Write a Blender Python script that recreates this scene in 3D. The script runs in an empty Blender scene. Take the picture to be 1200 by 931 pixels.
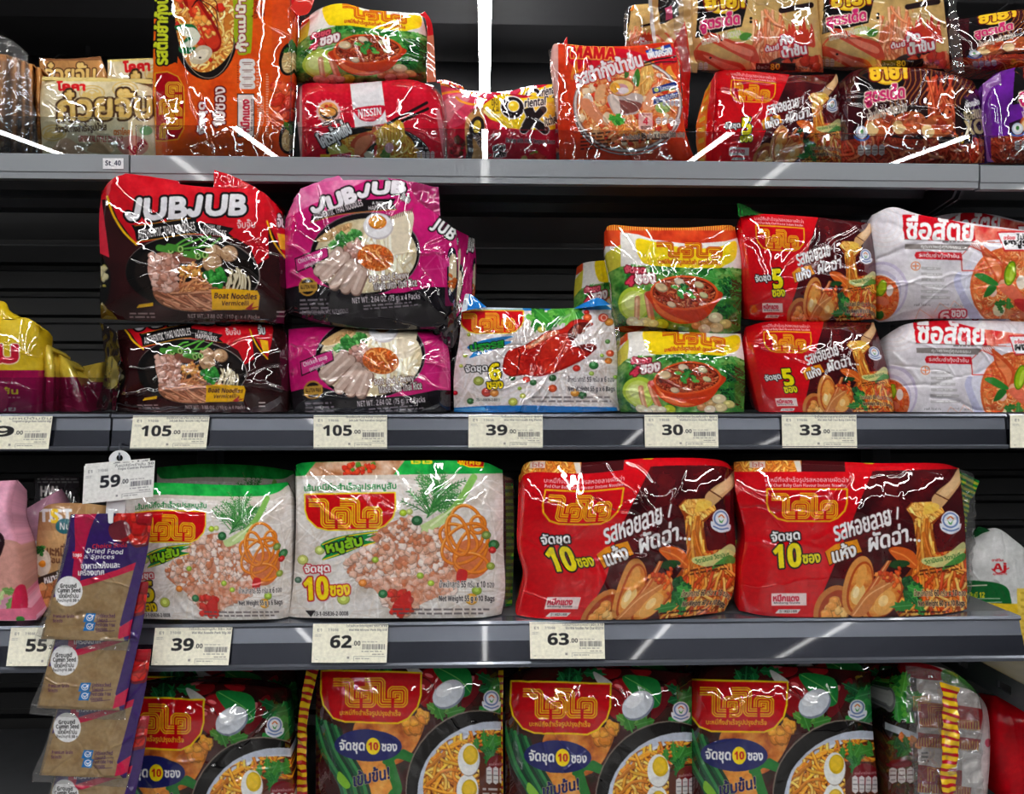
import bpy, bmesh, math, random
import numpy as np
from mathutils import Vector

# ------------------------------------------------------------------ camera, world, light, exposure
SC = bpy.context.scene
COL = SC.collection
F = 912.0                      # focal length in pixels of the 1200 px wide frame
YAW = math.radians(2.0)        # camera turned a little to the right of the shelf normal
CAMZ = 1.40
CS, SN = math.cos(YAW), math.sin(YAW)
cd = bpy.data.cameras.new('camera')
cd.sensor_fit = 'HORIZONTAL'; cd.sensor_width = 36.0; cd.lens = 36.0 * F / 1200.0
cd.clip_start = 0.02
cam = bpy.data.objects.new('camera', cd); COL.objects.link(cam)
cam.location = (0, 0, CAMZ); cam.rotation_euler = (math.radians(90), 0, -YAW)
SC.camera = cam
wd = bpy.data.worlds.new('store_air'); SC.world = wd; wd.use_nodes = True
wd.node_tree.nodes['Background'].inputs[0].default_value = (0.9, 0.95, 1.0, 1)
wd.node_tree.nodes['Background'].inputs[1].default_value = 0.035
STRIP_EMIT = 58.0
STRIP_X = (-4.2, -2.1, 0.0, 2.1, 4.2)
STRIP_END = (1.2, 2.4, 6.4, 2.4, 1.2)
STRIP_Z = CAMZ + 1.62
SC.view_settings.view_transform = 'Standard'
SC.view_settings.look = 'None'
SC.view_settings.gamma = 1.0
SC.view_settings.use_curve_mapping = False
SC.view_settings.exposure = -0.12
SC.cycles.use_denoising = True
SC.cycles.max_bounces = 8
SC.cycles.transparent_max_bounces = 16
SC.cycles.caustics_reflective = False
SC.cycles.caustics_refractive = False

def at(px, py, Y):
    """pixel of the 1200x931 frame -> point on the shelf-parallel plane y = Y"""
    dx = (np.asarray(px, float) - 600.0) / F
    dz = (465.5 - np.asarray(py, float)) / F
    wx = dx * CS + SN
    wy = CS - dx * SN
    k = np.asarray(Y, float) / wy
    return np.stack(np.broadcast_arrays(wx * k, wy * k, dz * k + CAMZ), -1)

def lin(c):
    c = np.asarray(c, float) / 255.0
    return np.where(c <= 0.04045, c / 12.92, ((c + 0.055) / 1.055) ** 2.4)

def lin4(c):
    return tuple(float(x) for x in lin(c)) + (1.0,)

# ------------------------------------------------------------------ noise
def perlin(x, y, seed):
    r = np.random.RandomState(seed)
    n = 64
    ang = r.rand(n, n) * 2 * np.pi
    gx, gy = np.cos(ang), np.sin(ang)
    xi, yi = np.floor(x).astype(int), np.floor(y).astype(int)
    xf, yf = x - xi, y - yi
    u = xf * xf * xf * (xf * (xf * 6 - 15) + 10)
    v = yf * yf * yf * (yf * (yf * 6 - 15) + 10)
    def g(ix, iy, dx, dy):
        a, b = ix % n, iy % n
        return gx[a, b] * dx + gy[a, b] * dy
    a = g(xi, yi, xf, yf) * (1 - u) + g(xi + 1, yi, xf - 1, yf) * u
    b = g(xi, yi + 1, xf, yf - 1) * (1 - u) + g(xi + 1, yi + 1, xf - 1, yf - 1) * u
    return (a * (1 - v) + b * v) * 1.5

# ------------------------------------------------------------------ materials (all node based)
def new_mat(name):
    m = bpy.data.materials.new(name); m.use_nodes = True
    nt = m.node_tree
    return m, nt, nt.nodes['Principled BSDF']

def bump_of(nt, scale, dist, strength=1.0, kind='noise', detail=2.0, distort=0.0, stretch=(1, 1, 1)):
    tc = nt.nodes.new('ShaderNodeTexCoord')
    mp = nt.nodes.new('ShaderNodeMapping')
    mp.inputs['Scale'].default_value = stretch
    nt.links.new(tc.outputs['Object'], mp.inputs['Vector'])
    if kind == 'noise':
        t = nt.nodes.new('ShaderNodeTexNoise')
        t.inputs['Detail'].default_value = detail
        t.inputs['Distortion'].default_value = distort
        out = t.outputs['Fac']
    else:
        t = nt.nodes.new('ShaderNodeTexVoronoi'); out = t.outputs['Distance']
    t.inputs['Scale'].default_value = scale
    nt.links.new(mp.outputs['Vector'], t.inputs['Vector'])
    b = nt.nodes.new('ShaderNodeBump')
    b.inputs['Distance'].default_value = dist
    b.inputs['Strength'].default_value = strength
    nt.links.new(out, b.inputs['Height'])
    return b

def printed(name, rough, coat, coat_rough, bump_scale=30, bump_dist=0.0007, spec=0.0, coat_bump=True, coat_ior=1.85):
    m, nt, p = new_mat(name)
    a = nt.nodes.new('ShaderNodeAttribute'); a.attribute_name = 'print'
    nt.links.new(a.outputs['Color'], p.inputs['Base Color'])
    p.inputs['Roughness'].default_value = rough
    p.inputs['Specular IOR Level'].default_value = spec
    p.inputs['Coat Weight'].default_value = coat
    p.inputs['Coat Roughness'].default_value = coat_rough
    p.inputs['Coat IOR'].default_value = coat_ior
    if coat_bump:
        b = bump_of(nt, bump_scale, bump_dist, 1.0, detail=1.0, distort=1.2)
        nt.links.new(b.outputs['Normal'], p.inputs['Coat Normal'])
    return m

M = {}
M['film'] = printed('printed_film', 0.42, 1.0, 0.025)
M['film_soft'] = printed('printed_matte_film', 0.5, 0.45, 0.10, 30, 0.0015, coat_ior=1.6)
M['card'] = printed('printed_card', 0.55, 0.12, 0.15, coat_bump=False, coat_ior=1.5)

def plain(name, col, rough=0.5, metal=0.0, coat=0.0, noise=0.0, nscale=60, spec=0.5, bump=None):
    m, nt, p = new_mat(name)
    p.inputs['Base Color'].default_value = lin4(col)
    p.inputs['Roughness'].default_value = rough
    p.inputs['Metallic'].default_value = metal
    p.inputs['Coat Weight'].default_value = coat
    p.inputs['Specular IOR Level'].default_value = spec
    if noise:
        tc = nt.nodes.new('ShaderNodeTexCoord')
        t = nt.nodes.new('ShaderNodeTexNoise'); t.inputs['Scale'].default_value = nscale
        t.inputs['Detail'].default_value = 6
        nt.links.new(tc.outputs['Object'], t.inputs['Vector'])
        mr = nt.nodes.new('ShaderNodeMapRange')
        mr.inputs['To Min'].default_value = max(0.0, rough - noise); mr.inputs['To Max'].default_value = rough + noise
        nt.links.new(t.outputs['Fac'], mr.inputs['Value'])
        nt.links.new(mr.outputs['Result'], p.inputs['Roughness'])
    if bump:
        b = bump_of(nt, *bump)
        nt.links.new(b.outputs['Normal'], p.inputs['Normal'])
    return m

M['shelf'] = plain('grey_enamel', (132, 137, 144), 0.33, 0.0, 0.2, 0.08, 90)
M['deck'] = plain('deck_enamel', (92, 94, 98), 0.45, 0.0, 0.0, 0.1, 40)
M['black'] = plain('black_panel', (15, 16, 19), 0.5, 0.0, 0.0, 0.1, 20)
M['dark_steel'] = plain('dark_steel', (58, 60, 66), 0.4, 0.1, 0.0, 0.08, 40)
M['rail'] = plain('brushed_rail', (104, 109, 120), 0.27, 0.6, 0.3)
M['rail_dark'] = plain('rail_channel', (32, 35, 46), 0.24, 0.6, 0.25)
M['duct'] = plain('duct_paint', (72, 72, 76), 0.6, 0.0, 0.0, 0.08, 8)
M['ceil'] = plain('ceiling_paint', (68, 68, 72), 0.8)
M['floor'] = plain('floor_tile', (78, 76, 74), 0.3, 0.0, 0.0, 0.08, 4)
M['white_plastic'] = plain('white_plastic', (232, 234, 238), 0.35)
M['housing'] = plain('lamp_housing', (60, 60, 62), 0.5)

def clear(name, tint, refl=1.0, rough=0.02, bump=None, haze=0.0, hcol=(255, 255, 255), cap=1.0):
    m = bpy.data.materials.new(name); m.use_nodes = True
    nt = m.node_tree; nt.nodes.clear()
    o = nt.nodes.new('ShaderNodeOutputMaterial')
    t = nt.nodes.new('ShaderNodeBsdfTransparent'); t.inputs[0].default_value = lin4(tint)
    g = nt.nodes.new('ShaderNodeBsdfGlossy'); g.inputs['Roughness'].default_value = rough
    fr = nt.nodes.new('ShaderNodeFresnel'); fr.inputs[0].default_value = 1.45
    mu0 = nt.nodes.new('ShaderNodeMath'); mu0.operation = 'MULTIPLY'; mu0.inputs[1].default_value = refl
    nt.links.new(fr.outputs[0], mu0.inputs[0])
    mul = nt.nodes.new('ShaderNodeMath'); mul.operation = 'MINIMUM'; mul.inputs[1].default_value = cap
    nt.links.new(mu0.outputs[0], mul.inputs[0])
    mx = nt.nodes.new('ShaderNodeMixShader')
    nt.links.new(mul.outputs[0], mx.inputs[0])
    base = t.outputs[0]
    if haze:
        d = nt.nodes.new('ShaderNodeBsdfDiffuse'); d.inputs[0].default_value = lin4(hcol)
        m2 = nt.nodes.new('ShaderNodeMixShader'); m2.inputs[0].default_value = haze
        nt.links.new(t.outputs[0], m2.inputs[1]); nt.links.new(d.outputs[0], m2.inputs[2])
        base = m2.outputs[0]
    nt.links.new(base, mx.inputs[1]); nt.links.new(g.outputs[0], mx.inputs[2])
    if bump:
        b = bump_of(nt, *bump)
        nt.links.new(b.outputs['Normal'], g.inputs['Normal'])
    nt.links.new(mx.outputs[0], o.inputs[0])
    return m

M['acrylic'] = clear('clear_acrylic', (232, 236, 238), 1.0, 0.01)
M['wrap'] = clear('clear_wrap', (246, 246, 246), 1.8, 0.04, (34, 0.0022, 1.0, 'noise', 1.0, 1.0), 0.03, cap=0.2)
m, nt, p = new_mat('light_diffuser')
p.inputs['Base Color'].default_value = (0, 0, 0, 1)
p.inputs['Emission Color'].default_value = (1.0, 0.985, 0.96, 1)
p.inputs['Emission Strength'].default_value = STRIP_EMIT
M['strip'] = m

# ------------------------------------------------------------------ object helpers
def tag(o, label=None, cat=None, group=None, kind=None):
    if label: o['label'] = label
    if cat: o['category'] = cat
    if group: o['group'] = group
    if kind: o['kind'] = kind
    return o

def empty(name, loc, label=None, cat=None, group=None):
    o = bpy.data.objects.new(name, None); COL.objects.link(o)
    o.location = tuple(float(a) for a in loc)
    o.empty_display_size = 0.02
    return tag(o, label, cat, group)

def link(name, me, mat, parent=None, loc=(0, 0, 0)):
    """loc is in world space; the parents here are never rotated"""
    o = bpy.data.objects.new(name, me); COL.objects.link(o)
    loc = Vector(tuple(float(a) for a in loc))
    if parent is not None:
        o.parent = parent
        q = parent
        while q is not None:
            loc = loc - q.location; q = q.parent
    o.location = loc
    if mat is not None and not me.materials: me.materials.append(mat)
    return o

def mesh_np(name, V, Q, cols=None, tris=None, smooth=True):
    me = bpy.data.meshes.new(name)
    Q = np.asarray(Q, np.int32).reshape(-1, 4)
    Tn = np.zeros((0, 3), np.int32) if tris is None else np.asarray(tris, np.int32).reshape(-1, 3)
    me.vertices.add(len(V)); me.vertices.foreach_set('co', np.asarray(V, np.float32).ravel())
    nl = len(Q) * 4 + len(Tn) * 3
    me.loops.add(nl)
    me.loops.foreach_set('vertex_index', np.concatenate([Q.ravel(), Tn.ravel()]))
    me.polygons.add(len(Q) + len(Tn))
    me.polygons.foreach_set('loop_start', np.concatenate([np.arange(len(Q)) * 4, len(Q) * 4 + np.arange(len(Tn)) * 3]).astype(np.int32))
    me.polygons.foreach_set('use_smooth', np.full(len(Q) + len(Tn), smooth, bool))
    if cols is not None:
        at_ = me.attributes.new('print', 'FLOAT_COLOR', 'POINT')
        c4 = np.ones((len(V), 4), np.float32); c4[:, :3] = cols
        at_.data.foreach_set('color', c4.ravel())
    me.update(calc_edges=True); me.validate()
    return me

def bm_mesh(name, bm, bevel=0.0, smooth=False):
    if bevel:
        bmesh.ops.bevel(bm, geom=bm.edges[:], offset=bevel, segments=2, affect='EDGES', profile=0.5)
    bmesh.ops.recalc_face_normals(bm, faces=bm.faces)
    me = bpy.data.meshes.new(name); bm.to_mesh(me); bm.free()
    if smooth:
        for f in me.polygons: f.use_smooth = True
    return me

def add_box(bm, lo, hi):
    vs = [bm.verts.new((x, y, z)) for x in (lo[0], hi[0]) for y in (lo[1], hi[1]) for z in (lo[2], hi[2])]
    for f in ((0, 1, 3, 2), (4, 6, 7, 5), (0, 4, 5, 1), (2, 3, 7, 6), (0, 2, 6, 4), (1, 5, 7, 3)):
        bm.faces.new([vs[i] for i in f])

def box(name, lo, hi, mat, parent=None, bevel=0.0):
    c = [(a + b) / 2 for a, b in zip(lo, hi)]
    bm = bmesh.new()
    add_box(bm, [a - q for a, q in zip(lo, c)], [b - q for b, q in zip(hi, c)])
    return link(name, bm_mesh(name, bm, bevel), mat, parent, c)

def extrude_x(name, prof, x0, x1, mat, parent=None, bevel=0.0):
    """closed (y, z) profile swept along x"""
    cx = (x0 + x1) / 2
    cy = sum(p[0] for p in prof) / len(prof); cz = sum(p[1] for p in prof) / len(prof)
    bm = bmesh.new()
    a = [bm.verts.new((x0 - cx, y - cy, z - cz)) for y, z in prof]
    b = [bm.verts.new((x1 - cx, y - cy, z - cz)) for y, z in prof]
    n = len(prof)
    for i in range(n):
        bm.faces.new((a[i], a[(i + 1) % n], b[(i + 1) % n], b[i]))
    bm.faces.new(a[::-1]); bm.faces.new(b)
    return link(name, bm_mesh(name, bm, bevel), mat, parent, (cx, cy, cz))

# ------------------------------------------------------------------ printing: a small rasteriser for the artwork of the packs
_BOLD = {**{chr(65 + i): chr(0x1D5D4 + i) for i in range(26)}, **{chr(97 + i): chr(0x1D5EE + i) for i in range(26)}, **{chr(48 + i): chr(0x1D7EC + i) for i in range(10)}}
_glyphs = {}
def glyph_edges(s):
    if s in _glyphs: return _glyphs[s]
    c = bpy.data.curves.new('lettering', 'FONT'); c.body = s; c.resolution_u = 3
    c.dimensions = '2D'; c.fill_mode = 'NONE'
    o = bpy.data.objects.new('lettering', c); COL.objects.link(o)
    dg = bpy.context.evaluated_depsgraph_get(); dg.update()
    me = o.evaluated_get(dg).to_mesh()
    v = np.zeros(len(me.vertices) * 3); me.vertices.foreach_get('co', v); v = v.reshape(-1, 3)[:, :2]
    e = np.zeros(len(me.edges) * 2, int); me.edges.foreach_get('vertices', e); e = e.reshape(-1, 2)
    # follow every contour once, all edges in the same sense
    E = []
    nb = {}
    for a, b in e:
        nb.setdefault(a, []).append(b); nb.setdefault(b, []).append(a)
    seen = set()
    for s0 in sorted(nb):
        if s0 in seen: continue
        loop = [s0]; seen.add(s0)
        cur = s0
        nxt = [q for q in nb[cur] if q == cur + 1] or nb[cur]
        cur = nxt[0]
        while cur not in seen:
            loop.append(cur); seen.add(cur)
            n2 = [q for q in nb[cur] if q not in seen]
            if not n2: break
            cur = n2[0]
        for i in range(len(loop)):
            E.append((*v[loop[i]], *v[loop[(i + 1) % len(loop)]]))
    bpy.data.objects.remove(o); bpy.data.curves.remove(c)
    E = np.array(E) if E else np.zeros((0, 4))
    _glyphs[s] = E
    return E

def winding(E, H, W):
    D = np.zeros((H, W + 1), np.int32)
    E = E[np.abs(E[:, 3] - E[:, 1]) > 1e-9]
    if len(E) == 0: return np.zeros((H, W), bool)
    x0, y0, x1, y1 = E.T
    d = np.where(y1 > y0, 1, -1)
    lo = np.clip(np.ceil(np.minimum(y0, y1) - 0.5), 0, H).astype(int)
    hi = np.clip(np.ceil(np.maximum(y0, y1) - 0.5), 0, H).astype(int)
    cnt = np.maximum(hi - lo, 0)
    idx = np.repeat(np.arange(len(E)), cnt)
    if len(idx) == 0: return np.zeros((H, W), bool)
    off = np.arange(len(idx)) - np.repeat(np.cumsum(cnt) - cnt, cnt)
    r = lo[idx] + off
    x = x0[idx] + (r + 0.5 - y0[idx]) * (x1 - x0)[idx] / (y1 - y0)[idx]
    c = np.clip(np.ceil(x - 0.5), 0, W).astype(int)
    np.add.at(D, (r, c), d[idx])
    return np.cumsum(D, 1)[:, :W] != 0

def smooth_pts(p, n=8, closed=False):
    p = np.asarray(p, float)
    if len(p) < 3: return p
    q = np.vstack([p[-1], p, p[0], p[1]]) if closed else np.vstack([2 * p[0] - p[1], p, 2 * p[-1] - p[-2]])
    out = []
    m = len(p) if closed else len(p) - 1
    t = np.linspace(0, 1, n, endpoint=False)[:, None]
    for i in range(m):
        a, b, c, d = q[i], q[i + 1], q[i + 2], q[i + 3]
        out.append(0.5 * (2 * b + (c - a) * t + (2 * a - 5 * b + 4 * c - d) * t ** 2 + (3 * b - a - 3 * c + d) * t ** 3))
    out = np.vstack(out)
    return out if closed else np.vstack([out, p[-1]])

class Art:
    """artwork of one pack, drawn in the coordinates of a view of that pack"""
    def __init__(s, x0, y0, x1, y1, bg, res=2.6):
        s.x0, s.y0, s.res = x0, y0, res
        s.W, s.H = int((x1 - x0) * res), int((y1 - y0) * res)
        s.c = np.empty((s.H, s.W, 3), np.float32); s.c[:] = bg
        s.cx, s.cy, s.s = 0.0, 0.0, 1.0
        s.clip = None
        s.rng = np.random.RandomState(7)
        s.final = None
    def f(s, cx, cy, sc):
        s.cx, s.cy, s.s = cx, cy, sc; return s
    @property
    def k(s): return s.s * s.res
    def T(s, p):
        p = np.asarray(p, float).reshape(-1, 2)
        return np.stack([(s.cx + p[:, 0] * s.s - s.x0) * s.res, (s.cy + p[:, 1] * s.s - s.y0) * s.res], 1)
    def _win(s, P, pad=2):
        a = np.floor(P.min(0)).astype(int) - pad; b = np.ceil(P.max(0)).astype(int) + pad
        return max(a[0], 0), max(a[1], 0), min(b[0], s.W), min(b[1], s.H)
    def _put(s, m, ax, ay, col, op=1.0):
        h, w = m.shape
        if h <= 0 or w <= 0: return
        m = m.astype(np.float32) * op
        if s.clip is not None: m = m * s.clip[ay:ay + h, ax:ax + w]
        reg = s.c[ay:ay + h, ax:ax + w]
        col = np.asarray(col, np.float32)
        reg += (col - reg) * m[..., None]
    def mask(s, pts):
        P = s.T(pts)
        E = np.hstack([P, np.roll(P, -1, 0)])
        return winding(E, s.H, s.W).astype(np.float32)
    def emask(s, cx, cy, rx, ry, rot=0):
        return s.mask(s.epts(cx, cy, rx, ry, rot))
    @staticmethod
    def epts(cx, cy, rx, ry, rot=0, n=40):
        t = np.linspace(0, 2 * np.pi, n, endpoint=False)
        a = math.radians(rot)
        x, y = rx * np.cos(t), ry * np.sin(t)
        return np.stack([cx + x * math.cos(a) - y * math.sin(a), cy + x * math.sin(a) + y * math.cos(a)], 1)
    def poly(s, pts, col, smooth=False, op=1.0):
        if smooth: pts = smooth_pts(pts, 6, True)
        P = s.T(pts)
        ax, ay, bx, by = s._win(P)
        if bx <= ax or by <= ay: return
        Q = P - (ax, ay)
        s._put(winding(np.hstack([Q, np.roll(Q, -1, 0)]), by - ay, bx - ax), ax, ay, col, op)
    def rect(s, x0, y0, x1, y1, col, op=1.0): s.poly([(x0, y0), (x1, y0), (x1, y1), (x0, y1)], col, op=op)
    def ell(s, cx, cy, rx, ry, col, rot=0, op=1.0): s.poly(s.epts(cx, cy, rx, ry, rot), col, op=op)
    def line(s, pts, w, col, smooth=False, butt=False, op=1.0, closed=False):
        if smooth: pts = smooth_pts(pts, 6, closed)
        elif closed: pts = list(pts) + [pts[0]]
        P = s.T(pts); r = w * s.k / 2
        ax, ay, bx, by = s._win(P, int(r) + 2)
        if bx <= ax or by <= ay: return
        m = np.zeros((by - ay, bx - ax), np.float32)
        n = len(P) - 1
        for i in range(n):
            a, b = P[i] - (ax, ay), P[i + 1] - (ax, ay)
            lx, ly = np.floor(np.minimum(a, b) - r - 1).astype(int); hx, hy = np.ceil(np.maximum(a, b) + r + 1).astype(int)
            lx, ly, hx, hy = max(lx, 0), max(ly, 0), min(hx, m.shape[1]), min(hy, m.shape[0])
            if hx <= lx or hy <= ly: continue
            X = np.arange(lx, hx)[None] + 0.5; Yv = np.arange(ly, hy)[:, None] + 0.5
            d = b - a; L2 = d @ d + 1e-9
            t = ((X - a[0]) * d[0] + (Yv - a[1]) * d[1]) / L2
            tc = np.clip(t, 0, 1)
            dist = np.hypot(X - a[0] - tc * d[0], Yv - a[1] - tc * d[1])
            v = np.clip(r - dist + 0.5, 0, 1)
            if butt and i == 0: v = v * (t > 0)
            if butt and i == n - 1: v = v * (t < 1)
            sub = m[ly:hy, lx:hx]; np.maximum(sub, v, out=sub)
        s._put(m, ax, ay, col, op)
    def text(s, st, x0, y0, x1, y1, col, rot=0, shear=0.0, bold=0.0, outline=None, shadow=None, op=1.0, arc=0.0, plain=False):
        """lettering fitted to the box (x0,y0)-(x1,y1), then turned by rot degrees about the box centre"""
        if not plain:
            st, b0 = ''.join(_BOLD.get(ch, ch) for ch in st), st
            if st != b0: bold = bold * 0.45
        E = glyph_edges(st)
        if len(E) == 0: return
        A, B = E[:, :2].copy(), E[:, 2:].copy()
        for q in (A, B): q[:, 0] += shear * q[:, 1]
        lo = np.minimum(A.min(0), B.min(0)); hi = np.maximum(A.max(0), B.max(0))
        cx, cy = (x0 + x1) / 2, (y0 + y1) / 2
        a = math.radians(rot)
        def tr(q):
            n = (q - lo) / (hi - lo)
            x = (n[:, 0] - 0.5) * (x1 - x0); y = (0.5 - n[:, 1]) * (y1 - y0)
            y = y + arc * ((2 * n[:, 0] - 1) ** 2)
            return s.T(np.stack([cx + x * math.cos(a) - y * math.sin(a), cy + x * math.sin(a) + y * math.cos(a)], 1))
        A, B = tr(A), tr(B)
        pad = int((bold + (outline[0] if outline else 0)) * s.k) + 4
        ax, ay, bx, by = s._win(np.vstack([A, B]), pad)
        if bx <= ax or by <= ay: return
        m = winding(np.hstack([A - (ax, ay), B - (ax, ay)]), by - ay, bx - ax).astype(np.float32)
        def dil(m, r):
            if r < 0.35: return m
            o = m.copy(); R = int(math.ceil(r))
            for dy in range(-R, R + 1):
                for dx in range(-R, R + 1):
                    d = math.hypot(dx, dy)
                    if d == 0 or d > r + 0.5: continue
                    wgt = min(1.0, r + 0.5 - d)
                    sh = np.zeros_like(m)
                    h, w = m.shape
                    sh[max(dy, 0):h + min(dy, 0), max(dx, 0):w + min(dx, 0)] = m[max(-dy, 0):h - max(dy, 0), max(-dx, 0):w - max(dx, 0)]
                    np.maximum(o, sh * wgt, out=o)
            return o
        m = dil(m, bold * s.k)
        if shadow:
            dx, dy = int(round(shadow[0] * s.k)), int(round(shadow[1] * s.k))
            s._put(np.roll(np.roll(m, dy, 0), dx, 1), ax, ay, shadow[2], op)
        if outline: s._put(dil(m, outline[0] * s.k), ax, ay, outline[1], op)
        s._put(m, ax, ay, col, op)
    # ---- pictures of food
    def mottle(s, m, cols, scale, seed=1, op=1.0, sharp=1.0):
        """patchy fill of the mask m with the colours of the list"""
        yy, xx = np.mgrid[0:s.H, 0:s.W]
        q = scale * s.k
        n = perlin(xx / q + 3.3, yy / q + 7.7, seed) * 0.65 + perlin(xx / q * 2.1, yy / q * 2.1, seed + 1) * 0.35 + perlin(xx / q * 4.7, yy / q * 4.7, seed + 2) * 0.2
        n = np.clip(n * sharp * 0.7 + 0.5, 0, 0.999) * (len(cols) - 1)
        i = np.floor(n).astype(int); fr = (n - i)[..., None]
        C = np.asarray(cols, np.float32)
        col = C[i] * (1 - fr) + C[np.minimum(i + 1, len(cols) - 1)] * fr
        s._put(m, 0, 0, col, op)
    def _pick(s, m, n):
        ys, xs = np.nonzero(m > 0.5)
        if len(ys) == 0: return np.zeros((0, 2))
        j = s.rng.randint(0, len(ys), n)
        return np.stack([(xs[j] / s.res + s.x0 - s.cx) / s.s, (ys[j] / s.res + s.y0 - s.cy) / s.s], 1)
    def noodles(s, m, n, L, w, cols, edge=None, curl=0.5, ang=None, spread=3.2, op=1.0, hi=True):
        old = s.clip
        s.clip = m if old is None else m * old
        for x, y in s._pick(m, n):
            a = s.rng.rand() * 6.28 if ang is None else math.radians(ang) + (s.rng.rand() - 0.5) * spread
            pts = [(x, y)]; tu = (s.rng.rand() - 0.5) * curl
            for _ in range(7):
                a += tu + (s.rng.rand() - 0.5) * curl * 0.9
                pts.append((pts[-1][0] + math.cos(a) * L / 7, pts[-1][1] + math.sin(a) * L / 7))
            c = np.array(cols[s.rng.randint(len(cols))], float)
            c = np.minimum(c * (0.94 + 0.24 * s.rng.rand()), 255)
            if edge is not None: s.line([(p[0] + w * .12, p[1] + w * .25) for p in pts], w * 1.45, edge, True, op=0.5)
            s.line(pts, w, c, True, op=op)
            if hi: s.line([(p[0], p[1] - w * 0.2) for p in pts[1:6]], w * 0.32, np.minimum(c + 50, 255), True, op=0.6 * op)
        s.clip = old
    def leaves(s, m, n, size, cols, vein=None):
        for x, y in s._pick(m, n):
            a = s.rng.rand() * 360; r = size * (0.6 + 0.7 * s.rng.rand())
            c = np.array(cols[s.rng.randint(len(cols))], float)
            ca, sa = math.cos(math.radians(a)), math.sin(math.radians(a))
            loc = [(-1, 0), (-0.6, -0.42), (-0.35, -0.25), (-0.05, -0.55), (0.2, -0.3), (0.5, -0.4), (0.55, -0.12), (1, 0), (0.5, 0.14), (0.5, 0.4), (0.15, 0.28), (-0.1, 0.5), (-0.4, 0.24), (-0.6, 0.36)]
            s.poly([(x + r * (px * ca - py * sa), y + r * (px * sa + py * ca)) for px, py in loc], c)
            s.line([(x - r * ca * 0.9, y - r * sa * 0.9), (x + r * ca * 0.9, y + r * sa * 0.9)], r * 0.07, np.minimum(c + 45, 255) if vein is None else vein, op=0.7)
    def bits(s, m, n, r0, r1, cols, hi=True, flat=0.8):
        """uneven lumps of food"""
        th = np.linspace(0, 2 * np.pi, 11, endpoint=False)
        for x, y in s._pick(m, n):
            r = r0 + (r1 - r0) * s.rng.rand(); a = s.rng.rand() * 6.28
            c = np.array(cols[s.rng.randint(len(cols))], float)
            k = r * (0.72 + 0.5 * s.rng.rand(11))
            px, py = k * np.cos(th), k * np.sin(th) * flat
            P = np.stack([px * math.cos(a) - py * math.sin(a), px * math.sin(a) + py * math.cos(a)], 1)
            s.poly(P * 1.08 + (x + r * .06, y + r * .14), c * 0.66, True, 0.7)
            s.poly(P * 0.96 + (x, y), c, True)
            s.poly(P * 0.6 + (x - r * .12, y - r * .16), np.minimum(c * 1.08 + 10, 255), True, 0.7)
            if hi and s.rng.rand() < 0.6:
                s.line([(x - r * .4, y - r * .35), (x - r * .05, y - r * .5)], r * 0.16, np.minimum(c + 70, 255), op=0.55)
    def meal(s, cx, cy, rx, ry, rot=0, rim=None, inner=(150, 40, 20)):
        if rim is not None: s.ell(cx, cy, rx, ry, rim, rot)
        s.ell(cx, cy, rx * 0.88, ry * 0.86, inner, rot)
    def lines_of_print(s, x0, y0, x1, y1, n, col, w=None, seed=0, rot=0.0, op=0.8):
        """rows of small print too small to read"""
        r = np.random.RandomState(seed)
        h = (y1 - y0) / n
        for i in range(n):
            x = x0
            xe = x1 - (x1 - x0) * 0.25 * r.rand()
            while x < xe:
                l = h * (0.7 + 2.2 * r.rand())
                y = y0 + (i + 0.5) * h + (x - x0) * rot
                s.line([(x, y), (min(x + l, xe), y + l * rot)], (w or h * 0.45), col, butt=True, op=op)
                x += l + h * 0.45
    def nutri(s, x0, y0, x1, y1, n=4, col=(240, 240, 240), ink=(120, 40, 40), rot=False):
        w = (x1 - x0) / n
        for i in range(n):
            a = x0 + i * w
            s.poly([(a + w * .08, y0 + w * .3), (a + w * .5, y0), (a + w * .92, y0 + w * .3), (a + w * .92, y1 - w * .3), (a + w * .5, y1), (a + w * .08, y1 - w * .3)], col, op=0.9)
            s.line([(a + w * .2, (y0 + y1) / 2), (a + w * .8, (y0 + y1) / 2)], w * 0.12, ink)
            s.line([(a + w * .25, y0 + (y1 - y0) * .25), (a + w * .75, y0 + (y1 - y0) * .25)], w * 0.1, ink, op=0.7)
            s.line([(a + w * .25, y0 + (y1 - y0) * .75), (a + w * .75, y0 + (y1 - y0) * .75)], w * 0.1, ink, op=0.7)
    def badge(s, cx, cy, r, ring=(70, 100, 165)):
        s.ell(cx, cy, r, r, (235, 238, 245))
        s.poly([(cx - r * 1.15, cy + r * .35), (cx - r * .6, cy + r * .55), (cx, cy + r * .75), (cx + r * .6, cy + r * .55), (cx + r * 1.15, cy + r * .35), (cx + r * 1.0, cy + r * 1.1), (cx, cy + r * 1.55), (cx - r * 1.0, cy + r * 1.1)], (225, 230, 242), True)
        s.line(s.epts(cx, cy, r * .78, r * .78), r * .2, ring, closed=True, op=0.75)
        s.line([(cx - r * .85, cy + r * .9), (cx, cy + r * 1.18), (cx + r * .85, cy + r * .9)], r * .16, ring, True, op=0.8)
        s.line([(cx - r * .3, cy - r * .15), (cx, cy - r * .4), (cx + r * .3, cy - r * .15)], r * .14, (220, 110, 40), True)
        s.poly([(cx - r * .3, cy), (cx, cy + r * .35), (cx + r * .35, cy - r * .05), (cx + r * .1, cy + r * .5), (cx - r * .15, cy + r * .45)], (60, 150, 70))
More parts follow.
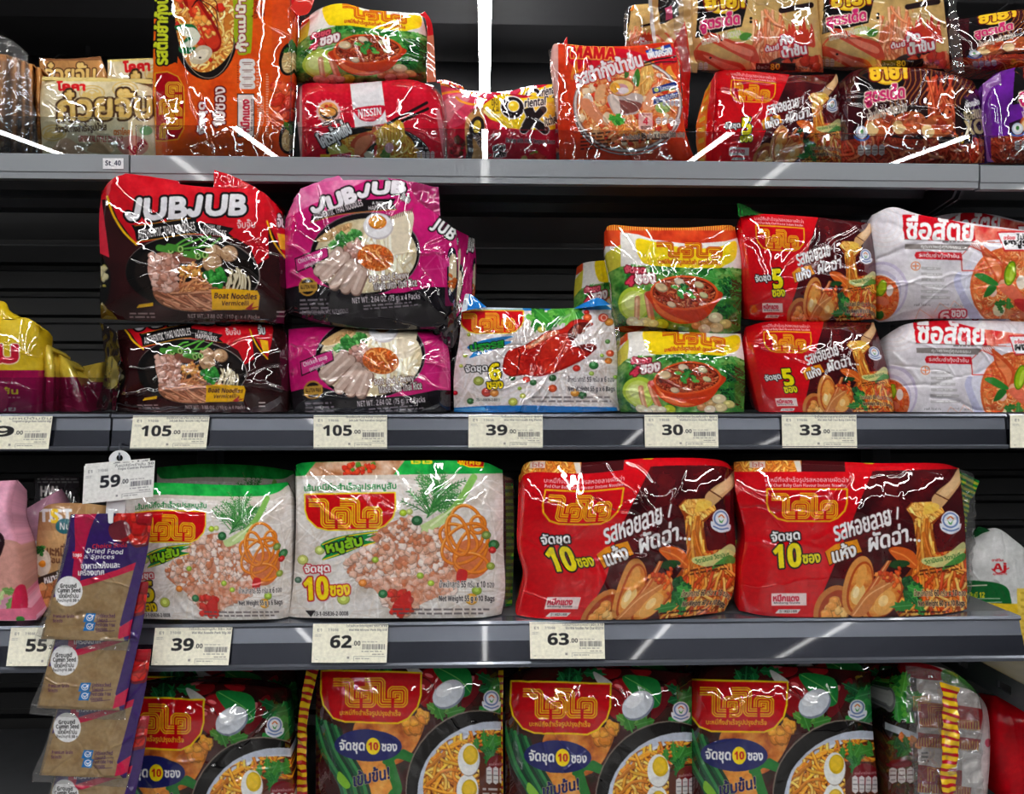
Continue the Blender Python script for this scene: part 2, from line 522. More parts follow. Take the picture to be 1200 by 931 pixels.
    def maze_logo(s, x0, y0, x1, y1, bg, fg, rot=0):
        """the four-line maze lettering of the two-syllable brand mark"""
        sx, sy = (x1 - x0) / 610.0, (y1 - y0) / 245.0
        a = math.radians(rot); mx, my = (x0 + x1) / 2, (y0 + y1) / 2
        def tr(pts):
            o = []
            for x, y in pts:
                px, py = x0 + (x - 160) * sx - mx, y0 + (y - 135) * sy - my
                o.append((mx + px * math.cos(a) - py * math.sin(a), my + px * math.sin(a) + py * math.cos(a)))
            return o
        strokes = []
        for d, e in ((0, 0), (255, -4)):
            strokes.append(([(168 + d, 178 + e), (290 + d, 178 + e), (299 + d, 187 + e), (299 + d, 338 + e), (309 + d, 348 + e), (382 + d, 348 + e)], 1))
            strokes.append(([(384 + d, 306 + e), (384 + d, 256 + e), (394 + d, 246 + e), (472 + d, 246 + e), (482 + d, 256 + e), (482 + d, 338 + e), (472 + d, 348 + e), (406 + d, 348 + e)], 1))
            strokes.append(([(426 + d, 292 + e), (446 + d, 292 + e), (446 + d, 312 + e), (428 + d, 312 + e)], 0))
        q = math.sqrt(abs(sx * sy))
        for fac, c in ((68, fg), (45, bg), (34, fg), (11, bg)):
            for p, big in strokes:
                if big: s.line(tr(p), fac * q, c, butt=True)
        for p, big in strokes:
            if not big: s.line(tr(p), 9 * q, fg)
    def shield(s, x0, y0, x1, y1, bg, fg, lw, rot=0, fill=True):
        w, h = x1 - x0, y1 - y0
        pts = [(x0, y0), (x1, y0), (x1, y0 + h * .45), (x1 - w * .03, y0 + h * .68), (x1 - w * .12, y0 + h * .9), (x1 - w * .22, y1), (x0 + w * .25, y1), (x0 + w * .13, y0 + h * .92), (x0 + w * .03, y0 + h * .68), (x0, y0 + h * .45)]
        a = math.radians(rot); mx, my = (x0 + x1) / 2, (y0 + y1) / 2
        pts = [(mx + (x - mx) * math.cos(a) - (y - my) * math.sin(a), my + (x - mx) * math.sin(a) + (y - my) * math.cos(a)) for x, y in pts]
        if fill: s.poly(pts, bg)
        s.line(pts, lw, fg, closed=True)
    # ---- reading
    def done(s):
        c = s.c
        yy, xx = np.mgrid[0:s.H, 0:s.W]
        g = perlin(xx / 5.0, yy / 5.0, 41) * 0.035 + perlin(xx / 17.0, yy / 15.0, 43) * 0.05 + (np.random.RandomState(5).rand(s.H, s.W) - 0.5) * 0.05
        c = c * (1 + g[..., None])
        p = np.pad(c, ((1, 1), (1, 1), (0, 0)), 'edge')
        s.final = lin(np.clip((p[:-2, :-2] + 2 * p[1:-1, :-2] + p[2:, :-2] + 2 * p[:-2, 1:-1] + 4 * p[1:-1, 1:-1] + 2 * p[2:, 1:-1] + p[:-2, 2:] + 2 * p[1:-1, 2:] + p[2:, 2:]) / 16, 0, 255)).astype(np.float32)
        s.c = None
        return s
    def sample(s, X, Y):
        x = np.clip((X - s.x0) * s.res - 0.5, 0, s.W - 1.001); y = np.clip((Y - s.y0) * s.res - 0.5, 0, s.H - 1.001)
        xi, yi = x.astype(int), y.astype(int); fx, fy = (x - xi)[..., None], (y - yi)[..., None]
        g = s.final
        return (g[yi, xi] * (1 - fx) + g[yi, xi + 1] * fx) * (1 - fy) + (g[yi + 1, xi] * (1 - fx) + g[yi + 1, xi + 1] * fx) * fy

# ------------------------------------------------------------------ pillow packs
def resample(p, n, sm=True):
    p = np.asarray(p, float)
    if len(p) > 2 and sm: p = smooth_pts(p, 8)
    d = np.r_[0, np.cumsum(np.hypot(*np.diff(p, axis=0).T))]
    t = np.linspace(0, d[-1], n)
    return np.stack([np.interp(t, d, p[:, 0]), np.interp(t, d, p[:, 1])], 1)

class Outline:
    """four sides of the front face as seen: top and bottom run left to right, left and right run down"""
    def __init__(s, top, right, bottom, left):
        s.top, s.bottom = list(top), list(bottom)
        s.right = [top[-1]] + list(right) + [bottom[-1]]
        s.left = [top[0]] + list(left) + [bottom[0]]
    def coons(s, nu, nv):
        t, b = resample(s.top, nu), resample(s.bottom, nu)
        l, r = resample(s.left, nv), resample(s.right, nv)
        u = np.linspace(0, 1, nu)[None, :, None]; v = np.linspace(0, 1, nv)[:, None, None]
        return (1 - v) * t[None] + v * b[None] + (1 - u) * l[:, None] + u * r[:, None] \
            - ((1 - u) * (1 - v) * t[0] + u * (1 - v) * t[-1] + (1 - u) * v * b[0] + u * v * b[-1])

def box_outline(x0, y0, x1, y1):
    return Outline([(x0, y0), (x1, y0)], [], [(x0, y1), (x1, y1)], [])

def wrinkles(X, Y, U, V, seed, amp):
    """film wrinkles in metres; X, Y are metres along the face"""
    r = np.random.RandomState(seed)
    h = perlin(X / 0.055 + 11, Y / 0.05 + 5, seed) * 0.0022
    n = perlin(X / 0.03 + 2, Y / 0.034 + 9, seed + 3)
    h = h + (0.5 - np.abs(n)) * 0.0010
    n = perlin(X / 0.014 + 4, Y / 0.016 + 1, seed + 5)
    h = h - np.abs(n) * 0.00014
    w, hgt = X.max() - X.min(), Y.max() - Y.min()
    xs, ys = X - X.min(), Y - Y.min()
    jx = perlin(X / 0.03 + 8, Y / 0.03, seed + 9) * 0.005 + perlin(X / 0.009 + 3, Y / 0.009, seed + 10) * 0.0008
    jy = perlin(X / 0.03 + 1, Y / 0.03 + 6, seed + 11) * 0.005 + perlin(X / 0.009, Y / 0.009 + 5, seed + 12) * 0.0008
    for q_ in range(20):
        # folds of the film: most start near a rim and run inwards, some cross the middle
        side = r.randint(6); t = r.rand()
        p = ((t, 0.0), (t, 1.0), (0.0, t), (1.0, t), (t, r.rand()), (r.rand(), t))[side]
        q = (p[0] + (0.5 - p[0]) * (0.2 + r.rand()) + (r.rand() - 0.5) * 0.6, p[1] + (0.5 - p[1]) * (0.2 + r.rand()) + (r.rand() - 0.5) * 0.6)
        ax, ay = p[0] * w, p[1] * hgt; bx, by = q[0] * w, q[1] * hgt
        dx, dy = bx - ax, by - ay; L = math.hypot(dx, dy) + 1e-6
        px, py = xs + jx - ax, ys + jy - ay
        tt = np.clip((px * dx + py * dy) / L ** 2, 0, 1)
        dist = np.hypot(px - tt * dx, py - tt * dy)
        wd_ = 0.0011 + 0.0022 * r.rand() ** 2
        sg = 1 if r.rand() < 0.75 else -1
        h = h + sg * (0.4 + 0.6 * r.rand()) * wd_ * np.exp(-(dist / wd_) ** 2) * (1 - 0.75 * tt)
        h = h + sg * 0.0005 * np.exp(-dist / 0.008) * (1 - tt)
    e = np.exp(-V / 0.07) + np.exp(-(1 - V) / 0.06)
    h = h + e * np.sin(X / 0.0042 + 3 * perlin(X / 0.03, Y / 0.05, seed + 7)) * 0.0002
    return h * amp

def pack_mesh(name, art, ref, out, Y, T, seed, lean=0.0, turn=0.0, amp=0.56, dens=1.75, rnd=(0.34, 0.30), side=None, power=4.0, shrink=0.82, zf=None, drop=0.2):
    """returns (mesh, origin): closed pillow with the artwork printed on its face"""
    wpx = max(np.ptp(np.array(out.top)[:, 0]), np.ptp(np.array(out.bottom)[:, 0]), 20)
    hpx = max(np.ptp(np.array(out.left)[:, 1]), np.ptp(np.array(out.right)[:, 1]), 20)
    nu, nv = max(12, int(wpx * dens)), max(12, int(hpx * dens))
    P = out.coons(nu, nv)
    R = P if ref is None or ref is out else ref.coons(nu, nv)
    u = np.linspace(0, 1, nu)[None, :] + 0 * np.zeros((nv, 1)); v = np.linspace(0, 1, nv)[:, None] + 0 * u
    cu, cv = np.abs(2 * u - 1), np.abs(2 * v - 1)
    bot = 1.0 if zf is None else 0.12
    rec = T * (rnd[0] * cu ** power + rnd[1] * cv ** power * np.where(v > 0.5, bot, 1.0)) * 0.9
    Yg = Y + rec + lean * (1 - v) + turn * (2 * u - 1)
    W3 = at(P[..., 0], P[..., 1], Yg)
    X, Z = W3[..., 0], W3[..., 2]
    h = wrinkles(X - X.min(), Z.max() - Z, u, v, seed, amp)
    fade = np.clip((1 - cu) / 0.05, 0.25, 1) * np.clip((1 - cv) / 0.05, 0.25, 1)
    W3 = W3.copy(); W3[..., 1] -= h * fade
    r_ = np.random.RandomState(seed + 50)
    cols = art.sample(R[..., 0], R[..., 1])
    V = W3.reshape(-1, 3); C = cols.reshape(-1, 3)
    idx = np.arange(nu * nv).reshape(nv, nu)
    Q = np.stack([idx[:-1, :-1], idx[1:, :-1], idx[1:, 1:], idx[:-1, 1:]], -1).reshape(-1, 4)
    per = np.concatenate([idx[0, :-1], idx[:-1, -1], idx[-1, :0:-1], idx[:0:-1, 0]])
    ring = V[per]; rc = C[per]
    cen = ring.mean(0)
    yb = Y + T + lean * 0.5
    prev = per; base = len(V)
    Vs, Cs = [V], [C]
    scol = rc if side is None else rc * 0 + lin(side)
    for t, sc in ((0.3, 0.995), (0.6, 0.975), (0.85, 0.93), (1.0, shrink)):
        q = ring.copy()
        q[:, 1] = ring[:, 1] + np.maximum(yb - ring[:, 1], 0.002) * t
        q[:, 0] = cen[0] + (ring[:, 0] - cen[0]) * sc
        q[:, 2] = cen[2] + (ring[:, 2] - cen[2]) * (1 - drop * t)
        Vs.append(q); Cs.append(scol * 0.9 if side is None else scol)
        cur = base + np.arange(len(per)); base += len(per)
        Q = np.vstack([Q, np.stack([prev, np.roll(prev, -1), np.roll(cur, -1), cur], -1)])
        prev = cur
    Vs.append(np.array([[cen[0], Vs[-1][:, 1].max() + 0.002, cen[2]]])); Cs.append(scol.mean(0)[None])
    tr = np.stack([prev, np.roll(prev, -1), np.full(len(prev), base)], -1)
    V = np.vstack(Vs); C = np.vstack(Cs)
    if zf is not None: V[:, 2] = np.maximum(V[:, 2], zf + 0.002)
    org = np.array([cen[0], (Y + yb) / 2, V[:, 2].min()])
    return mesh_np(name, V - org, Q, C, tr), org

def floor_of(pb):
    return Z1 if 174 < pb < 196 else Z2 if 474 < pb < 490 else Z3 if 712 < pb < 732 else Z4 if 936 < pb < 985 else None

def sheet(name, a, b, Ya, Yb, cfun, mat, parent, nu=None, nv=None, wave=0.0015, seed=0, thick=0.0006, teeth=0.0, sm=True):
    """thin film strip between two pixel lines a and b; cfun(u, v) gives its print"""
    la = np.hypot(*np.diff(np.asarray(a, float), axis=0).T).sum()
    lb = max(np.hypot(a[0][0] - b[0][0], a[0][1] - b[0][1]), np.hypot(a[-1][0] - b[-1][0], a[-1][1] - b[-1][1]))
    nu = nu or max(6, int(la * 1.5)); nv = nv or max(4, int(lb * 1.5))
    A, B = resample(a, nu, sm), resample(b, nu, sm)
    v = np.linspace(0, 1, nv)[:, None, None]
    P = A[None] * (1 - v) + B[None] * v
    if teeth:
        z = (np.arange(nu) % 4 < 2) * teeth
        P[-1, :, :] += (P[-1] - P[-2]) / (np.linalg.norm(P[-1] - P[-2], axis=1, keepdims=True) + 1e-6) * z[:, None]
    U = np.broadcast_to(np.linspace(0, 1, nu)[None], (nv, nu)); Vv = np.broadcast_to(np.linspace(0, 1, nv)[:, None], (nv, nu))
    Yg = Ya * (1 - Vv) + Yb * Vv
    W = at(P[..., 0], P[..., 1], Yg).copy()
    W[..., 1] += wave * (perlin(W[..., 0] / 0.012, W[..., 2] / 0.012, seed) + 0.6 * perlin(W[..., 0] / 0.03, W[..., 2] / 0.03, seed + 1))
    zf = floor_of(max(p_[1] for p_ in list(a) + list(b)))
    if zf is not None: W[..., 2] = np.maximum(W[..., 2], zf + 0.002)
    C = np.broadcast_to(np.asarray(cfun(U, Vv), float), (nv, nu, 3)).reshape(-1, 3)
    n = nu * nv
    V = np.vstack([W.reshape(-1, 3), W.reshape(-1, 3) + (0, thick, 0)])
    idx = np.arange(n).reshape(nv, nu)
    q = np.stack([idx[:-1, :-1], idx[1:, :-1], idx[1:, 1:], idx[:-1, 1:]], -1).reshape(-1, 4)
    per = np.concatenate([idx[0, :-1], idx[:-1, -1], idx[-1, :0:-1], idx[:0:-1, 0]])
    s = np.stack([per, np.roll(per, -1), np.roll(per, -1) + n, per + n], -1)
    Q = np.vstack([q, q[:, ::-1] + n, s])
    org = V.mean(0)
    me = mesh_np(name, V - org, Q, lin(np.vstack([C, C])))
    return link(name, me, mat, parent, org)

def solid(c): return lambda u, v: np.broadcast_to(np.array(c, float), u.shape + (3,))
def stripes(c1, c2, n, along='v', duty=0.5):
    def f(u, v):
        t = (v if along == 'v' else u) * n
        return np.where(((t % 1) < duty)[..., None], np.array(c1, float), np.array(c2, float))
    return f

def pack(label, art, ref, out, Y, T, seed, group=None, mat='film', name='noodle_pack', cat='noodle pack', root=None, body='pouch', **kw):
    if 'zf' not in kw:
        pb = max(p_[1] for p_ in out.bottom)
        kw['zf'] = floor_of(pb)
    me, org = pack_mesh(body, art, ref, out, Y, T, seed, **kw)
    if root is None:
        root = empty(name, org, label, cat, group)
    link(body, me, M[mat], root, org)
    return root

# ------------------------------------------------------------------ the place: floor, ceiling, ducts, lamps
D1, D2, D3, D4 = 0.962, 0.912, 0.890, 0.860      # fronts of the shelves, top to bottom
YB = 1.27                                        # face of the back panel
def zz(py, Y, px=600): return float(at(px, py, Y)[2])
def xx(px, Y, py=465): return float(at(px, py, Y)[0])

tag(box('floor', (-7, -15, -0.1), (7, 7.5, 0), M['floor']), kind='structure')
tag(box('ceiling', (-7, -15, CAMZ + 2.30), (7, 7.5, CAMZ + 2.40), M['ceil']), kind='structure')

def duct(label, y, z, r, flat=False, gap=None):
    bm = bmesh.new()
    n = 28
    if flat:
        add_box(bm, (-6.6, -r, -0.11), (6.6, r, 0.11))
        me = bm_mesh('duct_shell', bm, 0.01)
    else:
        a = [[bm.verts.new((x, r * math.cos(2 * math.pi * i / n), r * math.sin(2 * math.pi * i / n))) for i in range(n)] for x in (-6.6, 6.6)]
        for i in range(n): bm.faces.new((a[0][i], a[0][(i + 1) % n], a[1][(i + 1) % n], a[1][i]))
        bm.faces.new(a[0]); bm.faces.new(a[1])
        me = bm_mesh('duct_shell', bm, 0, False)
        for f in me.polygons: f.use_smooth = len(f.vertices) == 4
    root = empty('ceiling_duct' if not flat else 'ceiling_beam', (0, y, z), label, 'duct' if not flat else 'beam')
    link('duct_shell' if not flat else 'beam_body', me, M['duct'], root, (0, y, z))
    for k in range(6):
        x = -4.55 + k * 1.8
        bm = bmesh.new()
        if flat: add_box(bm, (-0.012, -r - 0.008, -0.118), (0.012, r + 0.008, 0.118))
        else:
            a = [[bm.verts.new((q, (r + 0.012) * math.cos(2 * math.pi * i / n), (r + 0.012) * math.sin(2 * math.pi * i / n))) for i in range(n)] for q in (-0.02, 0.02)]
            for i in range(n): bm.faces.new((a[0][i], a[0][(i + 1) % n], a[1][(i + 1) % n], a[1][i]))
            bm.faces.new(a[0]); bm.faces.new(a[1])
        link('joint_band', bm_mesh('joint_band', bm), M['duct'], root, (x, y, z))
    for k in (-2.6, 2.6):                      # hangers up to the ceiling
        top = CAMZ + 2.30 - (z + (0.11 if flat else r))
        bm = bmesh.new(); add_box(bm, (-0.012, -0.012, 0), (0.012, 0.012, top + 0.02))
        link('hanger_rod', bm_mesh('hanger_rod', bm), M['duct'], root, (k, y, z + (0.11 if flat else r) - 0.01))

duct('long round dark grey duct hung under the ceiling behind the light', 5.2, CAMZ + 2.02, 0.20)
duct('flat dark beam across the ceiling nearest above the top shelf', 4.0, CAMZ + 2.10, 0.16, True)
duct('flat dark beam across the far ceiling behind the round duct', 6.4, CAMZ + 2.05, 0.20, True)
tag(box('wall_far', (-7, 7.3, 0), (7, 7.5, CAMZ + 2.35), M['duct']), kind='structure')

for i, x in enumerate(STRIP_X):
    lab = ['linear ceiling light on the far left aisle', 'linear ceiling light left of the camera aisle', 'bright white linear ceiling light seen above the middle of the top shelf',
           'linear ceiling light right of the camera aisle', 'linear ceiling light on the far right aisle'][i]
    r = empty('ceiling_light', (x, -5.8, STRIP_Z), lab, 'ceiling light')
    box('lamp_housing', (x - 0.022, -14.01, STRIP_Z + 0.0121), (x + 0.022, STRIP_END[i], STRIP_Z + 0.075), M['housing'], r)
    box('diffuser', (x - 0.027, -14.0, STRIP_Z - 0.004), (x + 0.027, STRIP_END[i], STRIP_Z + 0.012), M['strip'], r)
    for y in (-12, -7, -2, STRIP_END[i] - 0.2):
        box('hanger_rod', (x - 0.004, y - 0.004, STRIP_Z + 0.07), (x + 0.004, y + 0.004, CAMZ + 2.31), M['housing'], r)

# ------------------------------------------------------------------ shelving
XL1, XR1 = xx(153, D1), xx(1147, D1)
XL2, XR2 = xx(131, D2), xx(1179, D2)
XL3, XR3 = xx(112, D3), xx(1196, D3)
XL4, XR4 = XL3, XR3 - 0.005
TILT2, TILT3 = 0.11, 0.26         # backward lean of the price rails
XW0, XW1 = -1.30, 1.55            # ends of the neighbouring bays
Z1 = zz(186.5, D1); Z2 = zz(486.0, D2); Z3 = zz(728.5, D3); Z4 = CAMZ - 0.512

def back_panel(x0, x1, label, z1):
    n = int((z1 - 0.1) / 0.042)
    prof = [(YB + 0.03, 0.1), (YB, 0.1)]
    for i in range(n):
        z = 0.1 + i * 0.042
        prof += [(YB, z + 0.004), (YB, z + 0.030), (YB + 0.010, z + 0.034), (YB + 0.010, z + 0.0418)]
    prof += [(YB, z1), (YB + 0.03, z1)]
    o = extrude_x('back_panel', prof, x0, x1, M['black'])
    tag(o, label, 'back panel')
back_panel(XL2 - 0.004, XR2 + 0.02, 'black ribbed back panel behind the middle shelves', Z1)
back_panel(XW0, XL2 - 0.006, 'black ribbed back panel behind the left neighbouring bay', Z1)
back_panel(XR2 + 0.022, XW1, 'black ribbed back panel behind the right neighbouring bay', Z1)
for x, lab in ((XL2 - 0.004, 'dark slotted upright post left of the middle shelves'), (XR2 + 0.012, 'dark slotted upright post right of the middle shelves')):
    bm = bmesh.new(); add_box(bm, (-0.015, -0.02, 0), (0.015, 0.02, Z1 - 0.002))
    o = link('upright_post', bm_mesh('upright_post', bm, 0.002), M['dark_steel'], None, (x, YB - 0.022, 0)); tag(o, lab, 'post')

def shelf(label, x0, x1, yf, z, kind, zb=None, slots=False, mat='deck', tilt=0.0):
    """kind 'lip': plain enamel front edge; kind 'rail': price rail with a channel for tags"""
    r = empty('shelf', ((x0 + x1) / 2, yf, z), label, 'shelf')
    yb = YB - 0.045
    bm = bmesh.new()
    cx, cy = (x0 + x1) / 2, (yf + yb) / 2
    if slots:
        ys0, ys1 = yf + 0.060, yf + 0.068
        add_box(bm, (x0 - cx, yf + 0.004 - cy, -0.004), (x1 - cx, ys0 - cy, 0)); add_box(bm, (x0 - cx, ys1 - cy, -0.004), (x1 - cx, yb - cy, 0))
        n = int((x1 - x0) / 0.024)
        for i in range(n + 1):
            a = x0 + (x1 - x0) * i / n
            add_box(bm, (max(a - 0.006, x0) - cx, ys0 - cy, -0.004), (min(a + 0.006, x1) - cx, ys1 - cy, 0))
    else:
        add_box(bm, (x0 - cx, yf + 0.004 - cy, -0.004), (x1 - cx, yb - cy, 0))
    link('deck', bm_mesh('deck', bm), M[mat], r, (cx, cy, z))
    # stiffening channels under the deck and end brackets
    for y in (yf + 0.10, yf + 0.20):
        extrude_x('stiffener', [(y, z - 0.004), (y + 0.05, z - 0.004), (y + 0.042, z - 0.016), (y + 0.008, z - 0.016)], x0 + 0.01, x1 - 0.01, M['dark_steel'], r)
    for xq in (x0 + 0.002, x1 - 0.004):
        extrude_x('bracket', [(yf + 0.03, z - 0.005), (yb, z - 0.005), (yb, z - 0.055), (yb - 0.03, z - 0.055), (yf + 0.05, z - 0.03)], xq, xq + 0.003, M['dark_steel'], r)
    if kind == 'lip':
        zb = z - 0.030
        extrude_x('front_lip', [(yf + 0.02, z + 0.0005), (yf + 0.002, z + 0.0005), (yf, z - 0.001), (yf, z - 0.0215), (yf + 0.0012, z - 0.0225), (yf + 0.0012, zb), (yf + 0.012, zb), (yf + 0.012, z - 0.004), (yf + 0.02, z - 0.004)], x0, x1, M['shelf'], r)
    else:
        h = z - zb
        def fy(t): return yf - h * tilt * t            # the face leans back: its foot stands further out
        extrude_x('rail_top', [(yf + 0.022, z + 0.0005), (yf, z + 0.0005), (yf - 0.0015, z - 0.0025), (fy(.1) + 0.001, z - h * 0.1), (fy(.1) + 0.0035, z - h * 0.105), (fy(.44) + 0.0035, z - h * 0.44), (yf + 0.022, z - h * 0.44)], x0, x1, M['rail'], r)
        extrude_x('rail_channel', [(yf + 0.022, z - h * 0.44), (fy(.44) + 0.0025, z - h * 0.44), (fy(.88) + 0.0025, z - h * 0.88), (yf + 0.022, z - h * 0.88)], x0, x1, M['rail_dark'], r)
        extrude_x('rail_lip', [(yf + 0.022, z - h * 0.88), (fy(.88) + 0.0005, z - h * 0.88), (fy(.93) - 0.0015, z - h * 0.92), (fy(1), zb), (yf + 0.022, zb)], x0, x1, M['rail'], r)
    return r

shelf('grey top shelf carrying the upper row of noodle packs', XL1, XR1, D1, Z1, 'lip', slots=True)
shelf('grey top shelf of the left neighbouring bay', XW0, XL1 - 0.003, D1 + 0.001, Z1 + 0.001, 'lip')
shelf('grey top shelf of the right neighbouring bay', XR1 + 0.003, XW1, D1 + 0.001, Z1 - 0.001, 'lip')
shelf('second shelf with price rail under the black and pink packs', XL2, XR2, D2, Z2, 'rail', zz(527, D2), tilt=TILT2)
shelf('second shelf of the left neighbouring bay with yellow packs', XW0, XL2 - 0.003, D2 + 0.001, Z2 + 0.0005, 'rail', zz(527, D2), tilt=TILT2)
shelf('second shelf of the right neighbouring bay', XR2 + 0.004, XW1, D2 + 0.001, Z2 - 0.0005, 'rail', zz(527, D2), tilt=TILT2)
shelf('third shelf with price rail under the large red packs', XL3, XR3, D3, Z3, 'rail', zz(778, D3), tilt=TILT3)
shelf('third shelf of the left neighbouring bay behind the hanging sachets', XW0, XL3 - 0.003, D3 + 0.001, Z3 - 0.0005, 'rail', zz(778, D3), tilt=TILT3)
shelf('bottom shelf under the dark green noodle packs', XL4 , XR4, D4, Z4, 'lip', slots=True)
shelf('empty bottom shelf at the lower left', XW0, XL4 - 0.003, D4, Z4, 'lip', slots=True)
# lower shelf of the right bay, its slotted end plate turned to us
ZR = CAMZ - 0.342
r = empty('shelf', (1.09, 1.0, ZR), 'lower shelf of the right bay with slotted dark end plate', 'shelf')
xs = 0.640
box('deck', (xs, 0.90, ZR - 0.004), (XW1, YB - 0.045, ZR), M['deck'], r)
bm = bmesh.new()
ysl = [(0.90, 0.925), (0.985, 1.005), (1.065, 1.085), (1.145, 1.165)]
prev = 0.88
for a, b in ysl:
    a += 0.02; b += 0.02
    add_box(bm, (-0.0015, prev - 1.0, -0.016), (0.0015, a - 1.0, 0.016))
    add_box(bm, (-0.0015, a - 1.0, 0.005), (0.0015, b - 1.0, 0.016)); add_box(bm, (-0.0015, a - 1.0, -0.016), (0.0015, b - 1.0, -0.005))
    prev = b
add_box(bm, (-0.0015, prev - 1.0, -0.016), (0.0015, YB - 0.045 - 1.0, 0.016))
link('end_plate', bm_mesh('end_plate', bm), M['dark_steel'], r, (xs - 0.002, 1.0, ZR - 0.014))
box('front_lip', (xs, 0.875, ZR - 0.03), (XW1, 0.90, ZR), M['shelf'], r)
tag(box('kick_plate', (XW0, D4 + 0.06, 0), (XW1, D4 + 0.08, 0.16), M['dark_steel']), 'dark kick plate along the floor under the shelves', 'kick plate')
r = empty('base_shelf', ((XW0 + XW1) / 2, D4 + 0.08, 0.17), 'base deck of the shelving just above the floor', 'shelf')
box('deck', (XW0, D4 + 0.05, 0.16), (XW1, YB - 0.01, 0.18), M['deck'], r)

def guard(label, x0, x1, yf, z, h, lean=-0.056):
    """clear acrylic strip standing behind the front edge of a shelf"""
    r = empty('shelf_guard', ((x0 + x1) / 2, yf, z), label, 'shelf guard')
    extrude_x('clear_sheet', [(yf + 0.003, z), (yf + 0.005, z), (yf + 0.005 + h * lean, z + h), (yf + 0.003 + h * lean, z + h)], x0, x1, M['acrylic'], r)
    extrude_x('foot', [(yf + 0.003, z), (yf + 0.016, z), (yf + 0.016, z + 0.0015), (yf + 0.005, z + 0.0015)], x0, x1, M['acrylic'], r)
GH = zz(151, D1) - Z1
guard('clear acrylic guard along the front of the top shelf', XL1 + 0.004, xx(1139, D1), D1 + 0.003, Z1 + 0.0006, GH)
guard('clear acrylic guard in front of the brown noodles, top left', XW0, XL1 - 0.006, D1 + 0.004, Z1 + 0.0016, GH + 0.008)
guard('clear acrylic guard in front of the purple pack, top right', xx(1151, D1), XW1, D1 + 0.004, Z1, GH)
guard('clear acrylic guard in front of the yellow packs on the second shelf', XW0, XL2 - 0.004, D2 + 0.004, Z2 + 0.001, 0.042)

# ------------------------------------------------------------------ artwork
W_, K_ = (240, 240, 242), (18, 16, 18)
RED, DRED, YEL, GRN = (205, 8, 22), (60, 8, 14), (248, 208, 20), (22, 140, 50)
NOODLE = [(232, 160, 60), (215, 130, 40), (240, 185, 90), (200, 105, 30)]
ORN = [(225, 95, 30), (205, 70, 25), (240, 140, 60), (190, 60, 25)]
LEAF = [(38, 120, 48), (60, 150, 60), (25, 85, 38), (90, 170, 70)]

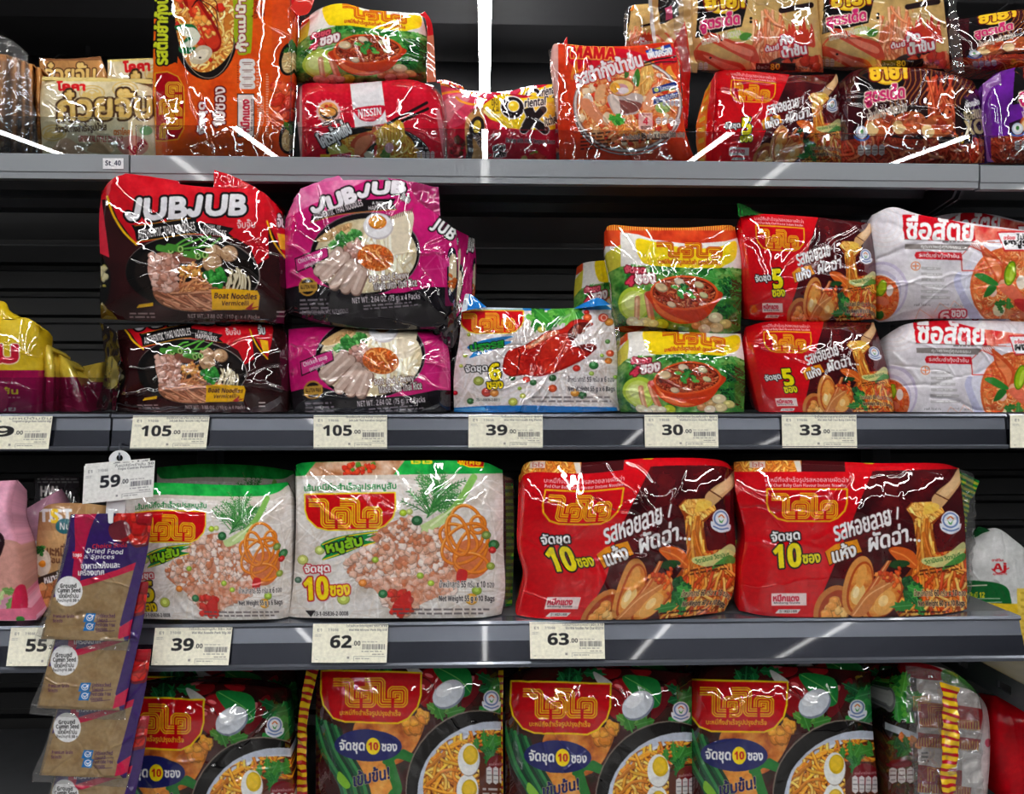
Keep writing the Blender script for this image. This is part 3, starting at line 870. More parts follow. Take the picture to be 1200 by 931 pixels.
def clam_art(n, nm):
    """dark red clam noodle pack; n = packets in the bag; drawn in the view of the right ten-pack"""
    A = Art(855, 530, 1145, 735, RED, 3.2).f(850, 520, .2917)
    A.mottle(A.mask([(0, 30), (1010, 30), (1010, 740), (0, 740)]), [(175, 4, 18), (205, 8, 22), (222, 14, 28)], 260, 5)
    A.rect(0, 30, 330, 114, (205, 120, 50)); A.noodles(A.mask([(30, 68), (300, 68), (300, 114), (30, 114)]), 90, 50, 7, NOODLE, (150, 60, 20))
    A.rect(98, 72, 160, 98, (225, 200, 190)); A.text('ไวไว', 105, 76, 152, 94, (190, 30, 30))
    A.poly([(275, 70), (300, 70), (310, 114), (290, 114)], (215, 205, 195)); A.rect(305, 66, 480, 114, (70, 14, 18)); A.rect(480, 66, 1000, 114, (214, 12, 26))
    A.poly([(560, 72), (600, 78), (590, 84), (555, 80)], (215, 190, 30))
    A.mottle(A.mask([(590, 110), (1010, 100), (1010, 740), (330, 740), (355, 692)]), [(34, 6, 10), (62, 10, 16), (84, 14, 20), (100, 22, 24)], 120, 8)
    A.text('บะหมี่กึ่งสำเร็จรูปรสหอยลายผัดฉ่า', 160, 134, 487, 160, (240, 200, 205), bold=0.8)
    A.text('Pad Char Baby Clam Flavour Instant Noodles', 164, 161, 484, 178, (240, 215, 215), bold=1.0)
    A.shield(168, 183, 489, 312, RED, (232, 170, 20), 7, fill=False)
    A.maze_logo(182, 196, 452, 302, (196, 6, 20), (238, 180, 24))
    # clams
    for cx, cy, rx, ry, rot in ((430, 665, 70, 100, 25),):
        A.ell(cx, cy, rx, ry, (196, 120, 58), rot); A.ell(cx + 8, cy + 6, rx * .84, ry * .86, (165, 60, 25), rot); A.bits(A.emask(cx + 10, cy + 20, rx * .6, ry * .6, rot), 14, 16, 32, [(226, 150, 70), (235, 185, 110)])
    # noodles on the right
    m = A.mask([(725, 262), (745, 238), (860, 232), (880, 275), (830, 330), (850, 430), (900, 470), (975, 440), (985, 700), (700, 700), (660, 640), (700, 560), (765, 480), (775, 380), (750, 300)])
    A._put(m, 0, 0, (150, 62, 18))
    A.noodles(A.mask([(725, 262), (745, 238), (860, 232), (880, 275), (810, 330), (770, 320)]), 60, 70, 11, [(238, 195, 105), (228, 165, 70)], (165, 85, 25), ang=15, spread=1.6)
    A.noodles(A.mask([(755, 300), (830, 300), (840, 430), (880, 500), (860, 580), (740, 570), (770, 430)]), 85, 150, 11, NOODLE, (140, 60, 15), curl=0.18, ang=92, spread=0.5)
    A.noodles(A.mask([(840, 440), (975, 420), (985, 700), (700, 700), (690, 560), (800, 500)]), 190, 130, 11, NOODLE + ORN, (120, 40, 10), curl=0.6)
    A.poly([(655, 425), (700, 415), (760, 440), (770, 500), (720, 490), (680, 460)], (215, 95, 30), True); A.line([(665, 430), (720, 452), (765, 490)], 6, (240, 140, 60), True)
    A.poly([(655, 490), (680, 470), (730, 472), (738, 488), (690, 502)], (30, 70, 30), True)
    for cx, cy, rx, ry, rot in ((632, 620, 62, 110, 38), (535, 575, 58, 122, 14)):
        A.ell(cx, cy, rx, ry, (120, 45, 16), rot); A.ell(cx - 3, cy - 3, rx, ry, (214, 142, 70), rot); A.ell(cx + 6, cy + 4, rx * .85, ry * .88, (178, 72, 26), rot)
        A.mottle(A.emask(cx + 8, cy + 4, rx * .72, ry * .8, rot), [(196, 92, 30), (224, 140, 56), (238, 176, 90)], 50, 21)
        A.ell(cx - 2, cy + 30, rx * .5, ry * .36, (240, 196, 120), rot); A.ell(cx + 12, cy - 40, rx * .34, ry * .4, (232, 160, 76), rot); A.ell(cx - 10, cy + 24, rx * .22, ry * .2, (252, 226, 170), rot)
    A.poly([(650, 470), (668, 470), (540, 690), (500, 690)], (196, 92, 44)); A.line([(655, 472), (520, 690)], 5, (235, 170, 110))
    A.ell(640, 640, 38, 54, (236, 170, 86), 30); A.ell(634, 632, 18, 24, (250, 210, 140), 30)
    A.poly([(505, 690), (560, 610), (620, 560), (672, 545), (676, 566), (620, 610), (560, 690)], (205, 125, 66), True); A.line([(515, 690), (575, 612), (665, 556)], 5, (238, 180, 120), True)
    A.bits(A.mask([(590, 520), (700, 500), (700, 600), (660, 560)]), 26, 6, 14, ORN)
    A.bits(A.mask([(720, 545), (765, 545), (770, 640), (730, 620)]), 18, 14, 20, [(40, 95, 45), (55, 120, 55), (30, 75, 40)])
    A.leaves(A.mask([(690, 610), (800, 600), (800, 680), (700, 680)]), 5, 42, [(50, 130, 55), (35, 105, 48)])
    A.leaves(A.mask([(760, 560), (800, 560), (800, 620), (760, 620)]), 3, 34, LEAF)
    # fork
    A.poly([(935, 100), (970, 100), (945, 160), (900, 225), (862, 262), (838, 252), (830, 222), (856, 190), (905, 150)], (206, 160, 110), True)
    A.poly([(905, 150), (935, 105), (942, 150), (890, 215), (860, 205)], (226, 186, 138), True)
    for d in (0, 17, 34): A.line([(846 + d, 202 + d * .5), (868 + d, 212 + d * .5)], 5, (90, 40, 20))
    A.ell(812, 262, 50, 22, (244, 200, 80), -12, 0.8)
    A.noodles(A.mask([(728, 268), (750, 240), (800, 235), (790, 300)]), 30, 60, 11, [(242, 200, 115), (230, 170, 80)], (175, 95, 30), ang=70, spread=0.9)
    # lettering
    o = (5, K_)
    if n == 10: A.text('จัดชุด', 184, 350, 298, 402, W_, rot=-5, bold=2.2, outline=(6, K_))
    else: A.text('จัดชุด', 146, 446, 252, 494, W_, rot=-5, bold=2.2, outline=(6, K_))
    if n == 10: A.text('10', 194, 404, 304, 498, (244, 226, 16), rot=-4, bold=7, outline=(7, K_)); A.text('ซอง', 312, 446, 380, 480, (225, 215, 20), rot=-5, bold=2.5, outline=(5, K_))
    else: A.text('5', 266, 418, 330, 522, (244, 226, 16), rot=-4, bold=9, outline=(8, K_)); A.text('ซอง', 258, 530, 342, 566, (225, 215, 20), rot=-4, bold=3, outline=(6, K_)) 
    A.text('รสหอยลาย', 428, 298, 668, 360, W_, rot=-17, shear=0.22, bold=2.6, shadow=(3, 3, (60, 5, 10)))
    A.line([(693, 258), (690, 302)], 8, W_)
    A.text('ผัดฉ่า', 566, 338, 735, 414, W_, rot=-15, shear=0.28, bold=3.2, shadow=(3, 3, (40, 5, 10)))
    A.line([(600, 338), (655, 315)], 7, W_)
    for d in (0, 17, 34): A.ell(744 + d, 386 + d * .12, 6, 6, W_)
    A.poly([(398, 438), (440, 410), (530, 389), (552, 440), (470, 462), (418, 494)], K_, op=0.7); A.poly([(400, 434), (440, 406), (530, 386), (550, 436), (470, 458), (418, 488)], (236, 148, 24))
    A.text('แห้ง', 424, 404, 524, 466, W_, rot=-17, bold=3, shear=0.15, outline=(4, (70, 30, 10)))
    A.badge(903, 308, 36)
    A.poly([(795, 462), (880, 448), (955, 395), (958, 440), (880, 498), (800, 486)], (214, 226, 150), True, 0.85); A.text('วิตามินเอ วิตามินอี', 800, 452, 945, 472, (50, 110, 50), rot=-12, bold=1)
    A.poly([(880, 492), (955, 440), (958, 470), (880, 508)], (60, 140, 60), True, 0.9)
    A.lines_of_print(780, 505, 955, 535, 2, (70, 30, 20), seed=3, rot=-0.15)
    q = {10: '10', 5: '5'}[n]
    A.text('น้ำหนักสุทธิ 60 กรัม x %s ซอง' % q, 756, 584, 965, 622, (30, 16, 14), bold=1.2, outline=(2.2, (225, 190, 150)))
    A.text('Net Weight 60 g x %s Bags' % q, 772, 630, 962, 660, (30, 16, 14), bold=1.4, outline=(2.2, (225, 190, 150)))
    A.lines_of_print(690, 668, 965, 684, 1, (60, 20, 14), seed=4)
    A.rect(184, 602, 327, 651, (238, 214, 214)); A.text('หมึกแดง', 192, 607, 296, 634, (200, 30, 60), bold=2); A.text('Mcdang Guide', 194, 636, 300, 646, (60, 50, 60), bold=.6)
    A.poly([(198, 682), (214, 666), (304, 666), (290, 682)], (230, 225, 225)); A.text('73-1-06323-2-0008', 216, 669, 288, 679, (60, 40, 40), bold=.4)
    return A.done()
clam10 = clam_art(10, 'a'); clam5 = clam_art(5, 'b')
O_CLAM10 = Outline([(862, 545), (867, 541), (946, 540), (1025, 543), (1098, 543), (1124, 549)], [(1130, 605), (1133, 677)],
                   [(866, 716), (908, 723), (1002, 724), (1112, 723), (1133, 714)], [(863, 578), (871, 618), (871, 640), (866, 670)])

def pork_art(n):
    """white rice-vermicelli pack with minced pork; drawn in the view of the ten-pack"""
    A = Art(330, 530, 605, 735, (206, 198, 190), 3.2).f(320, 520, .25)
    full = A.mask([(0, 40), (1140, 40), (1140, 860), (0, 860)])
    A.mottle(full, [(188, 174, 160), (212, 204, 198), (232, 228, 226), (222, 214, 206)], 110, 3)
    A.noodles(full, 420, 300, 7, [(228, 224, 224), (238, 236, 236), (204, 192, 184), (216, 208, 204), (196, 182, 170)], None, curl=0.2, op=.45, hi=False)
    A.rect(60, 30, 1140, 152, (20, 150, 60)); A.mottle(A.mask([(60, 30), (1140, 30), (1140, 150), (60, 150)]), [(10, 120, 46), (26, 165, 66), (50, 185, 80)], 90, 4)
    if n == 10: A.mottle(A.mask([(200, 88), (620, 76), (560, 152), (150, 152)]), [(150, 90, 50), (196, 150, 120), (215, 190, 170)], 60, 5)
    if n == 10: A.bits(A.mask([(320, 95), (480, 90), (450, 150), (330, 150)]), 30, 8, 18, [(200, 60, 30), (190, 40, 24), (70, 130, 40)])
    if n == 10: A.poly([(860, 70), (990, 76), (985, 112), (920, 112), (866, 90)], (200, 16, 24)); A.line([(866, 90), (920, 110), (985, 110)], 5, YEL); A.text('พิเศษ', 872, 76, 975, 100, YEL, bold=2)
    if n == 10: A.text('ไวไว', 640, 74, 745, 94, (226, 214, 40), bold=3)
    A.poly([(118, 152), (1095, 140), (1095, 172), (118, 166)], (206, 198, 188))
    A.text('เส้นหมี่กึ่งสำเร็จรูปรสหมูสับ', 148, 184, 577, 228, (20, 128, 58), rot=-1.5, bold=1.5)
    # dill and spring onion
    for k in range(46):
        t = A.rng.rand(); x, y = 720 + 70 * t, 330 - 130 * t + 20
        a = -2.6 + 2.4 * A.rng.rand(); L = 90 + 90 * A.rng.rand()
        A.line([(x, y), (x + L * .5 * math.cos(a), y + L * .5 * math.sin(a) * .7 - 10), (x + L * math.cos(a), y + L * math.sin(a) * .8)], 4.5, [(60, 130, 60), (40, 105, 50), (90, 160, 84)][k % 3], True)
        for j in range(5):
            px, py = x + L * (.4 + .13 * j) * math.cos(a), y + L * (.4 + .13 * j) * math.sin(a) * .8
            A.line([(px, py), (px + 18 * math.cos(a + .8), py + 18 * math.sin(a + .8))], 3, (70, 140, 70)); A.line([(px, py), (px + 18 * math.cos(a - .8), py + 18 * math.sin(a - .8))], 3, (50, 120, 56))
    A.line([(940, 160), (860, 290), (740, 400), (690, 415)], 34, (130, 186, 90), True); A.line([(800, 350), (720, 395), (660, 420)], 46, (196, 220, 150), True); A.line([(850, 300), (740, 385)], 10, (226, 238, 190), True)
    # pork crumble
    pk = A.mask(smooth_pts([(340, 570), (420, 490), (500, 400), (580, 360), (660, 350), (700, 420), (790, 400), (850, 480), (880, 600), (860, 680), (720, 740), (600, 800), (540, 770), (480, 690), (390, 630)], 6, True))
    A._put(pk, 0, 0, (196, 130, 104))
    A.mottle(pk, [(186, 96, 62), (206, 138, 110), (224, 178, 156)], 60, 6)
    A.bits(pk, 420, 8, 24, [(232, 202, 190), (222, 178, 158), (214, 160, 134), (238, 216, 208), (200, 120, 84)])
    A.mottle(A.mask([(430, 640), (880, 600), (900, 760), (600, 810)]) * pk, [(196, 90, 50), (214, 140, 110), (226, 180, 160)], 30, 9, op=0.5)
    A.bits(A.mask([(540, 700), (640, 690), (660, 800), (540, 800)]), 24, 10, 24, [(206, 40, 30), (190, 50, 30)])
    A.poly([(560, 760), (640, 690), (640, 780), (590, 808)], (205, 30, 26), True)
    # carrot curls
    A.ell(930, 540, 90, 95, (212, 84, 26), 20, 0.75)
    for cx, cy, rx, ry, rot in ((905, 400, 80, 110, -10), (870, 450, 95, 62, 30), (930, 500, 66, 120, 25), (960, 380, 34, 40, 0), (900, 470, 120, 80, -35), (930, 560, 78, 44, 10), (865, 430, 50, 95, -15)):
        A.line(A.epts(cx, cy, rx, ry, rot), 16, (196, 96, 24), closed=True); A.line(A.epts(cx - 1, cy - 2, rx, ry, rot), 11, (234, 136, 42), closed=True); A.line(A.epts(cx - 2, cy - 4, rx, ry, rot)[22:34], 4, (250, 186, 104))
    A.poly([(870, 590), (910, 600), (900, 650), (860, 640)], (204, 30, 30), True)
    for x, y, r, c in ((610, 325, 18, (176, 206, 50)), (640, 320, 16, (200, 214, 120)), (675, 362, 26, (40, 100, 56)), (1000, 430, 22, (120, 150, 70)), (1035, 475, 26, (40, 110, 60)), (140, 545, 26, (196, 206, 110)), (118, 640, 17, (60, 100, 80)), (330, 730, 30, (190, 204, 90)), (480, 545, 16, (150, 180, 50)), (690, 620, 17, (160, 190, 60)), (515, 705, 22, (40, 110, 60)), (740, 655, 16, (170, 200, 60)), (420, 655, 20, (230, 130, 40)), (1028, 500, 18, (200, 40, 40)), (1020, 575, 20, (150, 170, 70)), (955, 690, 24, (150, 180, 60)), (220, 500, 24, (190, 205, 110)), (930, 730, 30, (234, 170, 50))):
        A.ell(x, y, r, r * .9, np.array(c) * .8); A.ell(x - 1, y - 2, r * .86, r * .76, c); A.ell(x - 2, y - 3, r * .45, r * .4, np.minimum(np.array(c) + 40, 255))
    # marks
    A.shield(150, 234, 574, 405, (206, 12, 20), (240, 212, 30), 7, rot=-1)
    A.maze_logo(163, 252, 512, 396, (206, 12, 20), (242, 196, 24))
    A.poly([(226, 470), (330, 432), (490, 410), (440, 432), (484, 428), (430, 452), (480, 462), (420, 480), (330, 520), (232, 546), (252, 512)], (18, 140, 62), True)
    A.line([(232, 474), (330, 438), (488, 414)], 5, YEL, True); A.line([(236, 544), (300, 522), (400, 486), (478, 464)], 5, YEL, True)
    A.text('หมูสับ', 250, 446, 418, 510, (140, 200, 30), rot=-13, bold=4, outline=(6, K_))
    A.text('จัดชุด', 148, 566, 264, 614, (246, 246, 246), rot=-3, bold=2.6, outline=(6, (190, 20, 40)))
    if n == 10: A.text('10', 146, 626, 258, 732, (250, 222, 20), rot=-3, bold=8, outline=(7, (190, 20, 40))); A.text('ซอง', 268, 666, 358, 712, (250, 222, 20), rot=-3, bold=3.4, outline=(6, (190, 20, 40)))
    else: A.text('6', 190, 620, 262, 726, (240, 216, 20), rot=-3, bold=8, outline=(8, K_)); A.text('ซอง', 176, 738, 274, 782, (240, 216, 20), rot=-3, bold=3.4, outline=(6, K_))
    A.text('น้ำหนักสุทธิ 55 กรัม x %d ซอง' % n, 780, 640, 1036, 686, (40, 34, 40), bold=1.6, outline=(3, (232, 226, 222)))
    A.text('Net Weight 55 g x %d Bags' % n, 778, 712, 1038, 748, (40, 34, 40), bold=1.8, outline=(3, (232, 226, 222)))
    A.lines_of_print(560, 768, 1040, 806, 2, (90, 80, 84), seed=5)
    A.poly([(150, 782), (382, 778), (352, 816), (176, 816)], (226, 224, 222)); A.poly([(150, 782), (200, 782), (178, 814)], (40, 36, 40)); A.text('73-1-05836-2-0008', 190, 788, 352, 808, (40, 36, 40), bold=1)
    return A.done()
pork10 = pork_art(10); pork6 = pork_art(6)
O_PORK = Outline([(346, 551), (352, 543), (400, 541), (480, 540), (560, 541), (589, 551)], [(590, 590), (590, 640), (592, 690)],
                 [(338, 724), (400, 725), (500, 725), (587, 724)], [(347, 600), (346, 650), (342, 700)])

def dark_art():
    """dark green and red ten-pack of the bottom shelf; drawn in the view of the third pack from the left"""
    A = Art(582, 772, 830, 992, (28, 20, 18), 3.2).f(570, 720, .25)
    full = A.mask([(0, 180), (1100, 180), (1100, 1100), (0, 1100)])
    A.mottle(full, [(14, 12, 12), (44, 14, 14), (70, 20, 20), (24, 40, 24)], 110, 3)
    # chillies, leaves
    for cx, cy, rx, ry, rot, c in ((640, 360, 70, 62, 20, (150, 20, 26)), (600, 420, 50, 80, -20, (140, 16, 22)), (560, 270, 80, 40, 0, (120, 16, 22)), (980, 240, 90, 40, -10, (150, 16, 24)), (830, 400, 34, 120, 30, (100, 14, 22)), (720, 260, 60, 30, 20, (140, 20, 26)), (180, 600, 80, 70, 0, (60, 16, 16)), (200, 690, 60, 90, 10, (130, 20, 22))):
        A.ell(cx, cy, rx, ry, np.array(c) * .6, rot); A.ell(cx, cy, rx * .9, ry * .9, c, rot); A.ell(cx - rx * .3, cy - ry * .35, rx * .3, ry * .14, np.minimum(np.array(c) + 90, 255), rot)
    A.leaves(A.mask([(320, 280), (520, 270), (520, 330), (320, 330)]), 7, 60, [(20, 100, 50), (14, 76, 40)])
    A.poly([(500, 270), (560, 300), (590, 330), (530, 330)], (190, 190, 190), True)
    A.poly([(640, 290), (800, 310), (816, 420), (760, 440), (690, 380)], (24, 120, 52), True); A.line([(650, 295), (760, 360), (812, 420)], 4, (110, 180, 90), True)
    A.leaves(A.mask([(880, 280), (990, 270), (990, 500), (880, 500)]), 12, 70, [(24, 110, 50), (16, 84, 42), (40, 140, 60)])
    A.leaves(A.mask([(640, 470), (760, 470), (760, 520), (640, 520)]), 9, 46, [(50, 120, 40), (80, 140, 50)])
    # egg
    A.ell(712, 430, 82, 60, (120, 130, 150), -35); A.ell(708, 424, 79, 56, (206, 212, 222), -35); A.ell(690, 408, 42, 28, (234, 238, 244), -35)
    # chicken and ginger
    A.poly([(290, 540), (420, 520), (540, 530), (616, 518), (600, 570), (560, 620), (540, 700), (450, 760), (300, 740), (260, 640)], (196, 110, 40), True)
    A.mottle(A.mask(smooth_pts([(290, 540), (420, 520), (540, 530), (600, 560), (540, 700), (450, 760), (300, 740), (260, 640)], 5, True)), [(150, 60, 24), (206, 116, 40), (224, 150, 64)], 70, 11)
    A.bits(A.mask([(500, 530), (610, 515), (600, 570), (520, 620)]), 14, 16, 34, [(230, 160, 50), (214, 130, 40)])
    A.mottle(A.mask(smooth_pts([(240, 730), (430, 730), (450, 860), (540, 960), (400, 1100), (260, 1000)], 5, True)), [(196, 100, 34), (230, 150, 60), (240, 180, 90)], 80, 12)
    # spring onions lower left
    for k in range(9):
        x = 90 + k * 16
        A.line([(x - 20, 520 + k * 8), (x + 30, 700), (x + 110, 850), (x + 140, 1000)], 15, [(24, 84, 50), (50, 130, 70), (14, 60, 40)][k % 3], True)
    A.poly([(200, 790), (250, 850), (230, 870), (190, 830)], (130, 190, 50), True)
    A.line([(430, 730), (450, 800), (470, 870), (450, 900)], 46, (40, 120, 50), True); A.line([(500, 700), (580, 745)], 30, (30, 110, 46), True); A.poly([(450, 690), (500, 695), (590, 748), (540, 752), (470, 730), (440, 760), (400, 745)], (34, 120, 48), True)
    # plate of noodles
    A.ell(860, 880, 352, 378, (120, 110, 100), 0); A.ell(862, 882, 348, 374, (14, 12, 13), 0)
    A.ell(930, 900, 366, 346, (196, 204, 222)); A.ell(942, 912, 350, 324, (226, 230, 238)); A.ell(955, 925, 345, 330, (90, 40, 22))
    m = A.emask(880, 860, 290, 270)
    A.noodles(m * A.mask([(590, 580), (850, 580), (860, 1100), (590, 1100)]), 150, 170, 12, [(238, 178, 46), (226, 150, 36), (245, 200, 90), (206, 120, 30)], (120, 50, 12), curl=0.75)
    A.noodles(m * A.mask([(800, 600), (1010, 590), (1010, 700), (800, 700)]), 26, 120, 11, [(226, 150, 36), (200, 100, 30)], (110, 44, 14))
    A.leaves(A.mask([(830, 610), (985, 610), (960, 680), (850, 690)]), 10, 44, [(40, 110, 40), (60, 140, 50), (30, 84, 36)]); A.leaves(A.mask([(870, 690), (920, 690), (910, 770), (860, 760)]), 6, 38, [(34, 110, 44), (50, 130, 52)])
    for cx, cy, r in ((800, 880, 8), (806, 735, 0)):
        A.ell(cx, cy, 52, 78, (150, 140, 130)); A.ell(cx - 1, cy - 2, 51, 76, (240, 240, 238)); A.ell(cx + 8, cy - 22 + r * 2, 36, 46, (216, 176, 20)); A.ell(cx + 6, cy - 26 + r * 2, 28, 36, (240, 200, 40))
    # marks
    A.shield(112, 320, 580, 560, (196, 8, 20), (240, 206, 20), 8, rot=1.5)
    A.maze_logo(166, 345, 520, 490, (196, 8, 20), (236, 176, 24), rot=0.8)
    A.text('บะหมี่กึ่งสำเร็จรูปปรุงสำเร็จ', 202, 500, 486, 534, (238, 190, 30), rot=1, bold=1.4)
    A.ell(334, 668, 158, 76, (28, 34, 100), 2)
    A.text('จัดชุด', 200, 640, 316, 706, W_, rot=2, bold=2.4); A.ell(357, 672, 33, 40, (250, 220, 20)); A.text('10', 335, 654, 380, 690, (196, 20, 24), bold=3); A.text('ซอง', 398, 660, 468, 694, W_, rot=2, bold=2.2)
    A.text('เข้มข้น!', 260, 776, 436, 842, (24, 26, 90), rot=-13, shear=.2, bold=2.6, outline=(2.5, (220, 180, 130)))
    A.badge(912, 448, 38)
    A.ell(950, 760, 60, 50, (120, 20, 30)); A.text('คุณค่าทางโภชนาการ', 900, 745, 1000, 764, (225, 200, 205), rot=-4, bold=.8)
    A.nutri(886, 766, 1008, 850, 4, (236, 236, 238), (80, 70, 80))
    A.lines_of_print(870, 862, 1010, 930, 3, (220, 215, 215), seed=2)
    A.poly([(80, 900), (330, 900), (300, 940), (105, 940)], (226, 226, 226)); A.text('73-1-06323-2-0002', 120, 908, 295, 930, K_, bold=1)
    return A.done()
dark10 = dark_art()
O_DARK = Outline([(592, 795), (620, 785), (680, 783), (760, 786), (812, 790)], [(816, 860), (822, 930)], [(590, 962), (700, 964), (824, 962)], [(592, 850), (590, 920)])

def tomyum_art():
    """white, yellow and green four-pack with a bowl of red noodles; drawn in the view of the upper pack on the second shelf"""
    A = Art(706, 258, 880, 396, (232, 228, 222), 3.4).f(520, 230, .3)
    A.rect(600, 90, 1200, 196, (208, 58, 26)); A.mottle(A.mask([(600, 90), (1200, 90), (1200, 196), (600, 196)]), [(180, 40, 20), (214, 64, 28), (226, 90, 40)], 80, 2)
    for k in range(60): A.line([(640 + k * 9, 106), (640 + k * 9, 132)], 4, (224, 180, 60))
    A.poly([(690, 140), (760, 150), (820, 170), (960, 188), (1100, 176), (1200, 150), (1200, 330), (690, 300)], (236, 232, 226))
    A.poly([(620, 230), (692, 190), (692, 560), (620, 560)], (206, 196, 60)); 
    g = A.mask([(690, 275), (760, 270), (1150, 282), (1200, 290), (1200, 545), (600, 545), (640, 300)])
    A.mottle(g, [(20, 70, 24), (50, 120, 40), (120, 170, 80), (30, 96, 34)], 60, 4)
    A.leaves(A.mask([(700, 275), (1180, 285), (1180, 400), (1070, 380), (900, 300), (720, 320)]), 70, 26, [(40, 130, 46), (26, 100, 36), (70, 160, 66), (110, 180, 90)])
    A.leaves(A.mask([(1060, 380), (1180, 300), (1180, 540), (1050, 500)]), 60, 28, [(26, 96, 36), (44, 126, 48), (18, 74, 32)])
    A.leaves(A.mask([(690, 460), (760, 470), (760, 530), (690, 530)]), 16, 22, [(20, 80, 40), (34, 104, 46)])
    A.poly([(753, 168), (830, 180), (960, 205), (1080, 196), (1140, 176), (1140, 240), (1100, 270), (1050, 282), (820, 272), (765, 240)], (246, 214, 20), True)
    A.maze_logo(826, 180, 1092, 240, (246, 214, 20), (190, 36, 16), rot=1)
    A.text('บะหมี่กึ่งสำเร็จรูปรสต้มยำ (สูตรต้นตำรับ)', 838, 246, 1080, 272, (190, 60, 30), bold=1.2, rot=1)
    A.ell(745, 420, 64, 66, (176, 204, 60)); A.ell(745, 424, 52, 54, (206, 222, 110)); A.ell(735, 415, 30, 30, (222, 234, 150))
    A.line([(756, 400), (754, 490)], 22, (214, 150, 110)); A.line([(754, 402), (752, 490)], 8, (238, 196, 160)); A.line([(795, 385), (812, 480)], 26, (206, 110, 80)); A.line([(790, 390), (806, 480)], 9, (234, 170, 140))
    for cx, cy, r, c in ((738, 490, 22, (226, 214, 180)), (790, 496, 26, (216, 204, 170)), (758, 500, 20, (236, 228, 200)), (850, 502, 26, (176, 190, 40)), (990, 506, 20, (200, 140, 90)), (1030, 496, 24, (190, 150, 100)), (1062, 476, 26, (226, 210, 170)), (1100, 500, 22, (206, 196, 120)), (1066, 515, 24, (220, 200, 150)), (1020, 520, 22, (232, 214, 190)), (820, 498, 18, (230, 220, 190))):
        A.ell(cx, cy, r * 1.15, r * .85, np.array(c) * .7); A.ell(cx - 1, cy - 2, r * 1.05, r * .76, c); A.ell(cx - 5, cy - 6, r * .4, r * .25, np.minimum(np.array(c) + 40, 255))
    A.poly([(805, 370), (1074, 370), (1060, 430), (1020, 478), (960, 498), (900, 494), (840, 462), (812, 420)], (206, 56, 20), True); A.poly([(815, 400), (840, 455), (900, 488), (960, 492), (900, 470), (850, 440)], (236, 110, 50), True)
    A.ell(939, 378, 134, 68, (226, 86, 36), 1); A.ell(939, 378, 124, 60, (90, 26, 14), 1); m = A.emask(939, 380, 122, 58, 1)
    A.noodles(m, 190, 60, 6, [(190, 90, 50), (170, 60, 34), (206, 120, 76), (150, 44, 26)], (80, 20, 10), curl=0.9)
    for cx, cy, rx, c in ((850, 358, 26, (226, 196, 150)), (920, 336, 22, (232, 210, 180)), (998, 348, 20, (220, 206, 160)), (1016, 388, 18, (206, 200, 150)), (890, 425, 18, (226, 196, 160))):
        A.ell(cx, cy, rx, rx * .62, np.array(c) * .7, 20); A.ell(cx - 2, cy - 3, rx * .9, rx * .52, c, 20)
    A.leaves(A.mask([(890, 350), (980, 350), (980, 400), (890, 400)]), 10, 18, LEAF)
    A.text('จัดชุด', 708, 274, 786, 306, (232, 90, 110), rot=2, bold=2.6, outline=(4.5, (120, 14, 40))); A.text('4', 712, 312, 742, 350, (226, 60, 90), bold=5, outline=(5, (120, 14, 40)), shear=.2); A.text('ซอง', 752, 306, 824, 340, (250, 236, 236), rot=-4, bold=3, outline=(5, (130, 14, 40)))
    return A.done()
tomyum4 = tomyum_art()
O_TOM = Outline([(708, 272), (716, 264), (750, 266), (800, 267), (850, 264), (861, 266)], [(868, 300), (869, 340)], [(714, 384), (750, 382), (800, 388), (846, 392), (868, 388)], [(711, 300), (718, 340), (716, 372)])

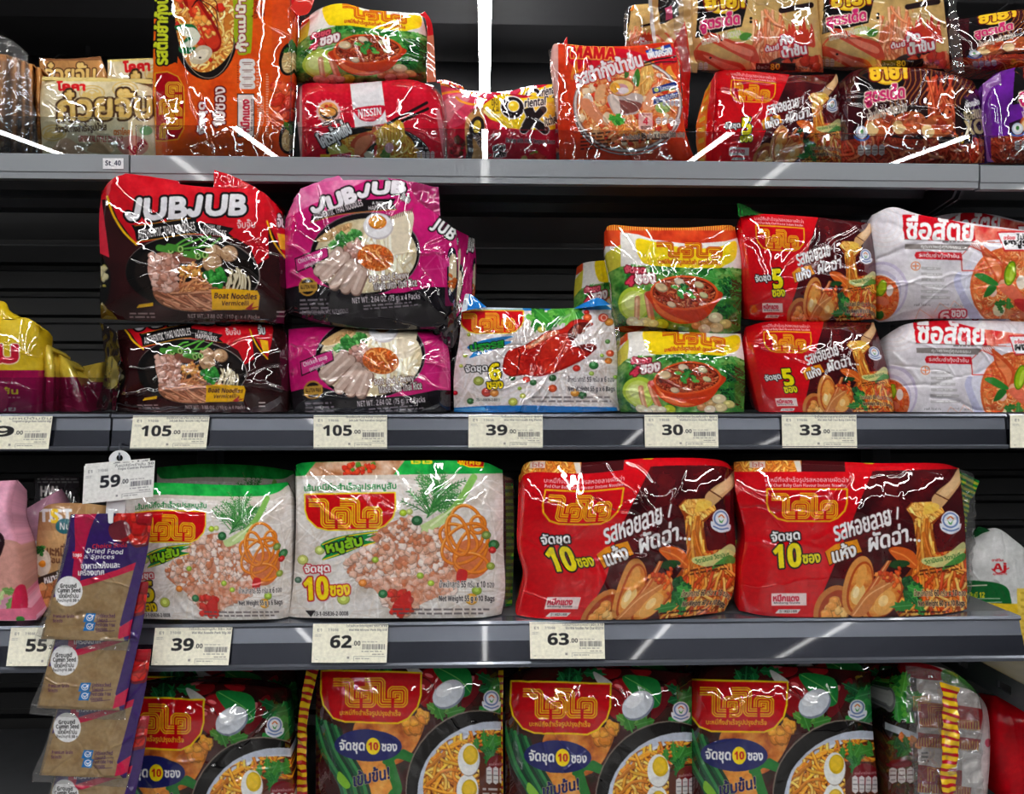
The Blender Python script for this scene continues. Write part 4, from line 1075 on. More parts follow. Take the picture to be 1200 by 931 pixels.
def crab_art():
    A = Art(520, 335, 740, 492, (214, 204, 202), 3.2).f(525, 340, .175)
    full = A.mask([(0, 0), (1230, 0), (1230, 870), (0, 870)])
    A.mottle(full, [(196, 178, 168), (216, 206, 206), (230, 226, 230), (206, 190, 184)], 150, 3)
    A.noodles(full, 380, 380, 10, [(232, 226, 230), (222, 212, 214), (200, 184, 180), (238, 234, 238), (190, 172, 164)], None, curl=0.22, op=.45, hi=False)
    A.poly([(60, 120), (120, 60), (500, 100), (700, 120), (1060, 100), (1100, 130), (520, 140)], (40, 130, 206)); A.poly([(250, 105), (500, 95), (500, 130), (200, 130)], (210, 226, 240))
    A.poly([(20, 790), (260, 775), (520, 772), (800, 780), (1130, 785), (1150, 860), (20, 860)], (20, 110, 190)); A.poly([(30, 800), (240, 785), (270, 810), (120, 815)], (80, 160, 220))
    A.leaves(A.mask([(520, 170), (700, 140), (880, 140), (860, 200), (620, 240)]), 22, 74, [(60, 150, 50), (40, 120, 44), (100, 180, 70)])
    for x, y, r, c in ((928, 150, 20, (206, 40, 30)), (935, 185, 30, (226, 90, 40)), (1040, 185, 34, (206, 50, 40)), (1080, 215, 30, (226, 140, 50)), (1085, 425, 28, (206, 60, 40)), (1075, 475, 26, (226, 120, 50)), (975, 505, 32, (50, 120, 60)), (860, 525, 26, (206, 40, 30)), (700, 590, 26, (40, 90, 46)), (700, 660, 30, (220, 80, 40)), (570, 620, 24, (50, 110, 60)), (525, 600, 26, (206, 50, 40)), (430, 590, 22, (40, 90, 50)), (205, 610, 36, (150, 160, 70)), (260, 685, 36, (196, 60, 50)), (310, 690, 30, (226, 140, 60)), (48, 690, 18, (206, 20, 40)), (150, 745, 24, (60, 110, 60)), (435, 750, 32, (190, 196, 80)), (900, 705, 30, (50, 100, 60)), (850, 690, 30, (226, 150, 60)), (115, 440, 16, (170, 190, 70)), (88, 510, 14, (190, 206, 90)), (500, 710, 20, (190, 200, 80)), (1070, 345, 18, (100, 150, 80)), (1030, 440, 14, (150, 190, 70)), (1120, 585, 16, (150, 190, 70)), (625, 265, 26, (210, 200, 90)), (140, 300, 14, (150, 170, 60)), (480, 660, 14, (160, 190, 60)), (960, 560, 18, (170, 200, 90))):
        A.ell(x, y, r, r * .86, np.array(c) * .75); A.ell(x - 2, y - 2, r * .85, r * .7, c); A.ell(x - 3, y - 4, r * .4, r * .3, np.minimum(np.array(c) + 50, 255))
    # crab claw
    A.poly([(372, 470), (400, 410), (460, 385), (560, 350), (660, 280), (760, 260), (830, 205), (900, 196), (960, 215), (970, 235), (900, 262), (850, 300), (830, 340), (840, 380), (900, 370), (960, 360), (995, 385), (960, 425), (900, 470), (800, 520), (700, 560), (600, 580), (500, 572), (420, 580), (370, 545)], (150, 20, 16), True)
    A.poly([(380, 475), (405, 418), (462, 395), (560, 360), (662, 288), (762, 268), (830, 215), (900, 204), (940, 222), (880, 262), (835, 300), (815, 345), (830, 392), (900, 382), (950, 372), (980, 388), (900, 455), (800, 505), (700, 545), (600, 566), (500, 560), (425, 568), (380, 540)], (196, 34, 24), True)
    A.mottle(A.mask(smooth_pts([(480, 400), (660, 295), (760, 275), (800, 330), (830, 400), (780, 500), (620, 560), (480, 545)], 5, True)), [(172, 22, 18), (200, 36, 24), (218, 60, 38)], 140, 7)
    A.poly([(520, 380), (640, 300), (720, 270), (740, 290), (640, 340), (560, 390)], (238, 140, 100), True, 0.85); A.poly([(560, 360), (650, 305), (640, 330), (570, 372)], (250, 210, 180), True, .8)
    A.line([(470, 400), (482, 440), (462, 560)], 9, (120, 16, 14), True)
    A.poly([(800, 290), (860, 225), (940, 215), (960, 235), (890, 262), (860, 310), (830, 350)], (90, 24, 20), True); A.bits(A.mask([(810, 280), (900, 230), (900, 260), (840, 330)]), 10, 14, 24, [(140, 60, 40), (110, 36, 30)])
    A.poly([(860, 380), (930, 360), (990, 378), (990, 400), (940, 420), (900, 400)], (110, 24, 24), True)
    # marks
    A.shield(82, 138, 505, 290, (206, 16, 22), (236, 200, 40), 8, rot=0); A.maze_logo(95, 152, 450, 278, (200, 14, 20), (236, 180, 40))
    A.poly([(130, 380), (260, 330), (440, 308), (370, 340), (430, 345), (370, 375), (250, 420), (145, 456), (170, 415)], (28, 130, 206), True); A.text('ปรุงรส', 152, 345, 374, 412, (30, 150, 50), rot=-8, bold=5, outline=(6, K_))
    A.text('จัดชุด', 116, 500, 262, 560, W_, rot=-4, bold=3, outline=(7, K_)); A.text('6', 276, 494, 350, 602, (246, 220, 20), rot=-5, bold=9, outline=(9, K_)); A.text('ซอง', 262, 616, 366, 660, (246, 216, 20), rot=-4, bold=4, outline=(7, K_))
    A.text('น้ำหนักสุทธิ 55 กรัม x 6 ซอง', 800, 575, 1112, 628, (40, 36, 44), bold=2, outline=(3, (226, 220, 222))); A.text('Net Weight 55 g x 6 Bags', 802, 645, 1116, 688, (40, 36, 44), bold=2.2, outline=(3, (226, 220, 222)))
    A.lines_of_print(560, 705, 1120, 760, 2, (110, 100, 104), seed=5)
    A.poly([(165, 750), (190, 722), (372, 716), (340, 752)], (216, 214, 210)); A.text('73-1-05836-2-0011', 190, 727, 345, 745, (80, 76, 80), bold=1)
    A.ell(1045, 185, 26, 26, (214, 70, 50)); A.line(A.epts(1045, 185, 18, 18), 4, (240, 220, 210), closed=True)
    return A.done()
crab6 = crab_art()

def honest_art():
    """white six-pack with a red name panel and prawn noodles; view of the upper pack at the right end"""
    A = Art(1015, 235, 1240, 392, (222, 218, 224), 3.2).f(1015, 240, .1611)
    full = A.mask([(0, 0), (1400, 0), (1400, 950), (0, 950)])
    A.mottle(full, [(206, 200, 210), (222, 218, 226), (232, 230, 234)], 200, 3)
    for k in range(5): A.line(A.epts(120, 130, 40 + 40 * k, 50 + 30 * k, 30), 3, (226, 196, 190), closed=True, op=.5)
    # ribbon ring and bowl at left
    A.ell(120, 620, 178, 205, (196, 186, 214)); A.ell(105, 625, 176, 190, (226, 220, 236)); A.ell(90, 640, 160, 165, (196, 188, 216)); A.ell(80, 650, 158, 150, (228, 222, 234))
    A.ell(90, 680, 150, 165, (222, 120, 66)); A.mottle(A.emask(95, 680, 142, 158), [(196, 70, 34), (226, 110, 60), (236, 160, 110)], 40, 5); A.noodles(A.emask(95, 680, 140, 155), 60, 70, 9, ORN, None, curl=.8)
    A.ell(112, 608, 32, 62, (110, 150, 30), 10); A.ell(112, 605, 25, 52, (170, 206, 40), 10); A.ell(168, 625, 24, 42, (238, 228, 226)); A.ell(120, 700, 50, 30, (226, 120, 90), 20); A.ell(105, 805, 24, 32, (50, 120, 50), 20)
    # bowl at right
    A.poly([(640, 560), (720, 440), (800, 330), (920, 260), (1100, 270), (1300, 330), (1400, 500), (1400, 900), (800, 900), (720, 760)], (226, 222, 234), True); A.poly([(640, 560), (690, 490), (760, 640), (820, 800), (880, 860), (780, 860), (710, 740)], (190, 190, 220), True)
    A.poly([(690, 520), (760, 430), (780, 560), (830, 760), (780, 740), (720, 640)], (216, 216, 232), True)
    A.ell(1030, 600, 275, 290, (214, 100, 50)); m = A.emask(1034, 602, 262, 278); A.mottle(m, [(206, 90, 40), (228, 130, 70), (238, 168, 110)], 60, 6)
    A.noodles(m, 330, 60, 9, [(232, 140, 80), (222, 110, 54), (240, 176, 120), (206, 80, 40)], (190, 70, 34), curl=.9)
    A.ell(1250, 760, 150, 150, (222, 110, 60)); 
    # prawn
    A.poly([(830, 300), (870, 310), (960, 380), (1010, 450), (1010, 520), (960, 610), (930, 600), (930, 520), (880, 430)], (206, 80, 40), True); A.poly([(850, 330), (930, 390), (990, 470), (960, 560), (940, 500), (890, 420)], (232, 130, 80), True)
    for d in range(6): A.line([(860 + d * 8, 380), (840 - d * 14, 280), (700 + d * 60, 250 + d * 5)], 3.5, (200, 80, 50), True)
    A.line([(690, 370), (700, 480), (820, 480), (900, 500)], 8, (206, 60, 50)); A.line([(690, 370), (760, 300), (870, 350)], 6, (206, 60, 50))
    A.ell(1000, 590, 40, 46, (236, 170, 140)); A.poly([(960, 590), (1060, 580), (1148, 690), (1148, 760), (1080, 700), (1000, 650)], (226, 110, 84), True); A.poly([(1070, 700), (1148, 690), (1300, 760), (1300, 820), (1130, 780)], (206, 50, 50), True)
    A.ell(1050, 500, 42, 92, (90, 130, 20), 12); A.ell(1052, 500, 33, 82, (150, 190, 30), 12); A.ell(1062, 505, 14, 60, (190, 216, 70), 12)
    A.ell(1125, 565, 32, 52, (240, 226, 210)); A.ell(960, 768, 44, 44, (232, 224, 180)); A.ell(920, 640, 28, 34, (232, 190, 180), 30)
    A.poly([(785, 515), (850, 500), (950, 560), (955, 590), (880, 575)], (50, 130, 50), True); A.poly([(850, 670), (890, 590), (950, 600), (900, 660)], (40, 110, 44), True); A.leaves(A.emask(1000, 740, 40, 30), 5, 44, [(50, 120, 50), (70, 140, 60)])
    # name panel
    A.poly([(265, 72), (480, 75), (760, 150), (1130, 200), (1000, 245), (800, 268), (282, 250)], (202, 16, 32)); A.mottle(A.mask([(780, 150), (1160, 195), (1000, 250), (800, 268)]), [(202, 30, 36), (226, 110, 90), (236, 180, 160)], 110, 9, op=.9)
    A.text('ซื่อสัตย์', 300, 78, 786, 258, W_, rot=2.2, bold=7)
    A.line([(282, 252), (820, 272)], 6, (120, 110, 110)); A.poly([(285, 285), (760, 290), (735, 335), (288, 322)], (128, 120, 118)); A.text('คุณภาพคู่คุณธรรม', 398, 292, 684, 326, W_, rot=2, bold=1.4)
    A.lines_of_print(556, 262, 760, 280, 1, (90, 80, 80), seed=1)
    A.poly([(348, 370), (360, 345), (400, 342), (690, 350), (700, 405), (400, 398), (360, 395)], (206, 30, 44)); A.text('รสต้มยำกุ้งน้ำข้น', 380, 354, 672, 394, W_, rot=2, bold=1.6)
    A.line(A.epts(355, 448, 32, 30), 6, (226, 120, 60), closed=True); A.line([(335, 448), (375, 448)], 8, (226, 120, 60)); A.line([(355, 428), (355, 468)], 8, (226, 120, 60))
    for k in range(6):
        y = 452 + k * 42; A.poly([(395, y), (545 + 14 * k, y + 6), (540 + 14 * k, y + 26), (395, y + 22)], (176, 172, 176), op=.8); A.lines_of_print(440, y + 2, 520 + 16 * k, y + 22, 1, (238, 238, 240), w=7, seed=k)
    A.text('ควรเก็บไว้ในที่แห้ง', 350, 720, 470, 738, (90, 84, 90), bold=.6); A.text('ปรุงสุกใหม่', 525, 720, 600, 736, (90, 84, 90), bold=.6); A.text('อร่อยเด็ด', 640, 722, 704, 742, (90, 84, 90), bold=.6)
    for pts in ([(360, 830), (390, 760), (480, 820)], [(500, 780), (540, 715), (600, 760), (640, 700), (700, 750)]): A.line(pts, 4, (226, 170, 150))
    A.text('6', 538, 776, 606, 850, W_, bold=6, outline=(12, (190, 20, 50))); A.text('ซอง', 622, 768, 724, 816, W_, bold=4, outline=(11, (190, 20, 50)))
    A.poly([(955, 195), (1330, 190), (1330, 340), (1004, 340)], (202, 30, 44)); A.poly([(965, 205), (1330, 198), (1330, 330), (1012, 328)], (236, 234, 238)); A.text('อร่อย', 1004, 222, 1082, 252, (206, 30, 40), bold=2); A.text('ไม่มี', 1094, 212, 1180, 254, K_, bold=2.5); A.text('ผงชูรส', 1008, 260, 1210, 318, K_, bold=4)
    return A.done()
honest6 = honest_art()
O_HON = Outline([(1022, 252), (1046, 243), (1080, 252), (1140, 262), (1200, 270), (1236, 276)], [(1238, 320)], [(1030, 378), (1080, 374), (1140, 374), (1200, 374), (1238, 374)], [(1025, 300), (1030, 350)])

def bubble_word(A, hooks, pairs, w, o, col):
    """plump white lettering with a black rim: two hooked letters drawn as strokes, each followed by a pair of letters"""
    for h in hooks: A.line(h, w + 2 * o, (20, 16, 18), True)
    for (b, r) in pairs: A.text('UB', *b, (20, 16, 18), rot=r, shear=.1, bold=o + 9, plain=True)
    for h in hooks: A.line(h, w, col, True)
    for (b, r) in pairs: A.text('UB', *b, col, rot=r, shear=.1, bold=9, plain=True)

def boat_art():
    """dark red and black pack of boat noodles; view of the upper pack"""
    A = Art(112, 196, 385, 388, (40, 14, 16), 3.2).f(118, 200, .204)
    full = A.mask([(-40, -30), (1120, -30), (1120, 930), (-40, 930)])
    A.mottle(full, [(30, 10, 12), (46, 16, 18), (58, 22, 24)], 160, 3)
    A.poly([(-40, -30), (1120, -30), (1120, 300), (1060, 500), (960, 300), (966, 500), (900, 540), (860, 440), (780, 390), (600, 370), (420, 380), (200, 420), (100, 280), (40, 140), (30, 170), (-40, 160)], (196, 16, 30)); A.mottle(A.mask([(40, 0), (940, 0), (940, 320), (180, 340), (60, 160)]), [(186, 8, 24), (206, 20, 34), (222, 36, 48)], 140, 4)
    A.poly([(-40, 200), (5, 160), (50, 500), (-40, 460)], (206, 40, 60))
    A.line([(38, 150), (70, 250), (130, 350), (205, 425)], 13, (232, 178, 20), True); A.line([(955, 290), (985, 390), (1020, 450), (1060, 500)], 10, (232, 178, 20), True); A.poly([(1015, 360), (1070, 370), (1070, 460), (1030, 450)], (236, 180, 30))
    A.poly([(-40, 540), (0, 490), (45, 560), (60, 640), (30, 760), (-40, 780)], (16, 16, 16), True); A.bits(A.mask([(-30, 560), (20, 540), (30, 680), (-30, 700)]), 16, 10, 26, [(150, 140, 60), (120, 80, 40), (190, 180, 140)])
    # bowl
    A.ell(530, 590, 388, 222, (120, 112, 110), 3); A.ell(526, 592, 384, 218, (16, 14, 14), 3); A.ell(540, 596, 345, 196, (30, 24, 22), 3)
    A.poly([(300, 700), (360, 660), (500, 640), (640, 660), (800, 690), (640, 800), (480, 806), (350, 770)], (130, 80, 56), True)
    A.noodles(A.mask([(300, 700), (460, 640), (640, 650), (820, 690), (640, 806), (480, 806), (330, 760)]), 110, 240, 12, [(176, 112, 82), (150, 90, 66), (196, 136, 104)], (90, 50, 34), curl=.2, ang=12, spread=.9)
    A.noodles(A.mask([(450, 600), (620, 600), (620, 690), (450, 700)]), 40, 120, 10, [(206, 140, 90), (176, 104, 66)], (110, 60, 36), curl=.7)
    A.poly([(270, 560), (300, 490), (370, 470), (440, 500), (450, 580), (430, 620), (450, 660), (400, 700), (320, 690), (290, 640)], (176, 120, 104), True); A.mottle(A.mask(smooth_pts([(270, 560), (300, 490), (370, 470), (440, 500), (450, 580), (430, 620), (450, 660), (400, 700), (320, 690), (290, 640)], 5, True)), [(140, 84, 66), (186, 130, 112), (206, 160, 146), (160, 100, 80)], 46, 8)
    A.bits(A.mask([(290, 490), (440, 490), (440, 690), (310, 680)]), 60, 12, 30, [(190, 134, 116), (206, 160, 146), (166, 108, 90), (216, 176, 164)]); A.ell(480, 500, 70, 34, (130, 76, 60), 10); A.bits(A.emask(520, 575, 70, 45), 70, 7, 14, [(206, 140, 60), (190, 110, 50), (226, 170, 90)])
    for cx, cy, rx, ry in ((648, 470, 52, 46), (738, 478, 52, 48), (640, 530, 58, 56)): A.ell(cx, cy, rx, ry, (110, 76, 54)); A.ell(cx - 2, cy - 3, rx * .93, ry * .93, (180, 140, 104)); A.ell(cx - 12, cy - 14, rx * .5, ry * .5, (210, 176, 140)); A.bits(A.emask(cx, cy, rx * .8, ry * .8), 8, 3, 6, [(150, 106, 76)], False)
    for p in (((450, 440), (560, 395), (600, 380)), ((470, 450), (560, 440), (640, 430)), ((560, 440), (600, 400), (630, 378)), ((620, 440), (660, 410), (686, 390)), ((420, 440), (480, 400), (520, 390))): A.line(p, 14, (40, 120, 40), True); A.line(p, 6, (110, 180, 70), True)
    for cx, cy in ((375, 452), (570, 478), (430, 446), (530, 486)): A.line([(cx - 40, cy - 8), (cx + 30, cy + 6)], 38, (70, 140, 50)); A.ell(cx + 28, cy + 6, 16, 20, (170, 206, 120)); A.ell(cx + 28, cy + 6, 9, 12, (50, 90, 30))
    A.bits(A.mask([(600, 590), (690, 570), (720, 640), (700, 672), (610, 660)]), 30, 14, 24, [(40, 130, 46), (60, 156, 60), (26, 100, 36)])
    for k in range(16):
        x = 730 + A.rng.rand() * 120; y = 560 + A.rng.rand() * 70; a = 1.0 + A.rng.rand() * 1.1; A.line([(x, y), (x + 30 * math.cos(a), y + 40 * math.sin(a)), (x + 55 * math.cos(a + .2), y + 90 * math.sin(a))], 13, (150, 130, 90), True); A.line([(x, y), (x + 30 * math.cos(a), y + 40 * math.sin(a)), (x + 55 * math.cos(a + .2), y + 90 * math.sin(a))], 9, (228, 218, 190), True)
    # lettering
    bubble_word(A, ([(224, 172), (208, 250), (196, 268), (172, 272), (158, 256)], [(572, 156), (558, 228), (546, 246), (524, 250), (510, 236)]), (((252, 160, 490, 276), -3), ((608, 144, 830, 254), -1)), 36, 13, (222, 220, 226))
    A.text('จั๊บจั๊บ', 784, 280, 886, 330, (226, 214, 214), rot=-3, bold=1.5)
    A.poly([(175, 312), (230, 315), (330, 300), (516, 272), (550, 275), (545, 360), (330, 390), (205, 408), (195, 350)], K_); A.line([(195, 318), (330, 300), (516, 273)], 4, (190, 130, 30), True); A.line([(205, 408), (330, 392), (545, 362), (760, 386)], 5, (190, 130, 30), True)
    A.poly([(548, 296), (640, 305), (765, 332), (735, 360), (765, 386), (640, 372), (545, 362)], (22, 18, 20))
    A.text('AUTHENTIC THAI NOODLES', 212, 318, 544, 368, (232, 226, 226), rot=-9, bold=1.5); A.text('A BOWL OF', 590, 312, 690, 332, (226, 220, 220), rot=7, bold=1); A.text('HAPPINESS', 574, 336, 722, 372, (232, 226, 226), rot=7, bold=1.8)
    A.poly([(634, 682), (760, 680), (900, 690), (914, 720), (905, 800), (640, 802), (640, 740)], (236, 178, 20)); A.text('Boat Noodles', 652, 704, 898, 738, (60, 14, 20), rot=1.5, shear=.15, bold=2.6); A.text('Vermicelli', 696, 748, 852, 776, (60, 14, 20), shear=.12, bold=1.6); A.poly([(830, 796), (880, 756), (868, 786), (914, 780), (860, 802)], (170, 30, 30)); A.poly([(205, 790), (220, 770), (300, 758), (300, 778)], (226, 176, 30))
    A.lines_of_print(165, 812, 355, 852, 2, (170, 150, 150), seed=4); A.text('NET WT.: 3.88 OZ. (110 g) x 4 Packs', 500, 826, 915, 858, (176, 160, 160), rot=1, bold=1.8)
    A.lines_of_print(1010, 800, 1070, 850, 2, (220, 214, 214), w=9, seed=8); A.text('จั๊บ', 1015, 250, 1060, 325, W_, bold=3, outline=(5, K_))
    return A.done()
boat4 = boat_art()
O_BOAT = Outline([(119, 226), (128, 213), (144, 205), (180, 208), (212, 216), (252, 220), (300, 222), (320, 236), (330, 248)], [(335, 290), (334, 340)],
                 [(118, 374), (160, 376), (220, 378), (290, 377), (333, 380)], [(116, 260), (118, 320), (117, 350)])

def pink_art():
    """pink and black pack of noodles in chicken broth; view of the upper pack"""
    A = Art(326, 200, 545, 392, (196, 20, 110), 3.2).f(330, 200, .204)
    full = A.mask([(-20, -20), (1100, -20), (1100, 940), (-20, 940)])
    A.mottle(full, [(170, 10, 90), (200, 24, 112), (214, 44, 126)], 160, 3)
    for k in range(14): A.line([(780 + A.rng.rand() * 250, 200 + A.rng.rand() * 480), (860 + A.rng.rand() * 240, 180 + A.rng.rand() * 520)], 3, (236, 130, 180), op=.6)
    A.mottle(A.mask([(-20, 940), (-20, 690), (80, 664), (200, 650), (420, 720), (700, 700), (860, 668), (960, 670), (1100, 690), (1100, 940)]), [(12, 10, 14), (24, 20, 26), (40, 36, 44)], 110, 4)
    A.poly([(-20, -20), (560, -20), (480, 60), (330, 130), (180, 190), (40, 270), (-20, 300)], (216, 90, 150)); A.mottle(A.mask([(-20, -20), (560, -20), (480, 60), (330, 130), (180, 190), (40, 270), (-20, 300)]), [(196, 60, 130), (222, 104, 160), (236, 150, 190)], 90, 5)
    A.ell(480, 480, 318, 240, (110, 100, 106), -6); A.ell(478, 482, 314, 236, (20, 14, 18), -6); A.ell(482, 490, 296, 214, (214, 200, 166), -6)
    m = A.emask(482, 490, 292, 210, -6); A.mottle(m, [(196, 178, 140), (222, 206, 170), (236, 226, 198)], 70, 7)
    A.noodles(m * A.mask([(440, 340), (780, 260), (790, 640), (440, 660)]), 90, 240, 20, [(236, 226, 200), (226, 210, 176), (242, 236, 216)], (200, 180, 140), curl=.3, ang=100, spread=1.5)
    A.poly([(610, 280), (752, 236), (740, 400), (720, 470), (640, 480), (630, 380)], (232, 218, 192), True); [A.line([(615 + k * 13, 285 - k * 4.5), (622 + k * 13, 262 - k * 4.5)], 5, (110, 90, 70)) for k in range(11)]
    A.poly([(200, 400), (300, 330), (400, 300), (390, 350), (320, 380), (260, 410)], (196, 160, 110), True); A.noodles(A.mask([(250, 390), (390, 300), (390, 350), (290, 400)]), 20, 90, 12, [(210, 170, 120), (180, 136, 90)], (130, 90, 50))
    A.bits(A.emask(370, 405, 92, 48, -25), 90, 9, 18, [(60, 140, 60), (40, 110, 44), (100, 176, 90)])
    A.bits(A.emask(430, 460, 66, 54), 50, 12, 24, [(196, 150, 140), (220, 180, 170), (170, 116, 104)])
    A.mottle(A.emask(540, 500, 105, 76, 10), [(180, 70, 20), (206, 100, 36), (226, 140, 70)], 30, 8); A.noodles(A.emask(540, 500, 100, 72, 10), 70, 60, 10, [(214, 104, 36), (196, 80, 24), (234, 150, 80)], (140, 50, 14), curl=1.0)
    for x0, y0, x1, y1 in ((330, 470, 215, 580), (370, 500, 250, 610), (410, 540, 305, 660), (440, 570, 370, 680), (470, 590, 430, 690)): A.line([(x0, y0), (x1, y1)], 66, (130, 100, 90)); A.line([(x0 - 4, y0 - 4), (x1 - 4, y1 - 4)], 56, (196, 168, 156)); A.line([(x0 - 12, y0 - 10), (x1 - 12, y1 - 10)], 16, (222, 200, 190))
    A.ell(555, 320, 86, 76, (200, 190, 196)); A.ell(553, 316, 82, 70, (240, 238, 242)); A.ell(550, 296, 52, 40, (206, 110, 20)); A.ell(548, 292, 46, 33, (236, 150, 40)); A.ell(540, 284, 20, 12, (250, 196, 110))
    bubble_word(A, ([(240, 158), (226, 212), (212, 226), (190, 232), (178, 220)], [(496, 84), (486, 132), (476, 142), (458, 146), (446, 136)]), (((262, 122, 424, 206), -24), ((524, 66, 706, 128), -3)), 27, 10, (232, 226, 234))
    A.poly([(170, 258), (300, 220), (470, 168), (655, 158), (640, 190), (660, 220), (480, 236), (320, 258), (165, 298)], (22, 16, 20)); A.line([(165, 298), (320, 258), (480, 238), (660, 222)], 5, (190, 120, 50), True)
    A.text('AUTHENTIC THAI NOODLES', 176, 208, 470, 246, (226, 214, 220), rot=-17, bold=1.3); A.text('A BOWL OF', 520, 178, 640, 194, (226, 216, 220), rot=-2, bold=1); A.text('HAPPINESS', 500, 200, 630, 224, (232, 222, 226), rot=-4, bold=1.6)
    A.text('จั๊บจั๊บ', 684, 134, 742, 176, W_, rot=30, bold=2, outline=(4, K_))
    A.poly([(75, 505), (200, 455), (265, 436), (272, 500), (180, 548), (85, 590)], K_); A.poly([(80, 510), (200, 462), (260, 444), (266, 494), (180, 540), (90, 580)], (206, 50, 130)); A.text('Chicken soup', 92, 486, 236, 520, W_, rot=-19, bold=1.8); A.text('(original)', 128, 522, 222, 552, W_, rot=-19, bold=1.4)
    A.ell(150, 668, 52, 54, (176, 130, 50)); A.ell(150, 668, 42, 44, (30, 20, 18)); A.poly([(98, 650), (204, 640), (206, 690), (100, 700)], (190, 146, 60)); A.text('GLUTEN FREE', 108, 658, 196, 680, (50, 30, 20), bold=1.2, rot=-3)
    A.text('Soft and Chewy', 502, 590, 732, 640, W_, rot=-6, bold=2.6, outline=(4, (90, 50, 30))); A.text('Made with Thai Rice', 530, 630, 776, 676, W_, rot=-6, bold=2.2, outline=(4, (60, 30, 24)))
    A.text('NET WT.: 2.64 OZ. (75 g) x 4 Packs', 406, 716, 796, 762, (206, 196, 204), rot=-4, bold=2); A.lines_of_print(470, 770, 790, 806, 2, (150, 140, 150), seed=3, rot=-.08)
    A.lines_of_print(106, 735, 300, 830, 4, (150, 140, 150), seed=6, rot=-.03); A.text('GLUTEN FREE, AUTHENTIC RICE NOODLES', 120, 800, 384, 830, (150, 140, 150), rot=-3, bold=.8)
    # turned right side of the bag
    A.poly([(850, 290), (1010, 320), (1030, 600), (990, 780), (940, 780), (940, 420)], (180, 20, 100), op=.5); A.poly([(955, 470), (1000, 460), (1012, 640), (985, 760), (955, 700)], (30, 30, 46), True); A.poly([(966, 500), (1000, 490), (1004, 620), (980, 700), (962, 640)], (206, 190, 160), True); A.bits(A.mask([(960, 590), (1000, 590), (990, 680), (960, 680)]), 12, 8, 16, [(200, 100, 40), (180, 80, 30)])
    A.text('JUB', 860, 300, 1000, 385, W_, rot=35, bold=5, outline=(9, K_)); A.poly([(925, 505), (962, 500), (966, 550), (930, 556)], (214, 60, 140))
    return A.done()
pink4 = pink_art()
O_PINK = Outline([(334, 258), (342, 240), (352, 224), (380, 213), (440, 211), (475, 214), (490, 236), (510, 250), (534, 270)], [(537, 310), (535, 350)],
                 [(334, 366), (380, 380), (440, 386), (500, 386), (533, 386)], [(334, 300), (335, 340)])

def kuay_art():
    """cream and brown pack of rolled rice noodles, top left"""
    A = Art(46, 86, 184, 184, (206, 190, 150), 3.4).f(0, 0, .3)
    full = A.mask([(140, 280), (640, 280), (640, 640), (140, 640)]); A.mottle(full, [(196, 178, 136), (214, 200, 164), (226, 214, 184)], 90, 2)
    A.rect(140, 290, 640, 318, (226, 206, 120)); A.lines_of_print(210, 306, 480, 324, 1, (206, 186, 110), seed=3)
    for cx, cy in ((360, 365), (490, 350), (560, 420), (210, 520)):
        for r in (30, 20, 10): A.line(A.epts(cx, cy, r * 1.6, r, 0), 5, (206, 170, 90), closed=True, op=.8)
        A.ell(cx - 20, cy + 8, 20, 12, (216, 184, 110)); A.ell(cx + 20, cy + 8, 20, 12, (216, 184, 110))
    A.text('โคคา', 226, 320, 332, 354, (206, 24, 30), bold=3.4)
    A.text('ก๋วยจั๊บ', 228, 352, 590, 466, (216, 178, 96), bold=5, outline=(9, (74, 48, 30)), rot=-2); A.text('ก๋วยจั๊บ', 232, 352, 586, 440, (236, 208, 140), bold=1, rot=-2, op=.5)
    A.text('ก๋วยจั๊บกึ่งสำเร็จรูปน้ำใส', 218, 484, 418, 524, (70, 48, 34), bold=1.6, rot=-3); A.text('ตราโคคา', 446, 500, 516, 528, (206, 110, 50), bold=1.6)
    A.text('ORIENTAL STYLE INSTANT', 308, 532, 482, 556, (180, 60, 60), bold=1.6, rot=1); A.text('CLEAR SOUP INSTANT RICE NOODLE BRAND', 280, 562, 486, 576, (90, 70, 60), bold=1, rot=1)
    A.poly([(200, 600), (260, 540), (330, 590), (340, 600)], (206, 170, 140), True); A.poly([(340, 590), (380, 556), (440, 570), (430, 600)], (196, 160, 120), True); A.ell(520, 570, 60, 40, (206, 40, 60), 0, .35); A.text('โคคา', 500, 552, 570, 590, (170, 30, 50), rot=-40, bold=2)
    A.ell(570, 510, 26, 18, (90, 160, 100), 0, .7)
    return A.done()
kuay = kuay_art()

